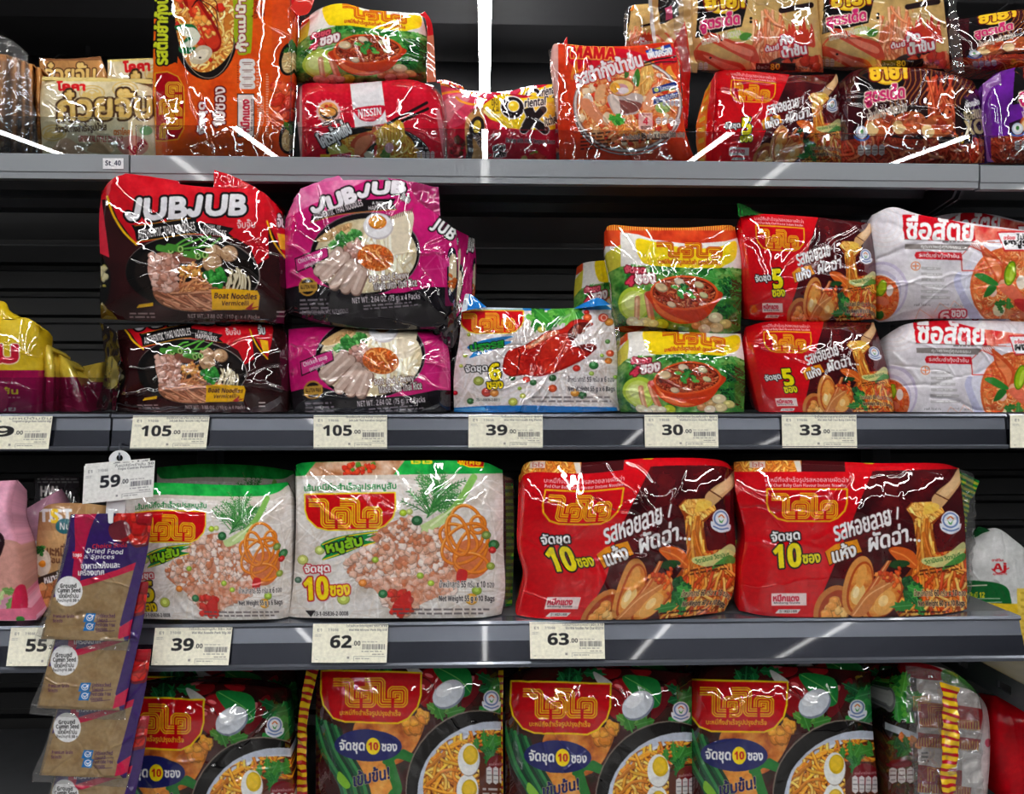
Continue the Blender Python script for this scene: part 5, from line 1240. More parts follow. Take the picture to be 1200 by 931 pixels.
def orange_art():
    """orange ten-pack lying on its side: everything on it is turned a quarter turn"""
    A = Art(172, -60, 376, 188, (226, 78, 14), 3.2).f(178, 0, .2041)
    full = A.mask([(-40, -300), (980, -300), (980, 940), (-40, 940)]); A.mottle(full, [(206, 60, 8), (228, 80, 14), (238, 96, 24)], 170, 2)
    A.rect(-40, -300, 60, 940, (226, 120, 24), op=.5)
    A.ell(300, 120, 200, 340, (20, 14, 12), -4); A.poly([(-20, -300), (160, -300), (150, 300), (130, 360), (40, 370), (20, 240), (40, 120), (0, 40)], (18, 14, 12), True)
    A.line(A.epts(305, 90, 178, 360, -4)[2:18], 4, (170, 150, 130))
    m = A.mask(smooth_pts([(130, -300), (460, -300), (470, 200), (440, 320), (330, 410), (230, 390), (160, 260), (130, 60)], 5, True)); A._put(m, 0, 0, (206, 120, 40))
    A.noodles(m, 330, 70, 12, [(236, 206, 120), (226, 180, 90), (240, 216, 150), (214, 140, 60)], (176, 70, 20), curl=1.1)
    A.bits(m, 26, 12, 30, [(206, 40, 24), (190, 30, 20), (226, 80, 40)])
    A.poly([(200, -100), (290, 20), (370, 150), (400, 230), (380, 290), (320, 290), (290, 180), (230, 70), (180, 10)], (150, 20, 14), True); A.poly([(205, -60), (285, 50), (360, 170), (390, 240), (360, 280), (310, 250), (270, 150), (215, 60)], (206, 50, 26), True)
    A.bits(A.mask([(210, -20), (280, 60), (370, 200), (330, 250), (250, 110)]), 18, 12, 26, [(236, 150, 60), (226, 80, 36), (240, 180, 90)])
    for x in (-90, -40, 10): A.line([(230, 40), (270, 0), (360, x + 90), (380, x + 160)], 6, (80, 20, 14), True)
    for p, c in (([(130, 150), (230, 140), (270, 190), (250, 220), (170, 190)], (24, 110, 60)), ([(160, 170), (240, 160), (280, 215), (200, 214)], (226, 226, 206)), ([(160, 270), (240, 230), (200, 215), (160, 280)], (20, 100, 56)), ([(170, 260), (250, 215), (275, 225), (230, 270)], (222, 224, 206)), ([(160, 280), (250, 270), (220, 305), (170, 305)], (24, 110, 60))): A.poly(p, c, True)
    A.poly([(215, 330), (270, 265), (330, 270), (345, 310), (300, 360), (240, 365)], (206, 190, 160), True); A.poly([(240, 330), (280, 285), (325, 290), (300, 340)], (232, 222, 200), True); A.ell(276, 330, 8, 6, (50, 30, 20))
    A.poly([(440, -300), (575, -300), (575, 240), (550, 310), (500, 315), (490, 280), (470, 200), (470, 60)], (150, 170, 20), True)
    A.text('กุ้งแม่น้ำ', 368, 112, 668, 178, (236, 232, 210), rot=-90, bold=5, outline=(6, (150, 30, 60)))
    A.text('รสต้มยำกุ้งน้ำข้น', -195, 60, 315, 170, (206, 216, 40), rot=-90, bold=5, outline=(9, K_))
    A.poly([(18, 420), (90, 412), (150, 440), (182, 500), (186, 590), (182, 740), (150, 800), (80, 810), (20, 808)], (170, 10, 24)); A.line([(18, 420), (90, 412), (150, 440), (182, 500), (186, 590), (182, 740), (150, 800), (80, 810), (20, 808)], 7, (226, 160, 30), closed=True)
    A.maze_logo(105 - 165, 636 - 68, 105 + 165, 636 + 68, (170, 10, 24), (232, 186, 40), rot=-90)
    A.text('จัดชุด', 198, 650, 378, 708, (240, 226, 222), rot=-90, bold=4, outline=(8, (150, 20, 20))); A.text('10ซอง', 272, 580, 498, 650, (240, 226, 222), rot=-90, bold=6, outline=(9, (110, 16, 16)))
    A.rect(490, 538, 588, 788, K_); A.rect(495, 543, 583, 783, (236, 220, 214)); A.text('หมึกแดง', 442, 640, 626, 690, (196, 20, 50), rot=-90, bold=3.4); A.text('Mcdang Guide', 482, 652, 666, 668, (60, 40, 40), rot=-90, bold=1)
    for k in range(4): y = 345 + k * 42; A.poly([(508, y), (545, y - 6), (586, y), (590, y + 36), (545, y + 40), (506, y + 36)], (232, 226, 222), True); A.line([(520, y + 16), (578, y + 16)], 4, (120, 60, 50)); A.line([(530, y + 26), (570, y + 26)], 3, (120, 60, 50))
    A.line([(600, 540), (640, 560), (640, 700), (610, 760), (598, 800)], 3, (236, 190, 170)); A.text('73-1-05836-2-0002', 536, 620, 704, 650, (236, 200, 190), rot=-90, bold=.6); A.lines_of_print(655, 420, 672, 790, 26, (236, 190, 170), seed=2)
    A.lines_of_print(490, 370, 500, 480, 8, (120, 30, 20), seed=3); A.lines_of_print(600, 350, 618, 500, 8, (240, 200, 190), seed=5); A.text('น้ำหนักสุทธิ', 530, 20, 660, 60, (90, 20, 10), rot=-90, bold=1.4); A.text('Net Weight', 575, 10, 705, 44, (90, 20, 10), rot=-90, bold=1.4)
    # right gusset with the smaller picture
    A.rect(690, -300, 980, 940, (214, 70, 30), op=.6)
    for cy in (340, 790): A.ell(790, cy, 60, 96, (20, 16, 14), 10); A.ell(788, cy + 10, 42, 70, (206, 180, 130), 10); A.noodles(A.emask(788, cy + 10, 40, 66), 20, 50, 8, [(232, 210, 160), (214, 180, 120)], (150, 100, 50)); A.leaves(A.emask(800, cy - 70, 30, 30), 6, 26, [(60, 120, 40), (40, 96, 36)])
    A.bits(A.mask([(700, 470), (800, 460), (800, 690), (700, 690)]), 30, 14, 40, [(206, 50, 30), (226, 90, 50), (190, 40, 30)])
    A.poly([(780, -300), (980, -300), (980, 70), (820, 80)], (206, 24, 30), True)
    return A.done()
orange10 = orange_art()

def nissin_art():
    A = Art(344, 88, 528, 192, (200, 14, 40), 3.4).f(345, 0, .2041)
    full = A.mask([(0, 440), (900, 440), (900, 940), (0, 940)]); A.mottle(full, [(180, 8, 30), (204, 16, 42), (216, 30, 54)], 120, 2)
    for i in range(26):
        for j in range(14): A.rect(40 + i * 32, 480 + j * 26, 54 + i * 32, 490 + j * 26, (222, 40, 64), op=.35)
    A.rect(0, 440, 44, 940, (190, 150, 150)); A.rect(0, 440, 30, 700, (150, 60, 70))
    A.poly([(318, 482), (500, 464), (532, 712), (348, 732)], (226, 222, 226))
    A.poly([(347, 622), (512, 606), (506, 660), (470, 692), (430, 700), (385, 690), (355, 660)], (206, 14, 46), True); A.poly([(347, 622), (512, 606), (510, 630), (350, 648)], (206, 14, 46)); A.text('NISSIN', 366, 622, 498, 668, W_, rot=-5, bold=3); A.text('ตรานิสชิน', 405, 674, 460, 690, (236, 200, 206), rot=-4, bold=.8)
    A.ell(195, 640, 68, 66, (236, 190, 190)); 
    for k in range(18): a = k * .349; A.poly([(195 + 62 * math.cos(a - .12), 640 + 60 * math.sin(a - .12)), (195 + 80 * math.cos(a), 640 + 78 * math.sin(a)), (195 + 62 * math.cos(a + .12), 640 + 60 * math.sin(a + .12))], (232, 180, 176))
    A.ell(195, 640, 56, 54, (232, 160, 80)); A.ell(198, 650, 50, 36, (40, 24, 20)); A.ell(196, 644, 44, 26, (226, 150, 60)); A.ell(184, 610, 12, 10, (206, 60, 40)); A.ell(160, 626, 10, 9, (206, 80, 50)); A.ell(208, 606, 10, 9, (216, 90, 50)); A.text('อร่อย โดย', 156, 682, 260, 716, K_, rot=-12, bold=2, outline=(3, (236, 200, 190)))
    A.ell(480, 880, 300, 158, (16, 12, 12), 3); A.line(A.epts(480, 880, 296, 154, 3)[20:40], 3, (120, 100, 90))
    m = A.mask(smooth_pts([(190, 900), (260, 800), (360, 770), (500, 740), (620, 760), (690, 830), (710, 940), (190, 940)], 5, True)); A._put(m, 0, 0, (206, 120, 30)); A.noodles(m, 190, 80, 10, [(236, 184, 70), (226, 156, 44), (240, 200, 100)], (150, 70, 10), curl=.9)
    A.poly([(490, 740), (600, 694), (630, 730), (622, 820), (500, 830)], (236, 190, 60), True); [A.line([(520 + k * 17, 712 - k * 3), (515 + k * 18, 830)], 7, (206, 140, 36)) for k in range(6)]
    A.poly([(320, 830), (370, 770), (440, 760), (470, 800), (430, 880), (380, 940), (300, 940), (360, 870)], (206, 80, 50), True); A.poly([(350, 820), (400, 780), (450, 790), (400, 870), (350, 900)], (236, 140, 100), True); [A.line([(440, 770), (455 + k * 14, 730 - k * 2)], 5, (226, 110, 70)) for k in range(4)]
    A.ell(250, 860, 60, 40, (206, 200, 90), 10); A.poly([(420, 860), (470, 820), (460, 900), (400, 920)], (30, 50, 30), True); A.leaves(A.mask([(470, 860), (560, 850), (540, 920), (470, 920)]), 6, 36, [(120, 160, 80), (70, 130, 60)]); A.ell(545, 850, 26, 30, (226, 160, 170)); A.ell(430, 890, 30, 20, (226, 214, 190)); A.poly([(460, 840), (476, 830), (470, 900), (455, 900)], (206, 60, 50))
    A.line([(540, 712), (760, 590)], 17, (18, 12, 12)); A.line([(620, 698), (766, 624)], 17, (18, 12, 12))
    A.text('โคตรกุ้งแซ่บ', 136, 722, 328, 838, W_, rot=-28, bold=3.4, outline=(8, (30, 14, 14)))
    A.poly([(60, 875), (150, 872), (205, 890), (325, 876), (325, 940), (60, 940)], (206, 20, 46)); A.rect(150, 888, 206, 910, (240, 200, 40)); A.text('ยากิโซบะ', 215, 888, 318, 914, W_, bold=1.6, rot=-3)
    A.nutri(702, 866, 806, 912, 4, (232, 222, 222), (100, 50, 50)); A.lines_of_print(690, 840, 790, 862, 1, (232, 214, 214), seed=1)
    A.poly([(812, 640), (830, 620), (900, 900), (860, 930)], (220, 200, 204), op=.6)
    return A.done()
nissin4 = nissin_art()

def ok_art():
    A = Art(508, 92, 664, 192, (196, 16, 44), 3.4).f(510, 90, .125)
    full = A.mask([(-20, 0), (1260, 0), (1260, 840), (-20, 840)]); A.mottle(full, [(170, 10, 36), (198, 18, 46), (214, 34, 60)], 160, 2)
    A.poly([(-20, 0), (300, 60), (560, 150), (500, 200), (430, 260), (300, 420), (130, 470), (60, 240), (-20, 130)], (216, 60, 90), True); A.poly([(80, 240), (230, 160), (330, 200), (200, 330), (110, 430)], (226, 140, 150), True, .8)
    for p in ([(60, 160), (200, 140), (330, 150), (420, 200)], [(200, 200), (260, 240), (380, 260), (470, 210)], [(-20, 60), (60, 70), (130, 90)]): A.line(p, 22, (236, 150, 40), True)
    A.poly([(430, 290), (520, 215), (640, 160), (830, 200), (1000, 160), (1150, 220), (1150, 480), (700, 485), (600, 430), (520, 400), (470, 350)], (236, 196, 30), True); A.poly([(440, 310), (560, 350), (620, 340), (600, 380), (500, 375)], (240, 220, 150), True)
    A.mottle(A.mask([(920, 250), (1160, 230), (1160, 470), (950, 470)]), [(226, 150, 30), (236, 180, 40), (240, 200, 70)], 60, 3)
    A.text('맛있', 530, 200, 600, 330, (70, 50, 30), bold=2)
    A.ell(725, 288, 116, 110, (236, 226, 226), 20); A.ell(725, 288, 106, 100, (34, 24, 26), 20); A.ell(732, 275, 58, 56, (236, 226, 226), 10); A.ell(734, 275, 50, 48, (240, 200, 40), 10); A.ell(720, 262, 18, 12, (250, 230, 140))
    for w, c in ((132, (236, 226, 226)), (112, (34, 24, 26))): A.line([(870, 290), (905, 380), (850, 480)], w * .8, c, butt=True); A.line([(1010, 310), (830, 500)], w * .62, c); A.line([(900, 400), (1030, 500)], w * .7, c)
    A.line([(1010, 310), (830, 500)], 60, (34, 24, 26)); A.line([(870, 300), (905, 380), (850, 480)], 86, (34, 24, 26), butt=True)
    A.text('riental', 836, 196, 1040, 276, (34, 24, 26), rot=-6, bold=5, outline=(9, (240, 230, 226)), shear=.2); A.text('itchen', 1020, 360, 1160, 450, (34, 24, 26), rot=-14, bold=4, outline=(8, (240, 226, 200)), shear=.2)
    A.text('Shrimp with Fried Tempura Sauce', 662, 580, 1122, 636, (36, 14, 20), rot=2, bold=3.4, outline=(4, (236, 200, 206)), shear=.1)
    A.text('แบบ', 545, 650, 652, 692, (40, 20, 24), rot=-4, bold=5, outline=(7, (236, 214, 216))); A.text('แห้ง', 552, 694, 660, 752, (40, 20, 24), rot=-4, bold=5, outline=(7, (236, 214, 216)))
    A.line(A.epts(600, 700, 70, 66)[0:14], 6, (236, 180, 190))
    A.poly([(880, 740), (900, 710), (960, 695), (950, 725), (900, 750)], (130, 150, 60), True); A.bits(A.mask([(820, 780), (900, 740), (1000, 740), (1040, 840), (820, 840)]), 26, 20, 50, [(206, 60, 50), (180, 40, 40), (226, 110, 80)]); A.poly([(780, 800), (840, 740), (870, 800), (800, 830)], (200, 170, 100), True)
    # side gusset on the left with the same mark turned
    A.poly([(300, 380), (440, 280), (460, 400), (480, 800), (320, 800), (280, 580)], (206, 150, 90), True); A.ell(390, 480, 70, 110, (40, 28, 28), 10); A.ell(392, 470, 36, 62, (226, 190, 60), 10); A.line([(320, 570), (330, 700), (300, 810)], 56, (40, 28, 28)); A.text('맛있', 330, 290, 420, 340, (90, 60, 40), rot=-30, bold=2); A.text('riental', 330, 620, 560, 680, (60, 40, 40), rot=60, bold=4, outline=(6, (226, 200, 190)))
    A.bits(A.mask([(110, 600), (260, 560), (260, 800), (120, 800)]), 22, 16, 50, [(150, 30, 40), (110, 20, 30), (80, 50, 30), (190, 60, 60)])
    return A.done()
okpack = ok_art()

def mama_art():
    A = Art(640, 44, 822, 194, (214, 52, 22), 3.4).f(650, 40, .1611)
    full = A.mask([(-80, 0), (1100, 0), (1100, 960), (-80, 960)]); A.mottle(full, [(196, 40, 14), (218, 56, 24), (228, 76, 40)], 150, 2)
    A.poly([(110, 90), (500, 110), (700, 150), (860, 90), (900, 200), (600, 240), (400, 230), (150, 250)], (206, 16, 40), True)
    for k in range(12): x = 120 + k * 62; A.poly([(x, 330), (x + 10, 250), (x + 40, 190 + (k % 3) * 20), (x + 50, 260), (x + 80, 330)], [(236, 130, 40), (226, 90, 30), (240, 160, 60)][k % 3], True)
    A.ell(530, 520, 398, 345, (120, 110, 110)); A.ell(530, 520, 390, 338, (226, 214, 208)); A.ell(530, 520, 375, 325, (150, 90, 80)); A.ell(530, 520, 366, 316, (216, 120, 70))
    m = A.emask(530, 520, 360, 310); A.mottle(m, [(206, 70, 34), (226, 110, 56), (236, 160, 100), (214, 80, 40)], 70, 5)
    A.noodles(m, 260, 80, 10, [(226, 130, 66), (236, 160, 90), (214, 100, 44), (240, 190, 130)], (190, 70, 30), curl=.9); A.bits(m, 50, 12, 34, [(206, 50, 30), (226, 90, 50), (236, 170, 120), (240, 206, 170)])
    A.line(A.epts(530, 540, 395, 340)[2:19], 10, (90, 80, 80)); A.line(A.epts(530, 530, 402, 348)[2:19], 5, (236, 230, 230))
    A.poly([(520, 330), (560, 240), (600, 250), (570, 340)], (236, 150, 120), True); A.poly([(560, 340), (600, 250), (620, 300), (610, 380), (580, 370)], (60, 120, 40), True); A.poly([(510, 260), (530, 230), (540, 300), (510, 320)], (60, 110, 50), True)
    A.poly([(620, 330), (640, 230), (700, 220), (720, 330), (660, 440), (610, 440)], (226, 170, 90), True); A.noodles(A.mask([(620, 330), (640, 230), (700, 220), (720, 330), (660, 440), (610, 440)]), 24, 130, 10, [(236, 190, 110), (226, 160, 80)], (190, 110, 40), curl=.2, ang=95, spread=.4)
    A.poly([(640, 520), (700, 400), (760, 350), (800, 330), (740, 420), (720, 540), (660, 560)], (236, 160, 120), True); A.poly([(200, 470), (250, 430), (280, 500), (210, 520)], (236, 220, 206), True); A.poly([(170, 500), (260, 480), (380, 640), (300, 640)], (226, 140, 100), True); A.ell(330, 430, 36, 70, (232, 170, 120), 20)
    A.poly([(395, 440), (630, 440), (610, 560), (560, 586), (470, 586), (420, 560)], (196, 176, 170), True); A.poly([(420, 480), (620, 500), (600, 560), (460, 580)], (130, 70, 64), True); A.poly([(400, 450), (460, 450), (480, 580), (430, 560)], (226, 206, 196), True)
    A.ell(486, 384, 98, 66, (190, 90, 40)); A.ell(486, 388, 86, 56, (240, 200, 120)); A.ell(480, 400, 56, 40, (214, 150, 160)); A.ell(440, 390, 36, 36, (246, 170, 50)); A.ell(500, 410, 40, 22, (236, 220, 226))
    A.ell(382, 606, 32, 40, (226, 196, 160)); A.leaves(A.emask(450, 620, 46, 36), 12, 34, [(60, 160, 50), (40, 130, 40), (90, 180, 70)])
    A.noodles(A.emask(570, 700, 110, 50), 40, 50, 9, [(236, 150, 60), (226, 120, 40)], (150, 50, 14), curl=1)
    A.line([(600, 230), (720, 190), (880, 158)], 12, (40, 24, 22)); A.line([(620, 240), (760, 205), (886, 196)], 9, (60, 40, 36))
    A.ell(170, 128, 60, 56, (240, 150, 60)); A.ell(172, 124, 48, 44, (190, 20, 30)); A.ell(176, 128, 16, 12, (240, 180, 40)); A.text('MAMA', 120, 92, 440, 180, (200, 20, 30), rot=3, bold=10, outline=(9, (240, 160, 70)))
    A.text('รสยำกุ้งน้ำข้น', 140, 190, 640, 340, (232, 222, 226), rot=-17, bold=6, outline=(8, (190, 20, 34)))
    A.poly([(660, 120), (840, 70), (860, 122), (680, 172)], (30, 60, 150)); A.poly([(720, 108), (770, 90), (790, 110)], (240, 190, 40)); A.text('เพิ่มเครื่อง', 672, 92, 852, 162, W_, rot=-14, bold=4)
    A.poly([(706, 396), (880, 345), (886, 392), (714, 440)], (30, 50, 130)); A.text('มีสารอาหาร', 766, 372, 872, 410, W_, rot=-13, bold=2); A.ell(738, 408, 18, 16, (200, 216, 120)); A.poly([(714, 470), (890, 424), (894, 462), (718, 520)], (30, 50, 130)); A.text('ชูรสเข้มข้น', 730, 446, 886, 490, W_, rot=-13, bold=2); A.line([(776, 418), (870, 402)], 6, (70, 160, 70))
    A.ell(784, 540, 56, 40, (170, 190, 110)); A.text('ธรรมชาติ', 740, 545, 830, 570, (60, 110, 50), bold=1); A.nutri(780, 480, 900, 530, 4, (206, 206, 222), (90, 80, 120)); A.nutri(730, 606, 916, 662, 4, (232, 226, 228), (120, 60, 60))
    A.rect(610, 574, 710, 700, (236, 190, 190), op=.85); A.text('จัดชุด', 624, 580, 694, 600, (120, 20, 30), bold=1.5); A.text('4', 642, 610, 678, 660, (206, 20, 50), bold=4); A.text('ซอง', 626, 672, 696, 694, (60, 30, 30), bold=2)
    A.text('น้ำหนักสุทธิ 95 กรัม x 4 ซอง (380 กรัม)', 496, 716, 946, 770, (50, 30, 30), rot=-3, bold=2.6, outline=(4, (232, 206, 190)))
    A.lines_of_print(188, 715, 440, 850, 5, (50, 20, 16), seed=3, rot=-.07); A.lines_of_print(480, 770, 930, 800, 1, (60, 30, 26), seed=6, rot=-.08)
    A.rect(-80, 0, 26, 620, (214, 196, 196), op=.75)
    return A.done()
mama4 = mama_art()

def yum_art(base, variant, fr, fx, fy, fs):
    """yellow-lettered black panel packs: gold, maroon and purple kinds"""
    A = Art(*fr, base, 3.2).f(fx, fy, fs)
    full = A.mask([(-60, -120), (1000, -120), (1000, 1000), (-60, 1000)])
    b = np.array(base, float)
    A.mottle(full, [b * .82, b, np.minimum(b * 1.12, 255)], 140, 3)
    def wave(c, n=16):
        for k in range(n):
            o = k * 26
            A.line([(o + 250, -100), (o + 290, 60), (o + 230, 180), (o + 330, 300), (o + 260, 420)], 5, c, True, op=.8)
    if variant == 'gold':
        A.poly([(78, -280), (356, -280), (345, 0), (312, 128), (60, 190), (72, 60)], (20, 16, 18))
        A.noodles(A.mask([(370, 60), (440, 25), (560, 20), (545, 170), (530, 320), (600, 370), (350, 380), (370, 220)]), 70, 210, 13, [(226, 140, 96), (214, 110, 70), (236, 170, 130)], (170, 70, 40), curl=.45, ang=92, spread=.35)
        A.line([(530, 38), (690, 10)], 32, (40, 24, 26)); A.ell(364, 80, 8, 8, K_); A.ell(364, 100, 8, 8, K_)
        for k in range(8): A.poly([(540 + k * 20, 220), (550 + k * 20, 140 - (k % 3) * 30), (575 + k * 20, 230)], (206, 60, 40), True)
        A.ell(280, 172, 50, 26, (170, 190, 90)); A.ell(280, 176, 40, 18, (206, 216, 130)); A.poly([(300, 180), (330, 160), (366, 170), (350, 200), (310, 204)], (70, 130, 50), True)
        for dx, dy in ((0, 0), (-60, 96)):
            A.poly([(110 + dx, 160 + dy), (180 + dx, 170 + dy), (260 + dx, 205 + dy), (380 + dx, 240 + dy), (400 + dx, 330 + dy), (260 + dx, 270 + dy), (160 + dx, 220 + dy), (116 + dx, 206 + dy)], (206, 70, 50), True); A.poly([(160 + dx, 185 + dy), (260 + dx, 220 + dy), (370 + dx, 260 + dy), (360 + dx, 290 + dy), (250 + dx, 250 + dy)], (232, 130, 106), True); A.ell(202 + dx, 202 + dy, 7, 6, K_)
            for k in range(4): A.line([(120 + dx, 190 + dy), (70 + dx - k * 8, 240 + dy + k * 12), (100 + dx - k * 10, 290 + dy + k * 10)], 4, (206, 80, 60), True)
        A.ell(700, 400, 260, 110, (50, 20, 20), 10); A.bits(A.emask(660, 390, 200, 80), 40, 14, 40, [(214, 70, 40), (226, 110, 70), (196, 50, 34)])
        A.text('ต้มยำ', 440, 225, 530, 256, W_, rot=-10, bold=2.2, outline=(6, (190, 24, 50))); A.text('กุ้ง', 520, 176, 590, 240, W_, rot=-12, bold=4, outline=(8, (190, 24, 50))); A.text('น้ำข้น', 530, 226, 664, 286, W_, rot=-12, bold=4, outline=(8, (190, 24, 50)))
        A.rect(390, 326, 606, 366, (30, 24, 24)); A.text('80', 470, 330, 518, 362, (240, 200, 50), bold=3); A.text('น้ำหนัก', 398, 336, 462, 358, (200, 190, 180), bold=1); A.text('กรัม x 5 ซอง', 524, 338, 670, 362, (60, 40, 36), bold=1.6)
        A.nutri(20, 320, 130, 366, 4, (226, 220, 216), (120, 80, 70))
        lx, tx, sub = (116, -64, 322, 40), (84, 58, 302, 150), (92, 158, 306, 214)
    else:
        wave((176, 120, 50)); 
        A.poly([(80, -120), (330, -120), (310, 70), (240, 160), (60, 200)], (18, 14, 16)); A.poly([(40, 300), (330, 190), (640, 200), (640, 320), (40, 500)], (28, 16, 18), op=.8)
        A.noodles(A.mask([(420, 40), (560, 20), (570, 300), (600, 400), (380, 400), (430, 300)]), 80, 170, 12, [(196, 80, 44), (180, 60, 34), (214, 110, 66)], (110, 26, 14), curl=.5, ang=92, spread=.4)
        for cx, cy in ((190, 290), (330, 280), (480, 300)): A.ell(cx, cy + 10, 96, 66, (110, 40, 20), -8); A.ell(cx, cy, 88, 58, (196, 96, 50), -8); A.ell(cx - 50, cy + 22, 34, 36, (236, 200, 140)); A.bits(A.emask(cx + 10, cy - 10, 60, 36), 16, 10, 24, [(190, 70, 34), (214, 110, 60), (170, 50, 26)])
        m = A.mask([(-60, 380), (160, 350), (400, 370), (640, 350), (760, 380), (760, 560), (-60, 560)]); A.mottle(m, [(110, 24, 16), (170, 50, 30), (206, 80, 50)], 60, 4); A.noodles(m, 160, 110, 12, [(196, 70, 40), (180, 50, 30), (214, 110, 66)], (90, 20, 12), curl=.8)
        A.ell(86, 330, 30, 32, (200, 214, 236)); A.ell(86, 328, 22, 22, (236, 236, 240)); A.ell(86, 326, 9, 12, (60, 130, 60)); A.line(A.epts(86, 350, 36, 20)[0:20], 10, (70, 110, 190))
        A.nutri(66, 392, 206, 452, 4, (206, 200, 200), (110, 70, 70))
        if variant == 'maroon':
            A.poly([(600, 170), (690, 150), (740, 260), (720, 350), (620, 330)], (22, 16, 18), True); A.text('ผัดแห้ง', 620, 160, 690, 196, W_, rot=-14, bold=2); A.text('XO', 618, 262, 716, 340, (190, 170, 120), rot=-6, bold=5, outline=(7, K_)); A.text('ซอสเนย', 616, 214, 716, 260, (206, 190, 150), rot=-8, bold=2.4, outline=(4, K_))
        A.rect(480, 352, 660, 390, (30, 18, 20)); A.text('75', 568, 354, 612, 388, (236, 190, 40), bold=3); A.text('น้ำหนักสุทธิ', 486, 362, 560, 384, (200, 180, 170), bold=1); A.text('กรัม x 5 ซอง', 618, 376, 720, 398, (220, 200, 190), rot=4, bold=1.4)
        lx, tx, sub = (128, -40, 316, 70), (94, 92, 310, 190), (110, 190, 320, 262)
    cx, cy = (lx[0] + lx[2]) / 2, (lx[1] + lx[3]) / 2
    A.ell(cx, cy + 22, (lx[2] - lx[0]) * .44, (lx[3] - lx[1]) * .46, (236, 180, 30), -6); A.ell(cx, cy + 20, (lx[2] - lx[0]) * .4, (lx[3] - lx[1]) * .4, (246, 214, 60), -6)
    A.text('ยำยำ', lx[0], lx[1], lx[2], lx[3] - 14, (246, 200, 40), rot=-5, bold=7, outline=(9, (110, 20, 20)))
    A.text('สูตรเด็ด', *tx, (214, 40, 110), rot=-9, bold=4, shear=.2, outline=(6, (236, 210, 190))); A.text('เส้นใหญ่ เหนียวนุ่ม', *sub, (226, 216, 200), rot=-15, bold=2)
    return A.done()
gold5 = yum_art((206, 168, 104), 'gold', (952, -60, 1118, 88), 950, 0, .2148)
maroon5 = yum_art((64, 16, 24), 'maroon', (974, 70, 1164, 200), 990, 80, .2148 * 1.06)
purple5 = yum_art((104, 30, 150), 'purple', (1140, 66, 1290, 198), 1174, 80, .2148)

def yellow_art():
    A = Art(-70, 370, 64, 486, (206, 176, 30), 3.2)  # yellow darkened in the print to stand for the weaker light here
    A.mottle(A.mask([(-70, 370), (64, 370), (64, 432), (-70, 436)]), [(184, 150, 14), (206, 174, 34), (216, 190, 66)], 40, 2)
    A.rect(-70, 434, 64, 490, (150, 12, 70)); A.mottle(A.mask([(-70, 435), (64, 434), (64, 490), (-70, 490)]), [(130, 8, 56), (156, 14, 76), (176, 30, 96)], 40, 3)
    A.text('ต้ม', -38, 396, 20, 424, (190, 24, 50), bold=2.4, outline=(1.4, (240, 220, 190))); A.text('ชิ้น', 4, 454, 21, 462, (236, 214, 60), bold=.6); A.lines_of_print(4, 464, 26, 468, 1, (236, 160, 180), seed=1); A.text('อร่อย', -20, 476, 18, 482, (226, 200, 210), bold=.5)
    A.ell(-2, 468, 12, 16, (196, 60, 110))
    return A.done()
yellow = yellow_art()

def two_tone(fr, c1, c2, yy, seed, extra=None):
    A = Art(*fr, c1, 2.6)
    x0, y0, x1, y1 = fr
    b = np.array(c1, float); A.mottle(A.mask([(x0, y0), (x1, y0), (x1, y1), (x0, y1)]), [b * .85, b, np.minimum(b * 1.1, 255)], 30, seed)
    if yy is not None:
        A.rect(x0, yy, x1, y1 + 2, c2); b = np.array(c2, float); A.mottle(A.mask([(x0, yy), (x1, yy), (x1, y1 + 1), (x0, y1 + 1)]), [b * .85, b, np.minimum(b * 1.12, 255)], 30, seed + 1)
    if extra: extra(A)
    return A.done()
yellow_b = two_tone((44, 396, 100, 486), (206, 180, 60), (140, 10, 62), 442, 2)
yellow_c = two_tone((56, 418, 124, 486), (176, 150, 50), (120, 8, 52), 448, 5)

def pinkA(A):
    A.poly([(-20, 640), (20, 635), (32, 660), (34, 690), (-20, 700)], (206, 150, 140), True); A.leaves(A.mask([(-20, 690), (20, 690), (20, 712), (-20, 712)]), 8, 9, [(110, 150, 80), (180, 200, 140)])
    A.poly([(-6, 625), (6, 630), (2, 650), (-6, 655)], (40, 20, 26), True); A.poly([(18, 690), (30, 688), (32, 718), (14, 720)], (206, 40, 80), True); A.poly([(-20, 715), (40, 712), (46, 726), (-20, 728)], (226, 120, 150))
    A.ell(24, 726, 5, 4, (60, 140, 60))
pink_bag = two_tone((-34, 556, 52, 732), (226, 160, 186), (226, 160, 186), None, 3, pinkA)
def roseA(A):
    A.text('NT', 26, 634, 44, 650, W_, bold=1, rot=4); A.rect(22, 624, 36, 664, (190, 60, 90), op=.6); A.ell(38, 652, 11, 10, (40, 110, 130)); A.text('Nu', 32, 648, 44, 656, W_, bold=.4); A.text('LSDA', 30, 684, 44, 692, (120, 60, 80), bold=.4)
rose_bag = two_tone((14, 568, 82, 734), (206, 150, 176), (180, 110, 140), 690, 8, roseA)
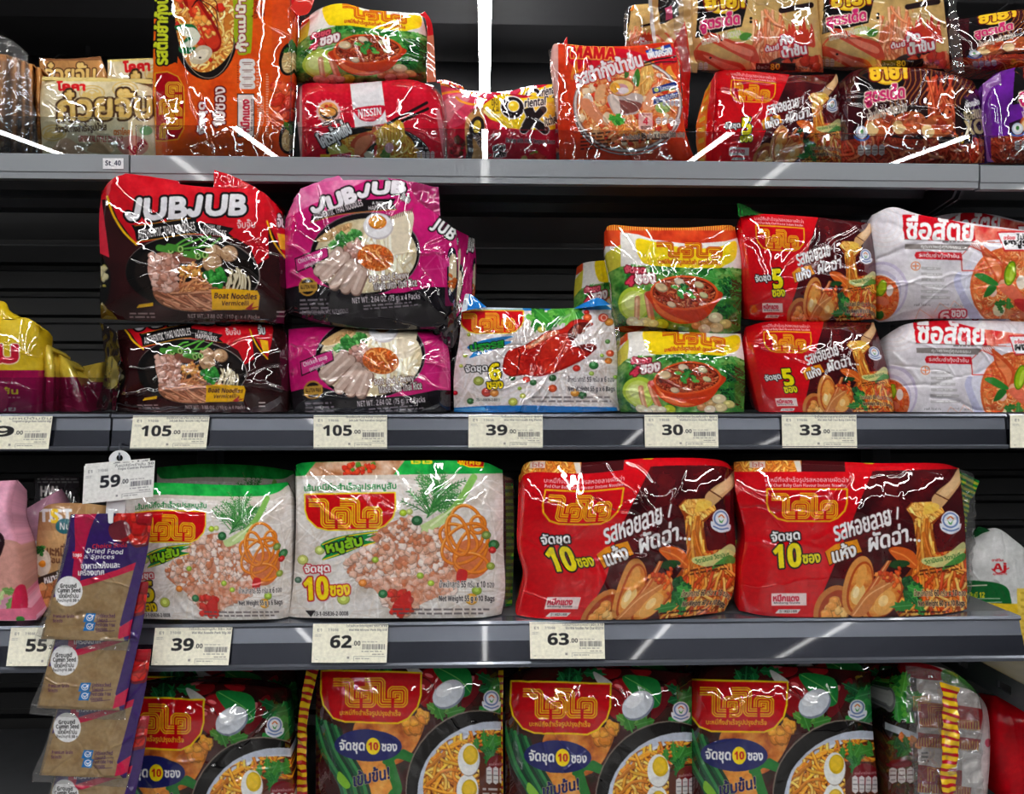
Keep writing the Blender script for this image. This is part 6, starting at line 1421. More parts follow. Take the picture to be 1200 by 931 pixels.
def tanA(A):
    A.rect(40, 590, 100, 622, (176, 132, 90)); A.text('TIST', 46, 597, 84, 612, W_, bold=1.6); A.text('S', 60, 597, 68, 613, (236, 200, 40), bold=1.6); A.ell(76, 617, 11, 9, (40, 100, 110)); A.text('Nu', 70, 613, 82, 621, W_, bold=.4)
    A.text('บะหมี่', 55, 638, 76, 652, (110, 70, 50), bold=.7); A.text('ก้อน', 56, 652, 70, 660, (110, 70, 50), bold=.6); A.ell(50, 660, 10, 16, (226, 214, 200)); A.ell(50, 661, 4, 4, (236, 150, 40)); A.leaves(A.emask(47, 645, 6, 6), 5, 6, LEAF); A.poly([(42, 678), (70, 668), (76, 676), (46, 688)], (60, 46, 40)); A.text('หมาล่า', 52, 672, 72, 682, W_, bold=.6, rot=-12)
    A.bits(A.mask([(42, 690), (80, 684), (80, 734), (40, 736)]), 40, 4, 10, [(206, 150, 90), (190, 120, 66), (226, 180, 120), (170, 90, 50)])
tan_bag = two_tone((34, 584, 106, 742), (196, 154, 106), (150, 96, 60), 684, 11, tanA)
def hwA(A): A.text('HW', 48, 570, 68, 582, (226, 220, 220), bold=1); A.text('BF', 48, 584, 60, 592, (226, 220, 220), bold=1); A.text('ผง', 58, 592, 74, 600, W_, bold=1); A.lines_of_print(44, 560, 96, 567, 2, (140, 140, 140), seed=2)
hw_bag = two_tone((34, 552, 106, 660), (54, 50, 54), (40, 36, 40), None, 12, hwA)

def aj_art():
    A = Art(1124, 614, 1240, 790, (206, 206, 206), 3.0)
    A.mottle(A.mask([(1124, 614), (1240, 614), (1240, 790), (1124, 790)]), [(180, 182, 182), (206, 208, 208), (222, 222, 224)], 40, 2)
    A.poly([(1124, 684), (1150, 681), (1176, 686), (1184, 698), (1178, 716), (1124, 716)], (20, 96, 44), True); A.poly([(1124, 716), (1180, 708), (1240, 716), (1240, 790), (1124, 790)], (226, 190, 40), True); A.rect(1192, 690, 1240, 790, (226, 196, 80))
    for k in range(10): A.rect(1196, 694 + k * 8, 1240, 697 + k * 8, (190, 150, 40), op=.6)
    A.text('Aj', 1163, 660, 1179, 672, (200, 20, 30), bold=.9); A.line([(1162, 667), (1170, 672), (1182, 666)], 1.2, (200, 20, 30), True); A.text('อายิโนะ', 1162, 655, 1176, 658, (200, 20, 30), bold=.3); A.text('AJINOMOTO', 1163, 672, 1180, 674.5, (200, 20, 30), bold=.3)
    A.text('วิตามินบี 12', 1126, 694, 1154, 701, (236, 220, 40), bold=.7); A.line([(1130, 687), (1156, 686)], 1.2, (220, 220, 200)); A.line([(1130, 708), (1174, 706)], .8, (200, 220, 200)); A.line([(1130, 702), (1172, 702)], .8, (200, 220, 200))
    return A.done()
aj_bag = aj_art()

def side_art():
    """bag turned end-on: clear end with the striped seam and inner packets showing"""
    A = Art(1030, 766, 1168, 980, (190, 180, 176), 3.2).f(1030, 770, .173)
    full = A.mask([(0, -20), (800, -20), (800, 1200), (0, 1200)]); A.mottle(full, [(160, 150, 148), (196, 188, 186), (216, 210, 210)], 90, 2)
    A.poly([(0, 0), (260, 40), (250, 480), (280, 1200), (0, 1200)], (24, 18, 16)); A.poly([(120, 20), (260, 30), (430, 90), (430, 160), (260, 150), (150, 110)], (140, 16, 26), True); A.poly([(430, 90), (520, 100), (640, 180), (690, 260), (600, 220), (440, 170)], (60, 110, 50), True)
    A.leaves(A.mask([(80, 150), (240, 140), (250, 400), (110, 400)]), 22, 76, [(50, 150, 50), (34, 120, 44), (90, 180, 60)]); A.ell(70, 290, 42, 82, (130, 130, 130)); A.ell(70, 280, 28, 54, (200, 200, 200)); A.line(A.epts(70, 285, 36, 66), 5, (100, 100, 110), closed=True)
    A.poly([(40, 440), (260, 520), (260, 570), (40, 490)], (180, 186, 196)); A.mottle(A.mask([(0, 520), (260, 560), (290, 1200), (0, 1200)]), [(30, 16, 14), (90, 30, 24), (60, 60, 30), (150, 80, 30)], 50, 5); A.bits(A.mask([(130, 540), (270, 560), (270, 620), (130, 600)]), 14, 10, 34, [(226, 130, 40), (206, 100, 30)]); A.leaves(A.mask([(60, 520), (200, 560), (200, 660), (80, 640)]), 10, 44, [(50, 100, 40), (30, 80, 36)])
    A.nutri(60, 740, 240, 860, 3, (214, 206, 206), (90, 60, 60)); A.ell(130, 720, 90, 30, (110, 20, 30))
    for y0, y1, x1 in ((300, 470, 700), (510, 610, 690), (730, 920, 640)):
        A.poly([(262, y0), (x1, y0 + 50), (x1 - 20, y1 + 20), (262, y1)], (150, 26, 30)); n = int((x1 - 270) / 18)
        for k in range(n): A.line([(272 + k * 18, y1 - 60 + k * 1.2), (272 + k * 18, y1 + k * 1.2)], 8, (206, 150, 50))
    for cx, cy in ((290, 310), (390, 360), (390, 790)):
        for q in range(4): A.line([(cx - 60 + q * 14, cy - 40 + q * 14), (cx + 60, cy - 40 + q * 14)], 6, (206, 150, 50)); A.line([(cx - 60 + q * 14, cy - 40 + q * 14), (cx - 60 + q * 14, cy + 50)], 6, (206, 150, 50))
    A.poly([(560, 640), (740, 660), (730, 900), (560, 880)], (226, 222, 222)); A.lines_of_print(285, 640, 350, 720, 3, (70, 70, 70), seed=4)
    A.poly([(690, 280), (750, 380), (745, 860), (700, 860), (690, 620), (700, 480)], (222, 216, 218)); A.ell(735, 580, 22, 30, (190, 40, 70), 0, .7)
    return A.done()
side_pack = side_art()
O_SIDE = Outline([(1044, 784), (1058, 775), (1082, 778), (1110, 785), (1128, 795), (1146, 812)], [(1157, 832), (1160, 870), (1158, 920)], [(1036, 976), (1090, 978), (1150, 976)], [(1037, 840), (1034, 910)])

def sachet_art():
    """resealable sachet of brown spice powder: printed purple head and a clear window"""
    A = Art(36, 592, 188, 772, (150, 124, 88), 3.4).f(0, 470, .2917)
    full = A.mask([(100, 420), (650, 420), (650, 1040), (100, 1040)]); A.mottle(full, [(136, 108, 74), (152, 126, 90), (164, 140, 104)], 60, 2)
    A.poly([(150, 420), (640, 420), (640, 600), (560, 650), (330, 736), (215, 790), (250, 640)], (52, 30, 96)); A.poly([(310, 430), (392, 430), (360, 520), (340, 600), (316, 740), (290, 720), (300, 600)], (180, 24, 70), True)
    A.poly([(300, 730), (340, 718), (470, 680), (568, 640), (570, 668), (470, 704), (350, 742), (300, 752)], (196, 30, 70)); A.poly([(560, 600), (640, 560), (640, 1040), (520, 1040), (480, 900)], (58, 34, 100)); A.poly([(480, 910), (560, 860), (556, 930), (470, 960)], (196, 24, 70))
    A.bits(A.mask([(470, 470), (600, 440), (620, 520), (540, 540), (450, 530)]), 16, 24, 50, [(206, 40, 30), (180, 24, 24), (150, 20, 30)]); A.poly([(440, 500), (500, 480), (530, 530), (470, 560), (440, 540)], (110, 40, 50), True)
    A.text('Choice Soda', 370, 572, 515, 590, (206, 40, 50), bold=1, rot=-3, shear=.2); A.text('Dried Food', 348, 594, 498, 614, W_, bold=1, rot=2, shear=.15); A.text('& Spices', 336, 617, 462, 640, W_, bold=1, shear=.15); A.text('อาหารแห้งและ', 326, 646, 482, 672, W_, rot=-2, bold=1.4); A.text('เครื่องเทศ', 314, 674, 420, 700, W_, rot=-2, bold=1.4); A.rect(290, 606, 330, 634, (206, 24, 50)); A.text('tops', 292, 612, 328, 632, W_, bold=1.6)
    A.ell(276, 765, 55, 60, (238, 238, 240)); A.text('Ground', 242, 734, 306, 752, K_, bold=1.4); A.text('Cumin Seed', 232, 752, 322, 770, K_, bold=1.4); A.text('เม็ดยี่หร่าป่น', 238, 772, 314, 792, K_, bold=.8); A.text('น้ำหนักสุทธิ 50 ก', 230, 794, 318, 812, K_, bold=.6)
    A.text('Premium Grain', 214, 858, 298, 872, (80, 40, 80), bold=1); A.text('Selects', 212, 876, 252, 890, (80, 40, 80), bold=1)
    for y in (855, 890):
        A.poly([(344, y), (384, y), (376, y + 34), (334, y + 34)], (24, 110, 186)); A.line(A.epts(360, y + 17, 12, 11), 3.5, W_, closed=True); A.line([(354, y + 16), (360, y + 22), (374, y + 8)], 4, W_)
    A.text('Unbleached', 388, 856, 462, 872, (70, 40, 80), bold=1); A.text('ไม่ฟอกสี', 388, 874, 432, 890, (70, 40, 80), bold=.8); A.text('Pesticide Free', 384, 892, 462, 908, (70, 40, 80), bold=1); A.text('ปลอดสาร', 384, 910, 430, 926, (70, 40, 80), bold=.8); A.line([(385, 890), (466, 884)], 2, (70, 40, 80)); A.line([(385, 930), (460, 924)], 2, (70, 40, 80))
    return A.done()
sachet_print = sachet_art()
O_SACHET = Outline([(83, 603), (130, 602), (179, 601)], [(172, 650), (160, 705)], [(48, 749), (100, 751), (150, 752)], [(74, 650), (58, 710)])

def tag_art(w, h, price, thai, eng):
    """price ticket, w x h in ticket units of a tenth of a pixel row"""
    A = Art(0, 0, w, h, (238, 235, 216), 4.0)
    A.text(price, w * .13 if len(price) > 2 else w * .24, h * .30, w * .52, h * .62, (44, 44, 46), bold=h * .022); A.text('.00', w * .54, h * .44, w * .64, h * .56, (54, 54, 56), bold=h * .006)
    r = np.random.RandomState(len(thai) + int(price))
    x = w * .67
    while x < w * .96:
        b = w * (.004 + .010 * r.rand()); A.rect(x, h * .52, x + b, h * .66, (96, 96, 96)); x += b + w * (.004 + .008 * r.rand())
    A.lines_of_print(w * .66, h * .68, w * .96, h * .74, 1, (140, 140, 136), seed=2); A.lines_of_print(w * .66, h * .44, w * .9, h * .49, 1, (160, 158, 150), seed=3)
    A.text(thai, w * .44, h * .02, w * .985, h * .10, (110, 110, 106), bold=h * .004); A.text(eng, w * .48, h * .12, w * .985, h * .20, (120, 120, 116), bold=h * .004)
    A.text('E1', w * .06, h * .12, w * .12, h * .20, (150, 148, 140), bold=.2); A.text('7/10/66', w * .2, h * .12, w * .34, h * .19, (150, 148, 140), bold=.1); A.lines_of_print(w * .03, h * .26, w * .14, h * .34, 2, (170, 168, 160), seed=4)
    A.line([(w * .56, h * .84), (w * .97, h * .84)], h * .012, (150, 148, 140)); A.line([(w * .56, h * .84), (w * .56, h * .95)], h * .012, (150, 148, 140)); A.lines_of_print(w * .58, h * .87, w * .8, h * .92, 1, (140, 138, 130), seed=5); A.rect(w * .47, h * .84, w * .50, h * .90, (150, 148, 140)); A.lines_of_print(w * .05, h * .9, w * .1, h * .94, 1, (160, 158, 150), seed=6); A.lines_of_print(w * .8, h * .76, w * .96, h * .81, 1, (130, 128, 120), seed=7)
    return A.done()

# ------------------------------------------------------------------ the packs on the shelves
def shift(o, dx, dy):
    s = lambda l: [(x + dx, y + dy) for x, y in l]
    return Outline(s(o.top), s(o.right[1:-1]), s(o.bottom), s(o.left[1:-1]))
def ext(o, dy): return Outline(o.top, o.right[1:-1], [(x, y + dy) for x, y in o.bottom], o.left[1:-1])
O_CLAMC = Outline([(862, 556), (946, 554), (1025, 553), (1124, 553)], [(1130, 605), (1133, 677)], O_CLAM10.bottom, [(863, 590), (866, 640), (866, 670)])
O_TOMC = Outline([(716, 277), (750, 281), (800, 287), (850, 283), (864, 278)], [(868, 310), (869, 345)], O_TOM.bottom, [(714, 300), (717, 345)])
O_NIS = Outline([(350, 102), (362, 97), (400, 98), (445, 95), (480, 93), (508, 101)], [(519, 120), (522, 150)], [(352, 190), (430, 191), (522, 190)], [(347, 125), (350, 160)])
O_OK = Outline([(516, 97), (526, 99), (545, 106), (580, 108.5), (610, 111), (650, 115)], [(651, 150)], [(524, 190), (590, 191), (652, 190)], [(520, 130), (523, 160)])
O_MAMA = Outline([(646, 58), (653, 51), (690, 54), (740, 54), (772, 50), (789, 50)], [(796, 80), (801, 140), (808, 170)], [(656, 190), (730, 191), (816, 190)], [(645, 75), (650, 110), (654, 150)])
O_GOLD = Outline([(958, -55), (1020, -55), (1104, -55)], [(1106, 0), (1111, 50)], [(964, 78), (1040, 78), (1113, 81)], [(960, 0), (962, 40)])
O_MAR = Outline([(984, 96), (1000, 84), (1022, 79), (1062, 79), (1100, 83), (1140, 95)], [(1148, 115), (1152, 150)], [(984, 191), (1060, 192), (1154, 191)], [(984, 130), (985, 160)])
O_PUR = Outline([(1152, 98), (1172, 84), (1205, 77), (1262, 73)], [(1264, 130)], [(1156, 191), (1210, 191), (1266, 191)], [(1150, 130), (1152, 160)])
O_ORG = Outline([(182, -50), (260, -52), (346, -48)], [(346, 40), (343, 120)], [(180, 190), (260, 190), (339, 190)], [(180, 40), (179, 120)])
O_KUAY = Outline([(49, 93), (90, 94), (140, 95), (178, 97)], [(180, 140)], [(50, 183), (110, 184), (182, 183)], [(46, 120), (48, 150)])
O_YEL = Outline([(-66, 378), (-20, 372), (10, 375), (32, 373), (56, 388)], [(51, 405), (50, 440)], [(-62, 484), (0, 485), (50, 484)], [(-66, 430)])
WHITEISH = (206, 198, 196)

# --- top shelf
def slab_bag():
    root = empty('noodle_pack', at(18, 178, D1 + .05), 'clear bag of brown noodle packets standing on edge, far left of the top shelf', 'noodle pack')
    slab = two_tone((-40, 40, 70, 190), (176, 120, 66), (150, 96, 48), 120, 31, lambda A: A.leaves(A.mask([(-40, 130), (70, 130), (70, 180), (-40, 180)]), 26, 9, [(110, 66, 30), (196, 150, 90)]))
    for k, (a, b, t) in enumerate(((-44, -14, 58), (-13, 10, 62), (11, 22, 66), (23, 31, 70), (32, 40, 74), (41, 50, 78))):
        me, org = pack_mesh('inner_packet', slab, None, Outline([(a, t), (b, t + 2)], [], [(a + 1, 180), (b + 1, 180)], []), D1 + .022 + .002 * k, .09, 60 + k, amp=.5, power=3.0)
        link('inner_packet', me, M['film_soft'], root, org)
    sheet('clear_bag', [(-60, 42), (-20, 38), (10, 45), (32, 62)], [(-60, 182), (-10, 182), (30, 182), (46, 182)], D1 + .03, D1 + .012, solid((255, 255, 255)), M['wrap'], root, wave=.004, seed=3)
slab_bag()
brown_pack = two_tone((40, 60, 190, 190), (176, 126, 74), (150, 100, 56), 150, 33, lambda A: (A.rect(40, 66, 190, 71, (130, 84, 50)), A.text('ก๋วยจั๊บ', 52, 74, 112, 96, (222, 186, 110), bold=1, outline=(1.6, (80, 50, 30)))))
pack('brown rolled noodle pack half hidden behind the cream one, top left', brown_pack, None, Outline([(46, 68), (80, 69), (118, 66)], [(124, 90), (125, 130)], [(48, 176), (124, 176)], []), D1 + .10, .045, 11, group='rolled noodle packs', amp=.7)
pack('cream rolled noodle pack behind and right of the front cream one', kuay, O_KUAY, Outline([(126, 70), (180, 68), (250, 66)], [], [(126, 175), (250, 175)], []), D1 + .10, .045, 12, group='rolled noodle packs', amp=.7)
r = pack('cream pack with brown curly lettering and red maker word, top left', kuay, None, O_KUAY, D1 + .018, .05, 13, group='rolled noodle packs', amp=.7)
sheet('top_seal', [(49, 94), (110, 95), (178, 98)], [(50, 90), (110, 91), (178, 93)], D1 + .034, D1 + .04, solid((214, 190, 120)), M['film'], r)
r = pack('tall orange pack turned on its side with prawn and noodle bowl', orange10, None, O_ORG, D1 + .012, .085, 14, amp=.42)
sheet('clear_end', [(338, -40), (341, 60), (338, 186)], [(346, -40), (347, 60), (343, 188)], D1 + .03, D1 + .05, solid((255, 255, 255)), M['wrap'], r, wave=.003, seed=5)
sheet('seal_flap', [(340, 10), (345, 0), (350, -14)], [(350, 19), (362, 14), (371, -6)], D1 + .03, D1 + .025, solid((220, 50, 40)), M['film'], r, seed=6)
r = pack('red pack with white stripe and chopsticks on the top shelf', nissin4, None, O_NIS, D1 + .012, .085, 15)
sheet('clear_end', [(505, 102), (517, 125), (520, 188)], [(513, 104), (524, 130), (526, 188)], D1 + .03, D1 + .035, solid((255, 255, 255)), M['wrap'], r, wave=.003, seed=7)
r = pack('white and green bowl pack standing on the red chopsticks pack', tomyum4, O_TOMC, Outline([(354, 24), (380, 8), (404, 4), (431, 11), (467, 14), (494, 16)], [(500, 41), (499, 70)], [(348, 98), (400, 97), (450, 95), (500, 96)], [(349, 50), (347, 75)]), D1 + .022, .08, 16, group='green bowl noodle packs')
sheet('seal_flap', [(492, 16), (500, 30), (500, 96)], [(498, 13), (507, 32), (511, 96)], D1 + .035, D1 + .05, lambda u, v: np.where((u < .35)[..., None], np.array((214, 30, 40.)), np.array((214, 120, 90.))), M['film'], r, seed=8)
pack('red and yellow pack behind the black letter pack on the top shelf', okpack, O_OK, Outline([(560, 109), (595, 107), (612, 103), (635, 99), (662, 99)], [], [(560, 178), (662, 178)], []), D1 + .11, .07, 18, group='black letter noodle packs')
r = pack('red pack with huge black two-letter mark on yellow, top shelf', okpack, None, O_OK, D1 + .014, .08, 17, group='black letter noodle packs')
sheet('top_seal', [(512, 97), (526, 99), (545, 106)], [(512, 94), (526, 95), (543, 102)], D1 + .036, D1 + .045, stripes((206, 30, 60), (230, 120, 50), 5, 'u'), M['film'], r, teeth=.8)
r = pack('orange red pack with prawn soup pot picture and blue corner ribbon', mama4, None, O_MAMA, D1 + .012, .040, 19, amp=1.0)
sheet('clear_end', [(650, 55), (653, 90), (658, 150)], [(643, 58), (646, 92), (653, 150)], D1 + .03, D1 + .028, solid((235, 225, 225)), M['wrap'], r, wave=.003, seed=10)
sheet('seal_flap', [(789, 51), (797, 80), (802, 150)], [(803, 24), (809, 70), (806, 150)], D1 + .034, D1 + .05, solid((206, 26, 24)), M['film'], r, wave=.003, seed=11)
sheet('seal_tip', [(659, 52), (665, 53)], [(664, 43), (665, 43)], D1 + .04, D1 + .045, solid((190, 30, 30)), M['film'], r)
r = pack('narrow edge of a gold pack behind, left of the other gold ones', gold5, shift(O_GOLD, 60, 0), Outline([(737, 8), (748, 5), (790, 4)], [], [(734, 60), (790, 60)], []), D1 + .14, .05, 20, group='gold prawn noodle packs')
sheet('clear_end', [(738, 9), (736, 34), (738, 58)], [(732, 14), (731, 34), (735, 58)], D1 + .15, D1 + .15, solid((230, 230, 230)), M['wrap'], r, wave=.003)
sheet('seal_tip', [(738, 12), (756, 14)], [(742, 6), (750, 9)], D1 + .15, D1 + .155, solid((220, 120, 30)), M['film'], r)
def gold(lab, dx, seed, gus):
    r = pack(lab, gold5, O_GOLD, shift(O_GOLD, dx, 4 if dx else 0), D1 + .026, .07, seed, group='gold prawn noodle packs', amp=1.3)
    if gus:
        def f(u, v):
            c = np.where(((v > .35) & (v < .8) & (u < .45 + .1 * v))[..., None], np.array((26, 22, 22.)), np.array((196, 160, 100.)))
            c = np.where(((v > .5) & (v < .66) & (u > .38) & (u < .5))[..., None], np.array((190, 70, 110.)), c)
            return np.where((v > .93)[..., None], np.array((206, 206, 206.)), np.where(((u > .62) & (v > .25) & (np.sin(u * 60 + v * 30) > .5))[..., None], np.array((196, 90, 60.)), c))
        sheet('side_gusset', [(812, -50), (814, 20), (818, 84)], [(757, -30), (762, 20), (770, 84)], D1 + .058, D1 + .080, f, M['film'], r, wave=.004, seed=12)
        sheet('clear_fold', [(800, -20), (802, 30), (812, 84)], [(786, -10), (790, 30), (800, 84)], D1 + .03, D1 + .035, solid((230, 230, 230)), M['wrap'], r, wave=.004, seed=13)
    else:
        sheet('clear_end', [(1110, -40), (1112, 20), (1116, 82)], [(1116, -40), (1124, 30), (1130, 86)], D1 + .05, D1 + .05, solid((230, 230, 230)), M['wrap'], r, wave=.004, seed=14)
gold('gold prawn noodle pack standing on the red clam pack, top shelf', -148, 21, True)
gold('gold prawn noodle pack standing on the maroon pack, top shelf', 0, 22, False)
r = pack('red clam noodle five-pack at the front of the top shelf', clam5, O_CLAMC, Outline([(838, 84), (850, 82), (890, 84), (935, 88), (981, 87)], [(984, 110), (986, 150)], [(832, 190), (900, 191), (987, 191)], [(836, 120), (834, 160)]), D1 + .012, .08, 23, group='red clam noodle five-packs', amp=1.2)
def gus(u, v):
    c = np.where((v < .4)[..., None], np.array((196, 14, 22.)), np.array((214, 110, 24.)))
    return np.where(((np.sin(u * 46) > .2) & (v > .5) & (v < .85))[..., None], np.array((206, 170, 40.)), c)
sheet('side_gusset', [(839, 85), (837, 130), (833, 190)], [(826, 108), (816, 148), (818, 190)], D1 + .03, D1 + .05, gus, M['film'], r, seed=15)
r = pack('maroon pack with black panel and chicken noodles, front of top shelf', maroon5, None, O_MAR, D1 + .012, .08, 24, group='maroon chicken noodle packs', amp=1.3)
pack('maroon noodle pack at the back right standing on the purple one', maroon5, O_MAR, Outline([(1110, 20), (1130, 22), (1160, 16), (1210, 10), (1266, 8)], [(1270, 50)], [(1124, 84), (1180, 82), (1270, 76)], [(1116, 50)]), D1 + .045, .07, 25, group='maroon chicken noodle packs', amp=1.2)
r = pack('purple noodle pack cut by the right edge on the top shelf', purple5, None, O_PUR, D1 + .014, .08, 26)
sheet('side_gusset', [(1172, 85), (1176, 140), (1172, 190)], [(1152, 98), (1151, 140), (1157, 190)], D1 + .022, D1 + .035, lambda u, v: np.where(((u > .38) & (u < .8) & (v > .2) & (v < .75))[..., None], np.array((206, 120, 50.)), np.array((150, 90, 176.))), M['film'], r, seed=16)

# --- second shelf
r = pack('yellow and magenta pack at the left end of the second shelf', yellow, None, O_YEL, D2 + .02, .05, 31, group='yellow and magenta packs')
sheet('seal_flap', [(-40, 376), (0, 374), (30, 376), (54, 388)], [(-40, 352), (2, 353), (14, 366), (40, 378)], D2 + .034, D2 + .05, solid((206, 176, 24)), M['film'], r, wave=.004, seed=21)
pack('slim yellow and magenta pack seen edge-on beside the left one', yellow_b, None, Outline([(51, 402), (57, 405), (64, 414)], [(66, 440)], [(51, 483), (65, 483)], []), D2 + .03, .06, 32, group='yellow and magenta packs')
pack('leaning yellow and magenta pack, third from the left end', yellow_b, None, Outline([(66, 414), (74, 418), (88, 432)], [(97, 452)], [(66, 483), (108, 483)], []), D2 + .05, .05, 33, group='yellow and magenta packs')
pack('dim yellow and magenta pack leaning nearest the black packs', yellow_c, None, Outline([(88, 431), (104, 428), (122, 424)], [(123, 450)], [(100, 483), (122, 483)], [(98, 455)]), D2 + .09, .05, 34, group='yellow and magenta packs')
pack('red and black boat noodle pack mostly hidden behind the stacked pair', boat4, ext(O_BOAT, 106), Outline([(262, 236), (290, 229), (318, 236), (334, 246)], [(338, 300)], [(262, 482), (336, 482)], []), D2 + .13, .06, 36, group='red and black boat noodle packs')
r = pack('upper red and black boat noodle pack with white bubble lettering', boat4, None, O_BOAT, D2 + .010, .085, 35, rnd=(.3, .2), drop=.3, group='red and black boat noodle packs', amp=.3, dens=1.9)
sheet('seal_flap', [(142, 206), (180, 209), (212, 217)], [(147, 203), (178, 207), (208, 212)], D2 + .035, D2 + .036, solid((196, 24, 44)), M['film'], r, seed=22)
sheet('seal_flap', [(250, 220), (280, 220), (306, 226)], [(251, 199), (272, 206), (300, 220)], D2 + .034, D2 + .036, solid((214, 26, 40)), M['film'], r, seed=23, wave=.003)
r = pack('lower red and black boat noodle pack under the upper one', boat4, Outline([(124, 255), (200, 256), (280, 252), (362, 252)], [(364, 300)], [(116, 378), (220, 380), (366, 380)], [(120, 320)]), Outline([(138, 387), (200, 381), (260, 380), (332, 381)], [(337, 410), (338, 450)], [(136, 483), (230, 485), (337, 483)], [(136, 410), (140, 440), (132, 470)]), D2 + .016, .09, 37, group='red and black boat noodle packs', amp=.9)
sheet('side_gusset', [(139, 390), (141, 430), (137, 482)], [(118, 378), (122, 440), (112, 478)], D2 + .03, D2 + .06, lambda u, v: np.where((((v - .5) ** 2 + (u - .55) ** 2 * 4) < .16)[..., None], np.array((120, 110, 60.)), np.array((26, 18, 18.))), M['film'], r, wave=.004, seed=24)
pack('pink noodle pack behind the upper pink one', pink4, ext(O_PINK, 95), Outline([(490, 250), (520, 262), (540, 272), (556, 280)], [(558, 310), (556, 360)], [(500, 482), (550, 482)], []), D2 + .115, .06, 38, group='pink chicken soup noodle packs')
r = pack('upper pink and black chicken soup noodle pack', pink4, None, O_PINK, D2 + .010, .085, 39, rnd=(.3, .2), drop=.3, group='pink chicken soup noodle packs', amp=1.0)
sheet('seal_flap', [(344, 236), (372, 216), (404, 213)], [(352, 222), (378, 211), (397, 206)], D2 + .034, D2 + .045, solid((214, 100, 160)), M['film'], r, seed=25, wave=.003)
sheet('seal_flap', [(458, 214), (490, 238), (516, 254)], [(454, 208), (486, 214), (514, 220)], D2 + .038, D2 + .04, solid((176, 40, 110)), M['film'], r, seed=26, wave=.004)
sheet('torn_corner', [(508, 372), (520, 376), (534, 360)], [(520, 402), (530, 408), (537, 392)], D2 + .03, D2 + .045, solid((24, 20, 26)), M['film'], r, seed=27, wave=.006)
lo = Outline([(338, 386), (380, 383), (440, 386), (500, 388), (522, 388)], [(527, 420), (528, 450)], [(344, 483), (430, 485), (528, 483)], [(338, 420), (340, 450)])
pack('lower pink and black chicken soup noodle pack under the upper one', pink4, shift(lo, -6, -121), lo, D2 + .016, .09, 40, group='pink chicken soup noodle packs', amp=.9)
O_CRAB = Outline([(541, 366), (560, 361), (600, 361), (650, 362), (690, 360), (716, 356)], [(721, 390), (725, 440)], [(532, 483), (600, 485), (660, 484), (726, 482)], [(538, 400), (532, 440)])
r = pack('white vermicelli pack with red crab claw and blue edges', crab6, None, O_CRAB, D2 + .014, .085, 41, amp=1.1)
sheet('seal_flap', [(540, 366), (556, 362), (570, 360)], [(545, 345), (552, 345), (563, 354)], D2 + .03, D2 + .04, lambda u, v: np.where((u < .25)[..., None], np.array((206, 214, 226.)), np.array((30, 120, 206.))), M['film'], r, seed=28)
sheet('seal_flap', [(672, 362), (690, 360), (716, 357)], [(684, 355), (700, 349), (713, 355)], D2 + .03, D2 + .045, solid((30, 120, 200)), M['film'], r, seed=29)
sheet('clear_end', [(716, 357), (722, 400), (725, 480)], [(722, 356), (727, 400), (729, 480)], D2 + .03, D2 + .035, solid((230, 230, 230)), M['wrap'], r, wave=.003, seed=30)
pack('dim green bowl pack at the back left of the stacked pair', tomyum4, ext(O_TOMC, 92), Outline([(676, 313), (690, 307), (740, 304), (790, 304)], [], [(674, 482), (730, 482), (790, 482)], [(673, 350)]), D2 + .13, .07, 42, group='green bowl noodle packs')
r = pack('upper green bowl noodle pack of the stacked pair', tomyum4, None, O_TOM, D2 + .016, .08, 43, group='green bowl noodle packs')
pack('lower green bowl noodle pack of the stacked pair', tomyum4, O_TOMC, Outline([(727, 396), (742, 389), (800, 389), (840, 391), (868, 391)], [(872, 420), (873, 450)], [(728, 484), (800, 485), (872, 484)], [(724, 430), (722, 460)]), D2 + .014, .08, 44, group='green bowl noodle packs')
r = pack('upper red clam noodle five-pack on the second shelf', clam5, O_CLAMC, Outline([(866, 257), (874, 251), (920, 252), (970, 256), (1020, 262)], [(1025, 300), (1027, 340)], [(872, 374), (900, 376), (980, 377), (1027, 374)], [(868, 300), (871, 340)]), D2 + .016, .08, 45, group='red clam noodle five-packs')
sheet('striped_seam', [(866, 254), (880, 252), (900, 252)], [(864, 238), (872, 240), (888, 249)], D2 + .04, D2 + .07, stripes((20, 110, 40), (30, 60, 30), 9, 'u'), M['film'], r, seed=31)
pack('lower red clam noodle five-pack on the second shelf', clam5, O_CLAMC, Outline([(874, 383), (900, 377), (950, 377), (1024, 378)], [(1034, 410), (1044, 450)], [(890, 484), (960, 485), (1048, 483)], [(876, 420), (884, 460)]), D2 + .014, .08, 46, group='red clam noodle five-packs')
pack('white and red prawn pack lying behind at the right end', honest6, ext(O_HON, 108), Outline([(1085, 256), (1120, 250), (1160, 251), (1200, 260), (1240, 264)], [], [(1085, 482), (1240, 482)], []), D2 + .12, .07, 47, group='white prawn noodle packs', amp=.8, mat='film_soft')
pack('upper white and red prawn noodle pack at the right end', honest6, None, O_HON, D2 + .014, .09, 48, group='white prawn noodle packs', amp=1.0, mat='film_soft')
lo = Outline([(1040, 392), (1062, 380), (1100, 376), (1160, 376), (1200, 377), (1240, 378)], [(1242, 430)], [(1050, 484), (1120, 485), (1242, 484)], [(1042, 430), (1046, 460)])
pack('lower white and red prawn noodle pack at the right end', honest6, shift(lo, -12, -122), lo, D2 + .014, .09, 49, group='white prawn noodle packs', amp=1.0, mat='film_soft')

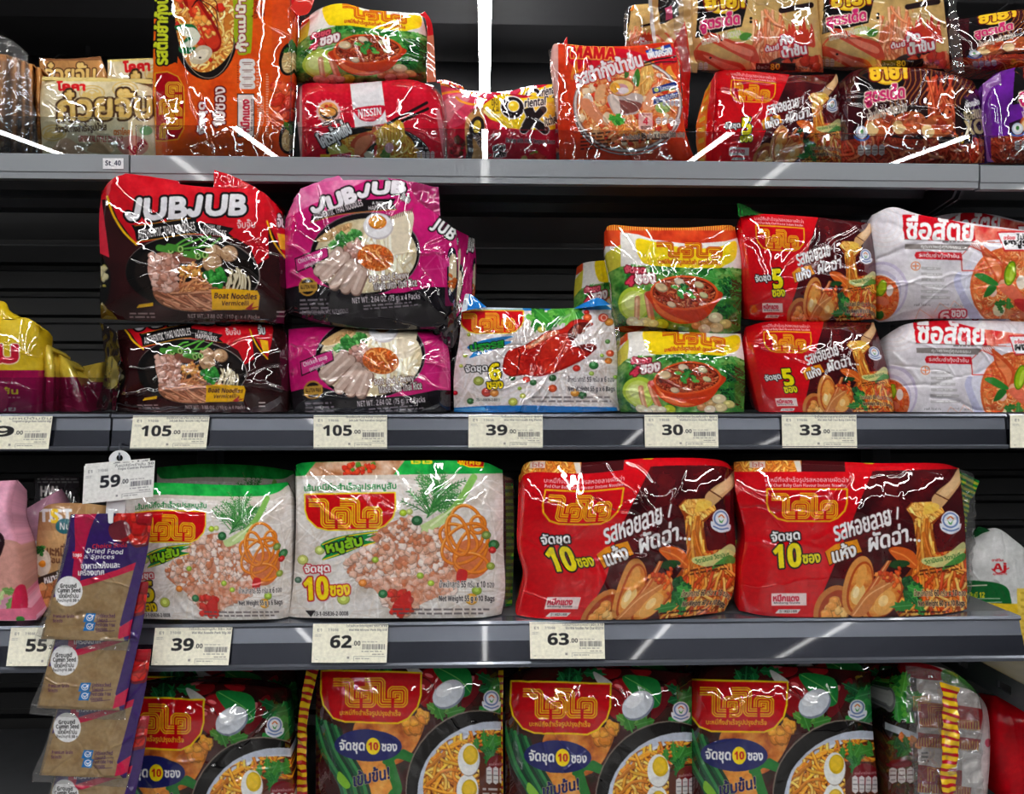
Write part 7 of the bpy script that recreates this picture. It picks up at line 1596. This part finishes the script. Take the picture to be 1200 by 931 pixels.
# --- third shelf
Y3 = D3 - .008
K3 = dict(rnd=(.32, .30))
pack('dark box-like packet at the back left of the third shelf', hw_bag, None, Outline([(40, 562), (60, 557), (98, 560)], [], [(40, 716), (100, 716)], []), D3 + .12, .05, 50)
pack('pink bag cut by the left edge on the third shelf', pink_bag, None, Outline([(-30, 566), (0, 564), (21, 563)], [(14, 600), (26, 645), (33, 700)], [(-30, 727), (10, 728), (46, 727)], [(-30, 640)]), Y3, .05, 51, mat='film_soft')
pack('dusky pink bag between the pink and the tan bags', rose_bag, None, Outline([(20, 603), (45, 588), (72, 573)], [(80, 640)], [(20, 722), (78, 722)], [(19, 660)]), D3 + .06, .05, 52, mat='film_soft')
pack('tan noodle bag behind the hanging spice sachets', tan_bag, None, Outline([(46, 600), (60, 591), (95, 590), (126, 593)], [(122, 650)], [(40, 726), (112, 726)], [(42, 650)]), D3 + .025, .045, 53, mat='film_soft')
pack('dim green topped vermicelli pack behind the six-pack', pork6, O_PORK, Outline([(184, 548), (240, 544), (300, 546), (344, 552)], [(346, 600)], [(184, 716), (344, 716)], []), D3 + .12, .07, 54, group='white vermicelli six-packs')
r = pack('white vermicelli six-pack with green top edge beside the sachets', pork6, O_PORK, Outline([(148, 572), (184, 566), (250, 568), (300, 569), (337, 565)], [(341, 585), (341, 650), (340, 700)], [(146, 725), (250, 727), (338, 726)], [(146, 640)]), Y3, .09, 55, group='white vermicelli six-packs', **K3)
r = pack('large white vermicelli ten-pack with green top edge', pork10, None, O_PORK, Y3, .10, 56, dens=2.0, **K3)
sheet('clear_end', [(588, 556), (590, 620), (588, 722)], [(602, 562), (603, 630), (598, 722)], D3 + .045, D3 + .06, solid((240, 240, 240)), M['wrap'], r, wave=.004, seed=41)
sheet('striped_seam', [(592, 566), (593, 640), (592, 715)], [(601, 566), (602, 640), (600, 715)], D3 + .055, D3 + .06, stripes((20, 120, 50), (130, 176, 40), 19, 'u'), M['film'], r, wave=.003, seed=42)
O_R7 = Outline([(608, 558), (622, 541), (687, 542), (769, 537), (841, 539), (861, 552)], [(860, 600), (862, 640), (860, 690)], [(604, 718), (614, 726), (687, 728), (759, 727), (848, 718)], [(607, 592), (606, 640), (613, 672), (608, 702)])
r = pack('large red clam noodle ten-pack in the middle of the third shelf', clam10, O_CLAM10, O_R7, Y3, .10, 57, group='red clam noodle ten-packs', amp=.75, dens=2.0, **K3)
sheet('clear_end', [(858, 556), (860, 630), (850, 715)], [(864, 560), (866, 632), (860, 715)], D3 + .045, D3 + .05, solid((240, 240, 240)), M['wrap'], r, wave=.004, seed=43)
sheet('striped_seam', [(860, 634), (872, 630)], [(861, 650), (873, 641)], D3 + .05, D3 + .052, stripes((20, 130, 50), (150, 190, 40), 4, 'u'), M['film'], r, seed=44)
r = pack('large red clam noodle ten-pack at the right of the third shelf', clam10, None, O_CLAM10, Y3 + .001, .10, 58, group='red clam noodle ten-packs', amp=.65, dens=2.0, **K3)
sheet('clear_end', [(1122, 549), (1131, 610), (1132, 714)], [(1140, 555), (1143, 612), (1137, 714)], D3 + .045, D3 + .06, solid((240, 240, 240)), M['wrap'], r, wave=.004, seed=45)
sheet('striped_seam', [(1124, 552), (1125, 590), (1128, 622)], [(1148, 564), (1136, 592), (1133, 624)], D3 + .05, D3 + .07, stripes((24, 140, 54), (206, 216, 60), 11, 'u'), M['film'], r, wave=.003, seed=46)
r = pack('white and green seasoning bag at the right end behind the red ten-pack', aj_bag, None, Outline([(1126, 646), (1140, 629), (1166, 619), (1190, 634), (1220, 660)], [(1226, 720)], [(1126, 771), (1226, 771)], []), .985, .06, 59, name='seasoning_bag', cat='seasoning bag', mat='film_soft')
sheet('seal_flap', [(1140, 632), (1150, 626), (1160, 622)], [(1138, 626), (1146, 618), (1154, 619)], .99, 1.0, solid((20, 80, 40)), M['film'], r, seed=47)

# --- bottom shelf
Y4 = .918
gd = 'dark green noodle ten-packs'
for i, (dx, dy, lab) in enumerate(((-466, -4, 'dark noodle ten-pack behind the leftmost one on the bottom shelf'), (10, -15, 'dark noodle ten-pack behind the middle one on the bottom shelf'), (238, -18, 'dark noodle ten-pack behind the right one on the bottom shelf'))):
    o = shift(O_DARK, dx, dy); o.bottom = [(x, 940) for x, y in o.bottom]; o.right[-1] = o.bottom[-1]; o.left[-1] = o.bottom[0]
    pack(lab, dark10, O_DARK, o, Y4 + .125, .07, 60 + i, group=gd, dens=1.2)
def dark(lab, dx, dy, seed, trim=0, x1=0, amp=.8):
    o = shift(O_DARK, dx, dy); o.bottom = [(x, 968) for x, y in o.bottom]; o.right[-1] = o.bottom[-1]; o.left[-1] = o.bottom[0]
    ref = Outline([(x, y) for x, y in O_DARK.top], O_DARK.right[1:-1], [(x, 968 - dy) for x, y in O_DARK.bottom], O_DARK.left[1:-1])
    if trim or x1:      # narrower bag: its print wraps round the sides
        def sq(l): return [(max(x, O_DARK.top[0][0] + trim) if x < 690 else min(x, 824 - x1), y) for x, y in l]
        ref = Outline(sq(ref.top), sq(ref.right[1:-1]), sq(ref.bottom), sq(ref.left[1:-1]))
        o = shift(ref, dx, dy)
    return pack(lab, dark10, ref, o, Y4, .10, seed, group=gd, amp=amp, dens=1.9)
r = dark('leftmost dark noodle ten-pack of the bottom shelf, beside the sachets', -476, 18, 64)
r = dark('dark noodle ten-pack with striped seam on its left, second from left', -222, -13, 65, x1=13)
sheet('striped_seam', [(374, 782), (360, 850), (360, 960)], [(360, 778), (349, 850), (348, 960)], Y4 + .025, Y4 + .04, stripes((236, 190, 30), (170, 20, 30), 20, 'u', .55), M['film'], r, wave=.004, seed=51)
r = dark('dark noodle ten-pack in the middle of the bottom shelf', 0, 0, 66, x1=13)
sheet('striped_seam', [(590, 786), (589, 850), (590, 960)], [(584, 786), (581, 850), (582, 960)], Y4 + .025, Y4 + .04, stripes((226, 180, 30), (160, 20, 30), 20, 'u', .55), M['film'], r, wave=.003, seed=52)
r = dark('dark noodle ten-pack right of the middle one, bottom shelf', 207, -2, 67, trim=12)
r = pack('clear-ended noodle bag turned sideways with red and yellow seam', side_pack, None, O_SIDE, Y4 + .004, .10, 68, dens=2.0, amp=1.3)
sheet('striped_seam', [(1102, 800), (1105, 830), (1104, 880), (1103, 918), (1112, 960)], [(1124, 806), (1123, 830), (1124, 880), (1121, 918), (1126, 960)], Y4 - .017, Y4 - .017, stripes((240, 196, 24), (176, 20, 30), 17, 'u', .6), M['film'], r, wave=.004, seed=53)
sheet('clear_end', [(1060, 780), (1110, 790), (1146, 815)], [(1074, 960), (1110, 960), (1156, 955)], Y4 - .014, Y4 - .014, solid((240, 240, 240)), M['wrap'], r, wave=.004, seed=54)
red_plain = two_tone((1150, 810, 1270, 980), (190, 8, 24), (190, 8, 24), None, 17)
r = pack('plain red bag at the right end of the bottom shelf', red_plain, None, Outline([(1154, 822), (1166, 816), (1200, 822), (1262, 832)], [(1264, 900)], [(1172, 958), (1264, 958)], [(1160, 880)]), Y4 + .03, .08, 69, mat='film_soft')

# --- spice sachets on their hanging strip
hang = empty('hanging_strip', at(140, 531, .874), 'white plastic clip strip hanging from the second shelf rail', 'clip strip')
def strip_mesh():
    bm = bmesh.new()
    def at3(x, y): return at(x, y, .874)
    pts = [(128, 541)] + [(140 + 13 * math.cos(a), 541 + 13 * math.sin(a)) for a in np.linspace(math.pi, 2 * math.pi, 14)[1:-1]] + [(153, 541), (150, 560), (146, 600), (128, 930), (108, 930), (124, 600), (127, 560)]
    hole = [(140 + 4 * math.cos(a), 537 + 4 * math.sin(a)) for a in np.linspace(0, 2 * math.pi, 14, endpoint=False)]
    org = at3(140, 531)
    edges = []
    for loop in (pts, hole):
        vs = [bm.verts.new(tuple(at3(x, y) - org)) for x, y in loop]
        edges += [bm.edges.new((vs[i], vs[(i + 1) % len(vs)])) for i in range(len(vs))]
    bmesh.ops.triangle_fill(bm, edges=edges, use_beauty=True)
    r_ = bmesh.ops.extrude_face_region(bm, geom=bm.faces[:])
    bmesh.ops.translate(bm, vec=(0, .0012, 0), verts=[v for v in r_['geom'] if isinstance(v, bmesh.types.BMVert)])
    return bm_mesh('strip_body', bm), org
me, org = strip_mesh(); link('strip_body', me, M['white_plastic'], hang, org)
def tube(name, pts, r, mat, parent, n=8):
    pts = [Vector(tuple(float(c) for c in p)) for p in pts]; org = pts[0].copy(); bm = bmesh.new(); rings = []
    for i, p in enumerate(pts):
        d = (pts[min(i + 1, len(pts) - 1)] - pts[max(i - 1, 0)]).normalized()
        a = d.orthogonal().normalized(); b = d.cross(a)
        rings.append([bm.verts.new(p - org + (a * math.cos(2 * math.pi * k / n) + b * math.sin(2 * math.pi * k / n)) * r) for k in range(n)])
    for i in range(len(rings) - 1):
        for k in range(n): bm.faces.new((rings[i][k], rings[i][(k + 1) % n], rings[i + 1][(k + 1) % n], rings[i + 1][k]))
    bm.faces.new(rings[0][::-1]); bm.faces.new(rings[-1])
    return link(name, bm_mesh(name, bm, 0, True), mat, parent, org)
hk = [at(140, 520, .908), at(140, 522, .896), at(140, 528, .880), at(140, 534, .870), at(140, 538, .871), at(140, 539, .878)]
tube('wire_hook', hk, .0011, M['rail'], hang)
for k, y in enumerate((607, 686, 765, 843)):
    tube('peg', [at(136 - k * 4, y - 6, .874), at(136 - k * 4, y - 4, .866), at(136 - k * 4, y - 8, .8455 + .0045 * k)], .0016, M['white_plastic'], hang)
sheet('hook_tongue', [(126, 597), (129, 597), (133, 597)], [(127, 613), (129.5, 614), (132, 613)], .8475, .8465, solid((236, 238, 242)), M['card'], hang, wave=0, thick=.0012)
SACH = ('topmost spice sachet of the hanging strip, purple header fully in view', 'second spice sachet down the hanging strip', 'third spice sachet down the hanging strip', 'lowest spice sachet of the hanging strip, cut by the picture edge')
for k, (dx, dy) in enumerate(((0, 0), (-5, 81), (-2, 160), (-4, 238))):
    o = shift(O_SACHET, dx, dy)
    r = pack(SACH[k], sachet_print, O_SACHET, o,   .8485 + .0048 * k, .004, 80 + k, group='spice sachets on the clip strip', name='spice_sachet', cat='spice sachet', amp=.75, rnd=(.3, .2), dens=2.0, body='pouch')
    b = o.bottom; l = o.left; q = o.right
    sheet('clear_margin', [(l[0][0] - 1, l[0][1] + 1), (l[1][0] - 2, l[1][1]), (l[2][0] - 2, l[2][1]), (b[0][0] - 7, b[0][1] - 4)], [(l[0][0] + 4, l[0][1]), (l[1][0] + 4, l[1][1]), (l[2][0] + 4, l[2][1]), (b[0][0] + 2, b[0][1])], .849 + .0048 * k, .849 + .0048 * k, solid((235, 235, 235)), M['wrap'], r, wave=.0012, seed=60 + k)
    sheet('clear_margin', [(b[0][0] - 7, b[0][1] - 4), (b[1][0], b[1][1] - 3), (b[2][0] + 2, b[2][1] - 2)], [(b[0][0] - 8, b[0][1] + 7), (b[1][0], b[1][1] + 10), (b[2][0] + 2, b[2][1] + 11)], .8495 + .0048 * k, .8495 + .0048 * k, solid((235, 235, 235)), M['wrap'], r, wave=.0015, seed=70 + k)

# ------------------------------------------------------------------ price tickets
def ticket(label, q, Y, price, thai, eng, name='price_tag', group='cream price tickets', lean=.0, white=False):
    """q = four corners tl, tr, br, bl"""
    w = max(20, abs(q[1][0] - q[0][0])); h = abs(q[3][1] - q[0][1])
    art = tag_art(w, h, price, thai, eng)
    nu, nv = int(w * 2.0), int(h * 2.0)
    u = np.linspace(0, 1, nu)[None]; v = np.linspace(0, 1, nv)[:, None]
    X = (1 - v) * ((1 - u) * q[0][0] + u * q[1][0]) + v * ((1 - u) * q[3][0] + u * q[2][0])
    Yp = (1 - v) * ((1 - u) * q[0][1] + u * q[1][1]) + v * ((1 - u) * q[3][1] + u * q[2][1])
    W = at(X, Yp, Y - lean * (v - 0.02) + 0 * u)
    C = art.sample(u * w + 0 * v, v * h + 0 * u).reshape(-1, 3)
    if white: C = np.clip(C * np.array([1.0, 1.03, 1.22]), 0, .92)
    n = nu * nv
    V = np.vstack([W.reshape(-1, 3), W.reshape(-1, 3) + (0, .0006, 0)])
    idx = np.arange(n).reshape(nv, nu)
    f = np.stack([idx[:-1, :-1], idx[1:, :-1], idx[1:, 1:], idx[:-1, 1:]], -1).reshape(-1, 4)
    per = np.concatenate([idx[0, :-1], idx[:-1, -1], idx[-1, :0:-1], idx[:0:-1, 0]])
    s = np.stack([per, np.roll(per, -1), np.roll(per, -1) + n, per + n], -1)
    org = V.mean(0)
    me = mesh_np(name, V - org, np.vstack([f, f[:, ::-1] + n, s]), np.vstack([C, C]), smooth=False)
    o = link(name, me, M['card'], None, org)
    return tag(o, label, 'price tag', group)
def rq(x0, y0, x1, y1, sk=0): return [(x0, y0), (x1, y0), (x1 - sk, y1), (x0 - sk, y1)]
g2, g3 = 'price tickets on the second shelf rail', 'price tickets on the third shelf rail'
Y2t = D2 - .0012; L2 = (Z2 - zz(527, D2)) * TILT2; L3 = (Z3 - zz(778, D3)) * TILT3
ticket('cream price ticket ending in 9 at the left edge under the yellow packs', rq(-28, 488, 61.5, 526.5, 5), Y2t, '9', 'บะหมี่ต้มชิ้น', 'Tangtaehangngo Boat Noodles 60g', group=g2, lean=L2)
ticket('cream 105 price ticket under the black boat noodle packs', rq(156, 487.5, 245.5, 526, 4), Y2t, '105', 'จั๊บจั๊บก๋วยเตี๋ยวเรือเส้นหมี่', 'Jub Jub Boat Noodle 110g Pack4', group=g2, lean=L2)
ticket('cream 105 price ticket under the pink noodle packs', rq(367.5, 487, 453.5, 525.5, 0), Y2t, '105', 'จั๊บจั๊บก๋วยเตี๋ยวซุปไก่', 'Jub Jub Thai Noodles Original', group=g2, lean=L2)
ticket('cream 39 price ticket under the crab claw pack', rq(549, 486.5, 636, 525), Y2t, '39', 'ไวไวเส้นหมี่ปรุงรส 55ก', 'Wai Wai Vermicelli 55g Pack6', group=g2, lean=L2)
ticket('cream 30 price ticket under the green bowl packs', rq(755, 486.5, 841, 524.5, -1), Y2t, '30', 'ไวไวบะหมี่รสต้มยำ 60ก', 'WaiWai Instant Noodle 60g Pk4', group=g2, lean=L2)
ticket('cream 33 price ticket under the red clam five-packs', rq(916, 486.5, 1003.5, 525, -1), Y2t, '33', 'ไวไวรสหอยลายผัดฉ่า 60ก', 'Wai Wai Pad Char Baby Clam 60g', group=g2, lean=L2)
ticket('cream price ticket cut by the right edge on the second rail', rq(1184, 486.5, 1270, 525), Y2t, '59', 'ซื่อสัตย์ต้มยำกุ้ง', 'Instant Noodles Tom Yum 6', group=g2, lean=L2)
Y3t = D3 - .0012
ticket('cream price ticket half hidden behind the hanging sachets', rq(13, 736, 99, 781, 6), Y3t, '55', 'เส้นหมี่หมาล่า', 'Instant Noodle Mala', group=g3, lean=L3)
ticket('cream 39 price ticket under the vermicelli six-pack', rq(182, 735, 272.5, 780, 5), Y3t, '39', 'ไวไวเส้นหมี่หมูสับ 55ก X6', 'Wai Wai Noodle Pork 55g X6', group=g3, lean=L3)
ticket('cream 62 price ticket under the vermicelli ten-pack', rq(367, 731.5, 455, 777, 2), Y3t, '62', 'ไวไวเส้นหมี่กึ่งหมูสับ 55ก X10', 'Wai Wai Minced Pork 55g X10', group=g3, lean=L3)
ticket('cream 63 price ticket under the middle red ten-pack', rq(620.5, 729.5, 708, 772.5, -1), Y3t, '63', 'ไวไวรสหอยลายผัดฉ่า 60ก X10', 'Wai Wai Noodles Pad Char 60GX10', group=g3, lean=L3)
ticket('white 59 price card clipped to the hanging strip', [(98.6, 546.5), (181.5, 540), (179, 582.5), (96.5, 591)], .8655, '59', 'ท็อปส์ยี่หร่าป่น 50', 'Tops Cumin Powder', group='white cards on the clip strip', white=True)
ticket('second white price card just behind the 59 card', [(100, 544), (175.5, 537.5), (174, 580), (97, 588)], .8690, '59', 'ท็อปส์', 'Tops', group='white cards on the clip strip', white=True)
def st_tag():
    A = Art(0, 0, 25, 14, (236, 238, 242), 5); A.text('St_40', 3, 3, 22, 10.5, (30, 34, 60), bold=.35); A.done()
    x0, y0, x1, y1 = 120.5, 185.5, 144.5, 198
    nu, nv = 60, 34; u = np.linspace(0, 1, nu)[None]; v = np.linspace(0, 1, nv)[:, None]
    W = at(x0 + (x1 - x0) * u + 0 * v, y0 + (y1 - y0) * v + 0 * u, D1 + .0002 - .0004).reshape(-1, 3)
    C = A.sample(u * 25 + 0 * v, v * 14 + 0 * u).reshape(-1, 3); idx = np.arange(nu * nv).reshape(nv, nu); n = nu * nv
    f = np.stack([idx[:-1, :-1], idx[1:, :-1], idx[1:, 1:], idx[:-1, 1:]], -1).reshape(-1, 4)
    per = np.concatenate([idx[0, :-1], idx[:-1, -1], idx[-1, :0:-1], idx[:0:-1, 0]]); s = np.stack([per, np.roll(per, -1), np.roll(per, -1) + n, per + n], -1)
    V = np.vstack([W, W + (0, .0004, 0)]); org = V.mean(0)
    o = link('shelf_sticker', mesh_np('shelf_sticker', V - org, np.vstack([f, f[:, ::-1] + n, s]), np.vstack([C, C]), smooth=False), M['card'], None, org)
    tag(o, 'small white St_40 sticker on the top left shelf edge', 'sticker')
st_tag()
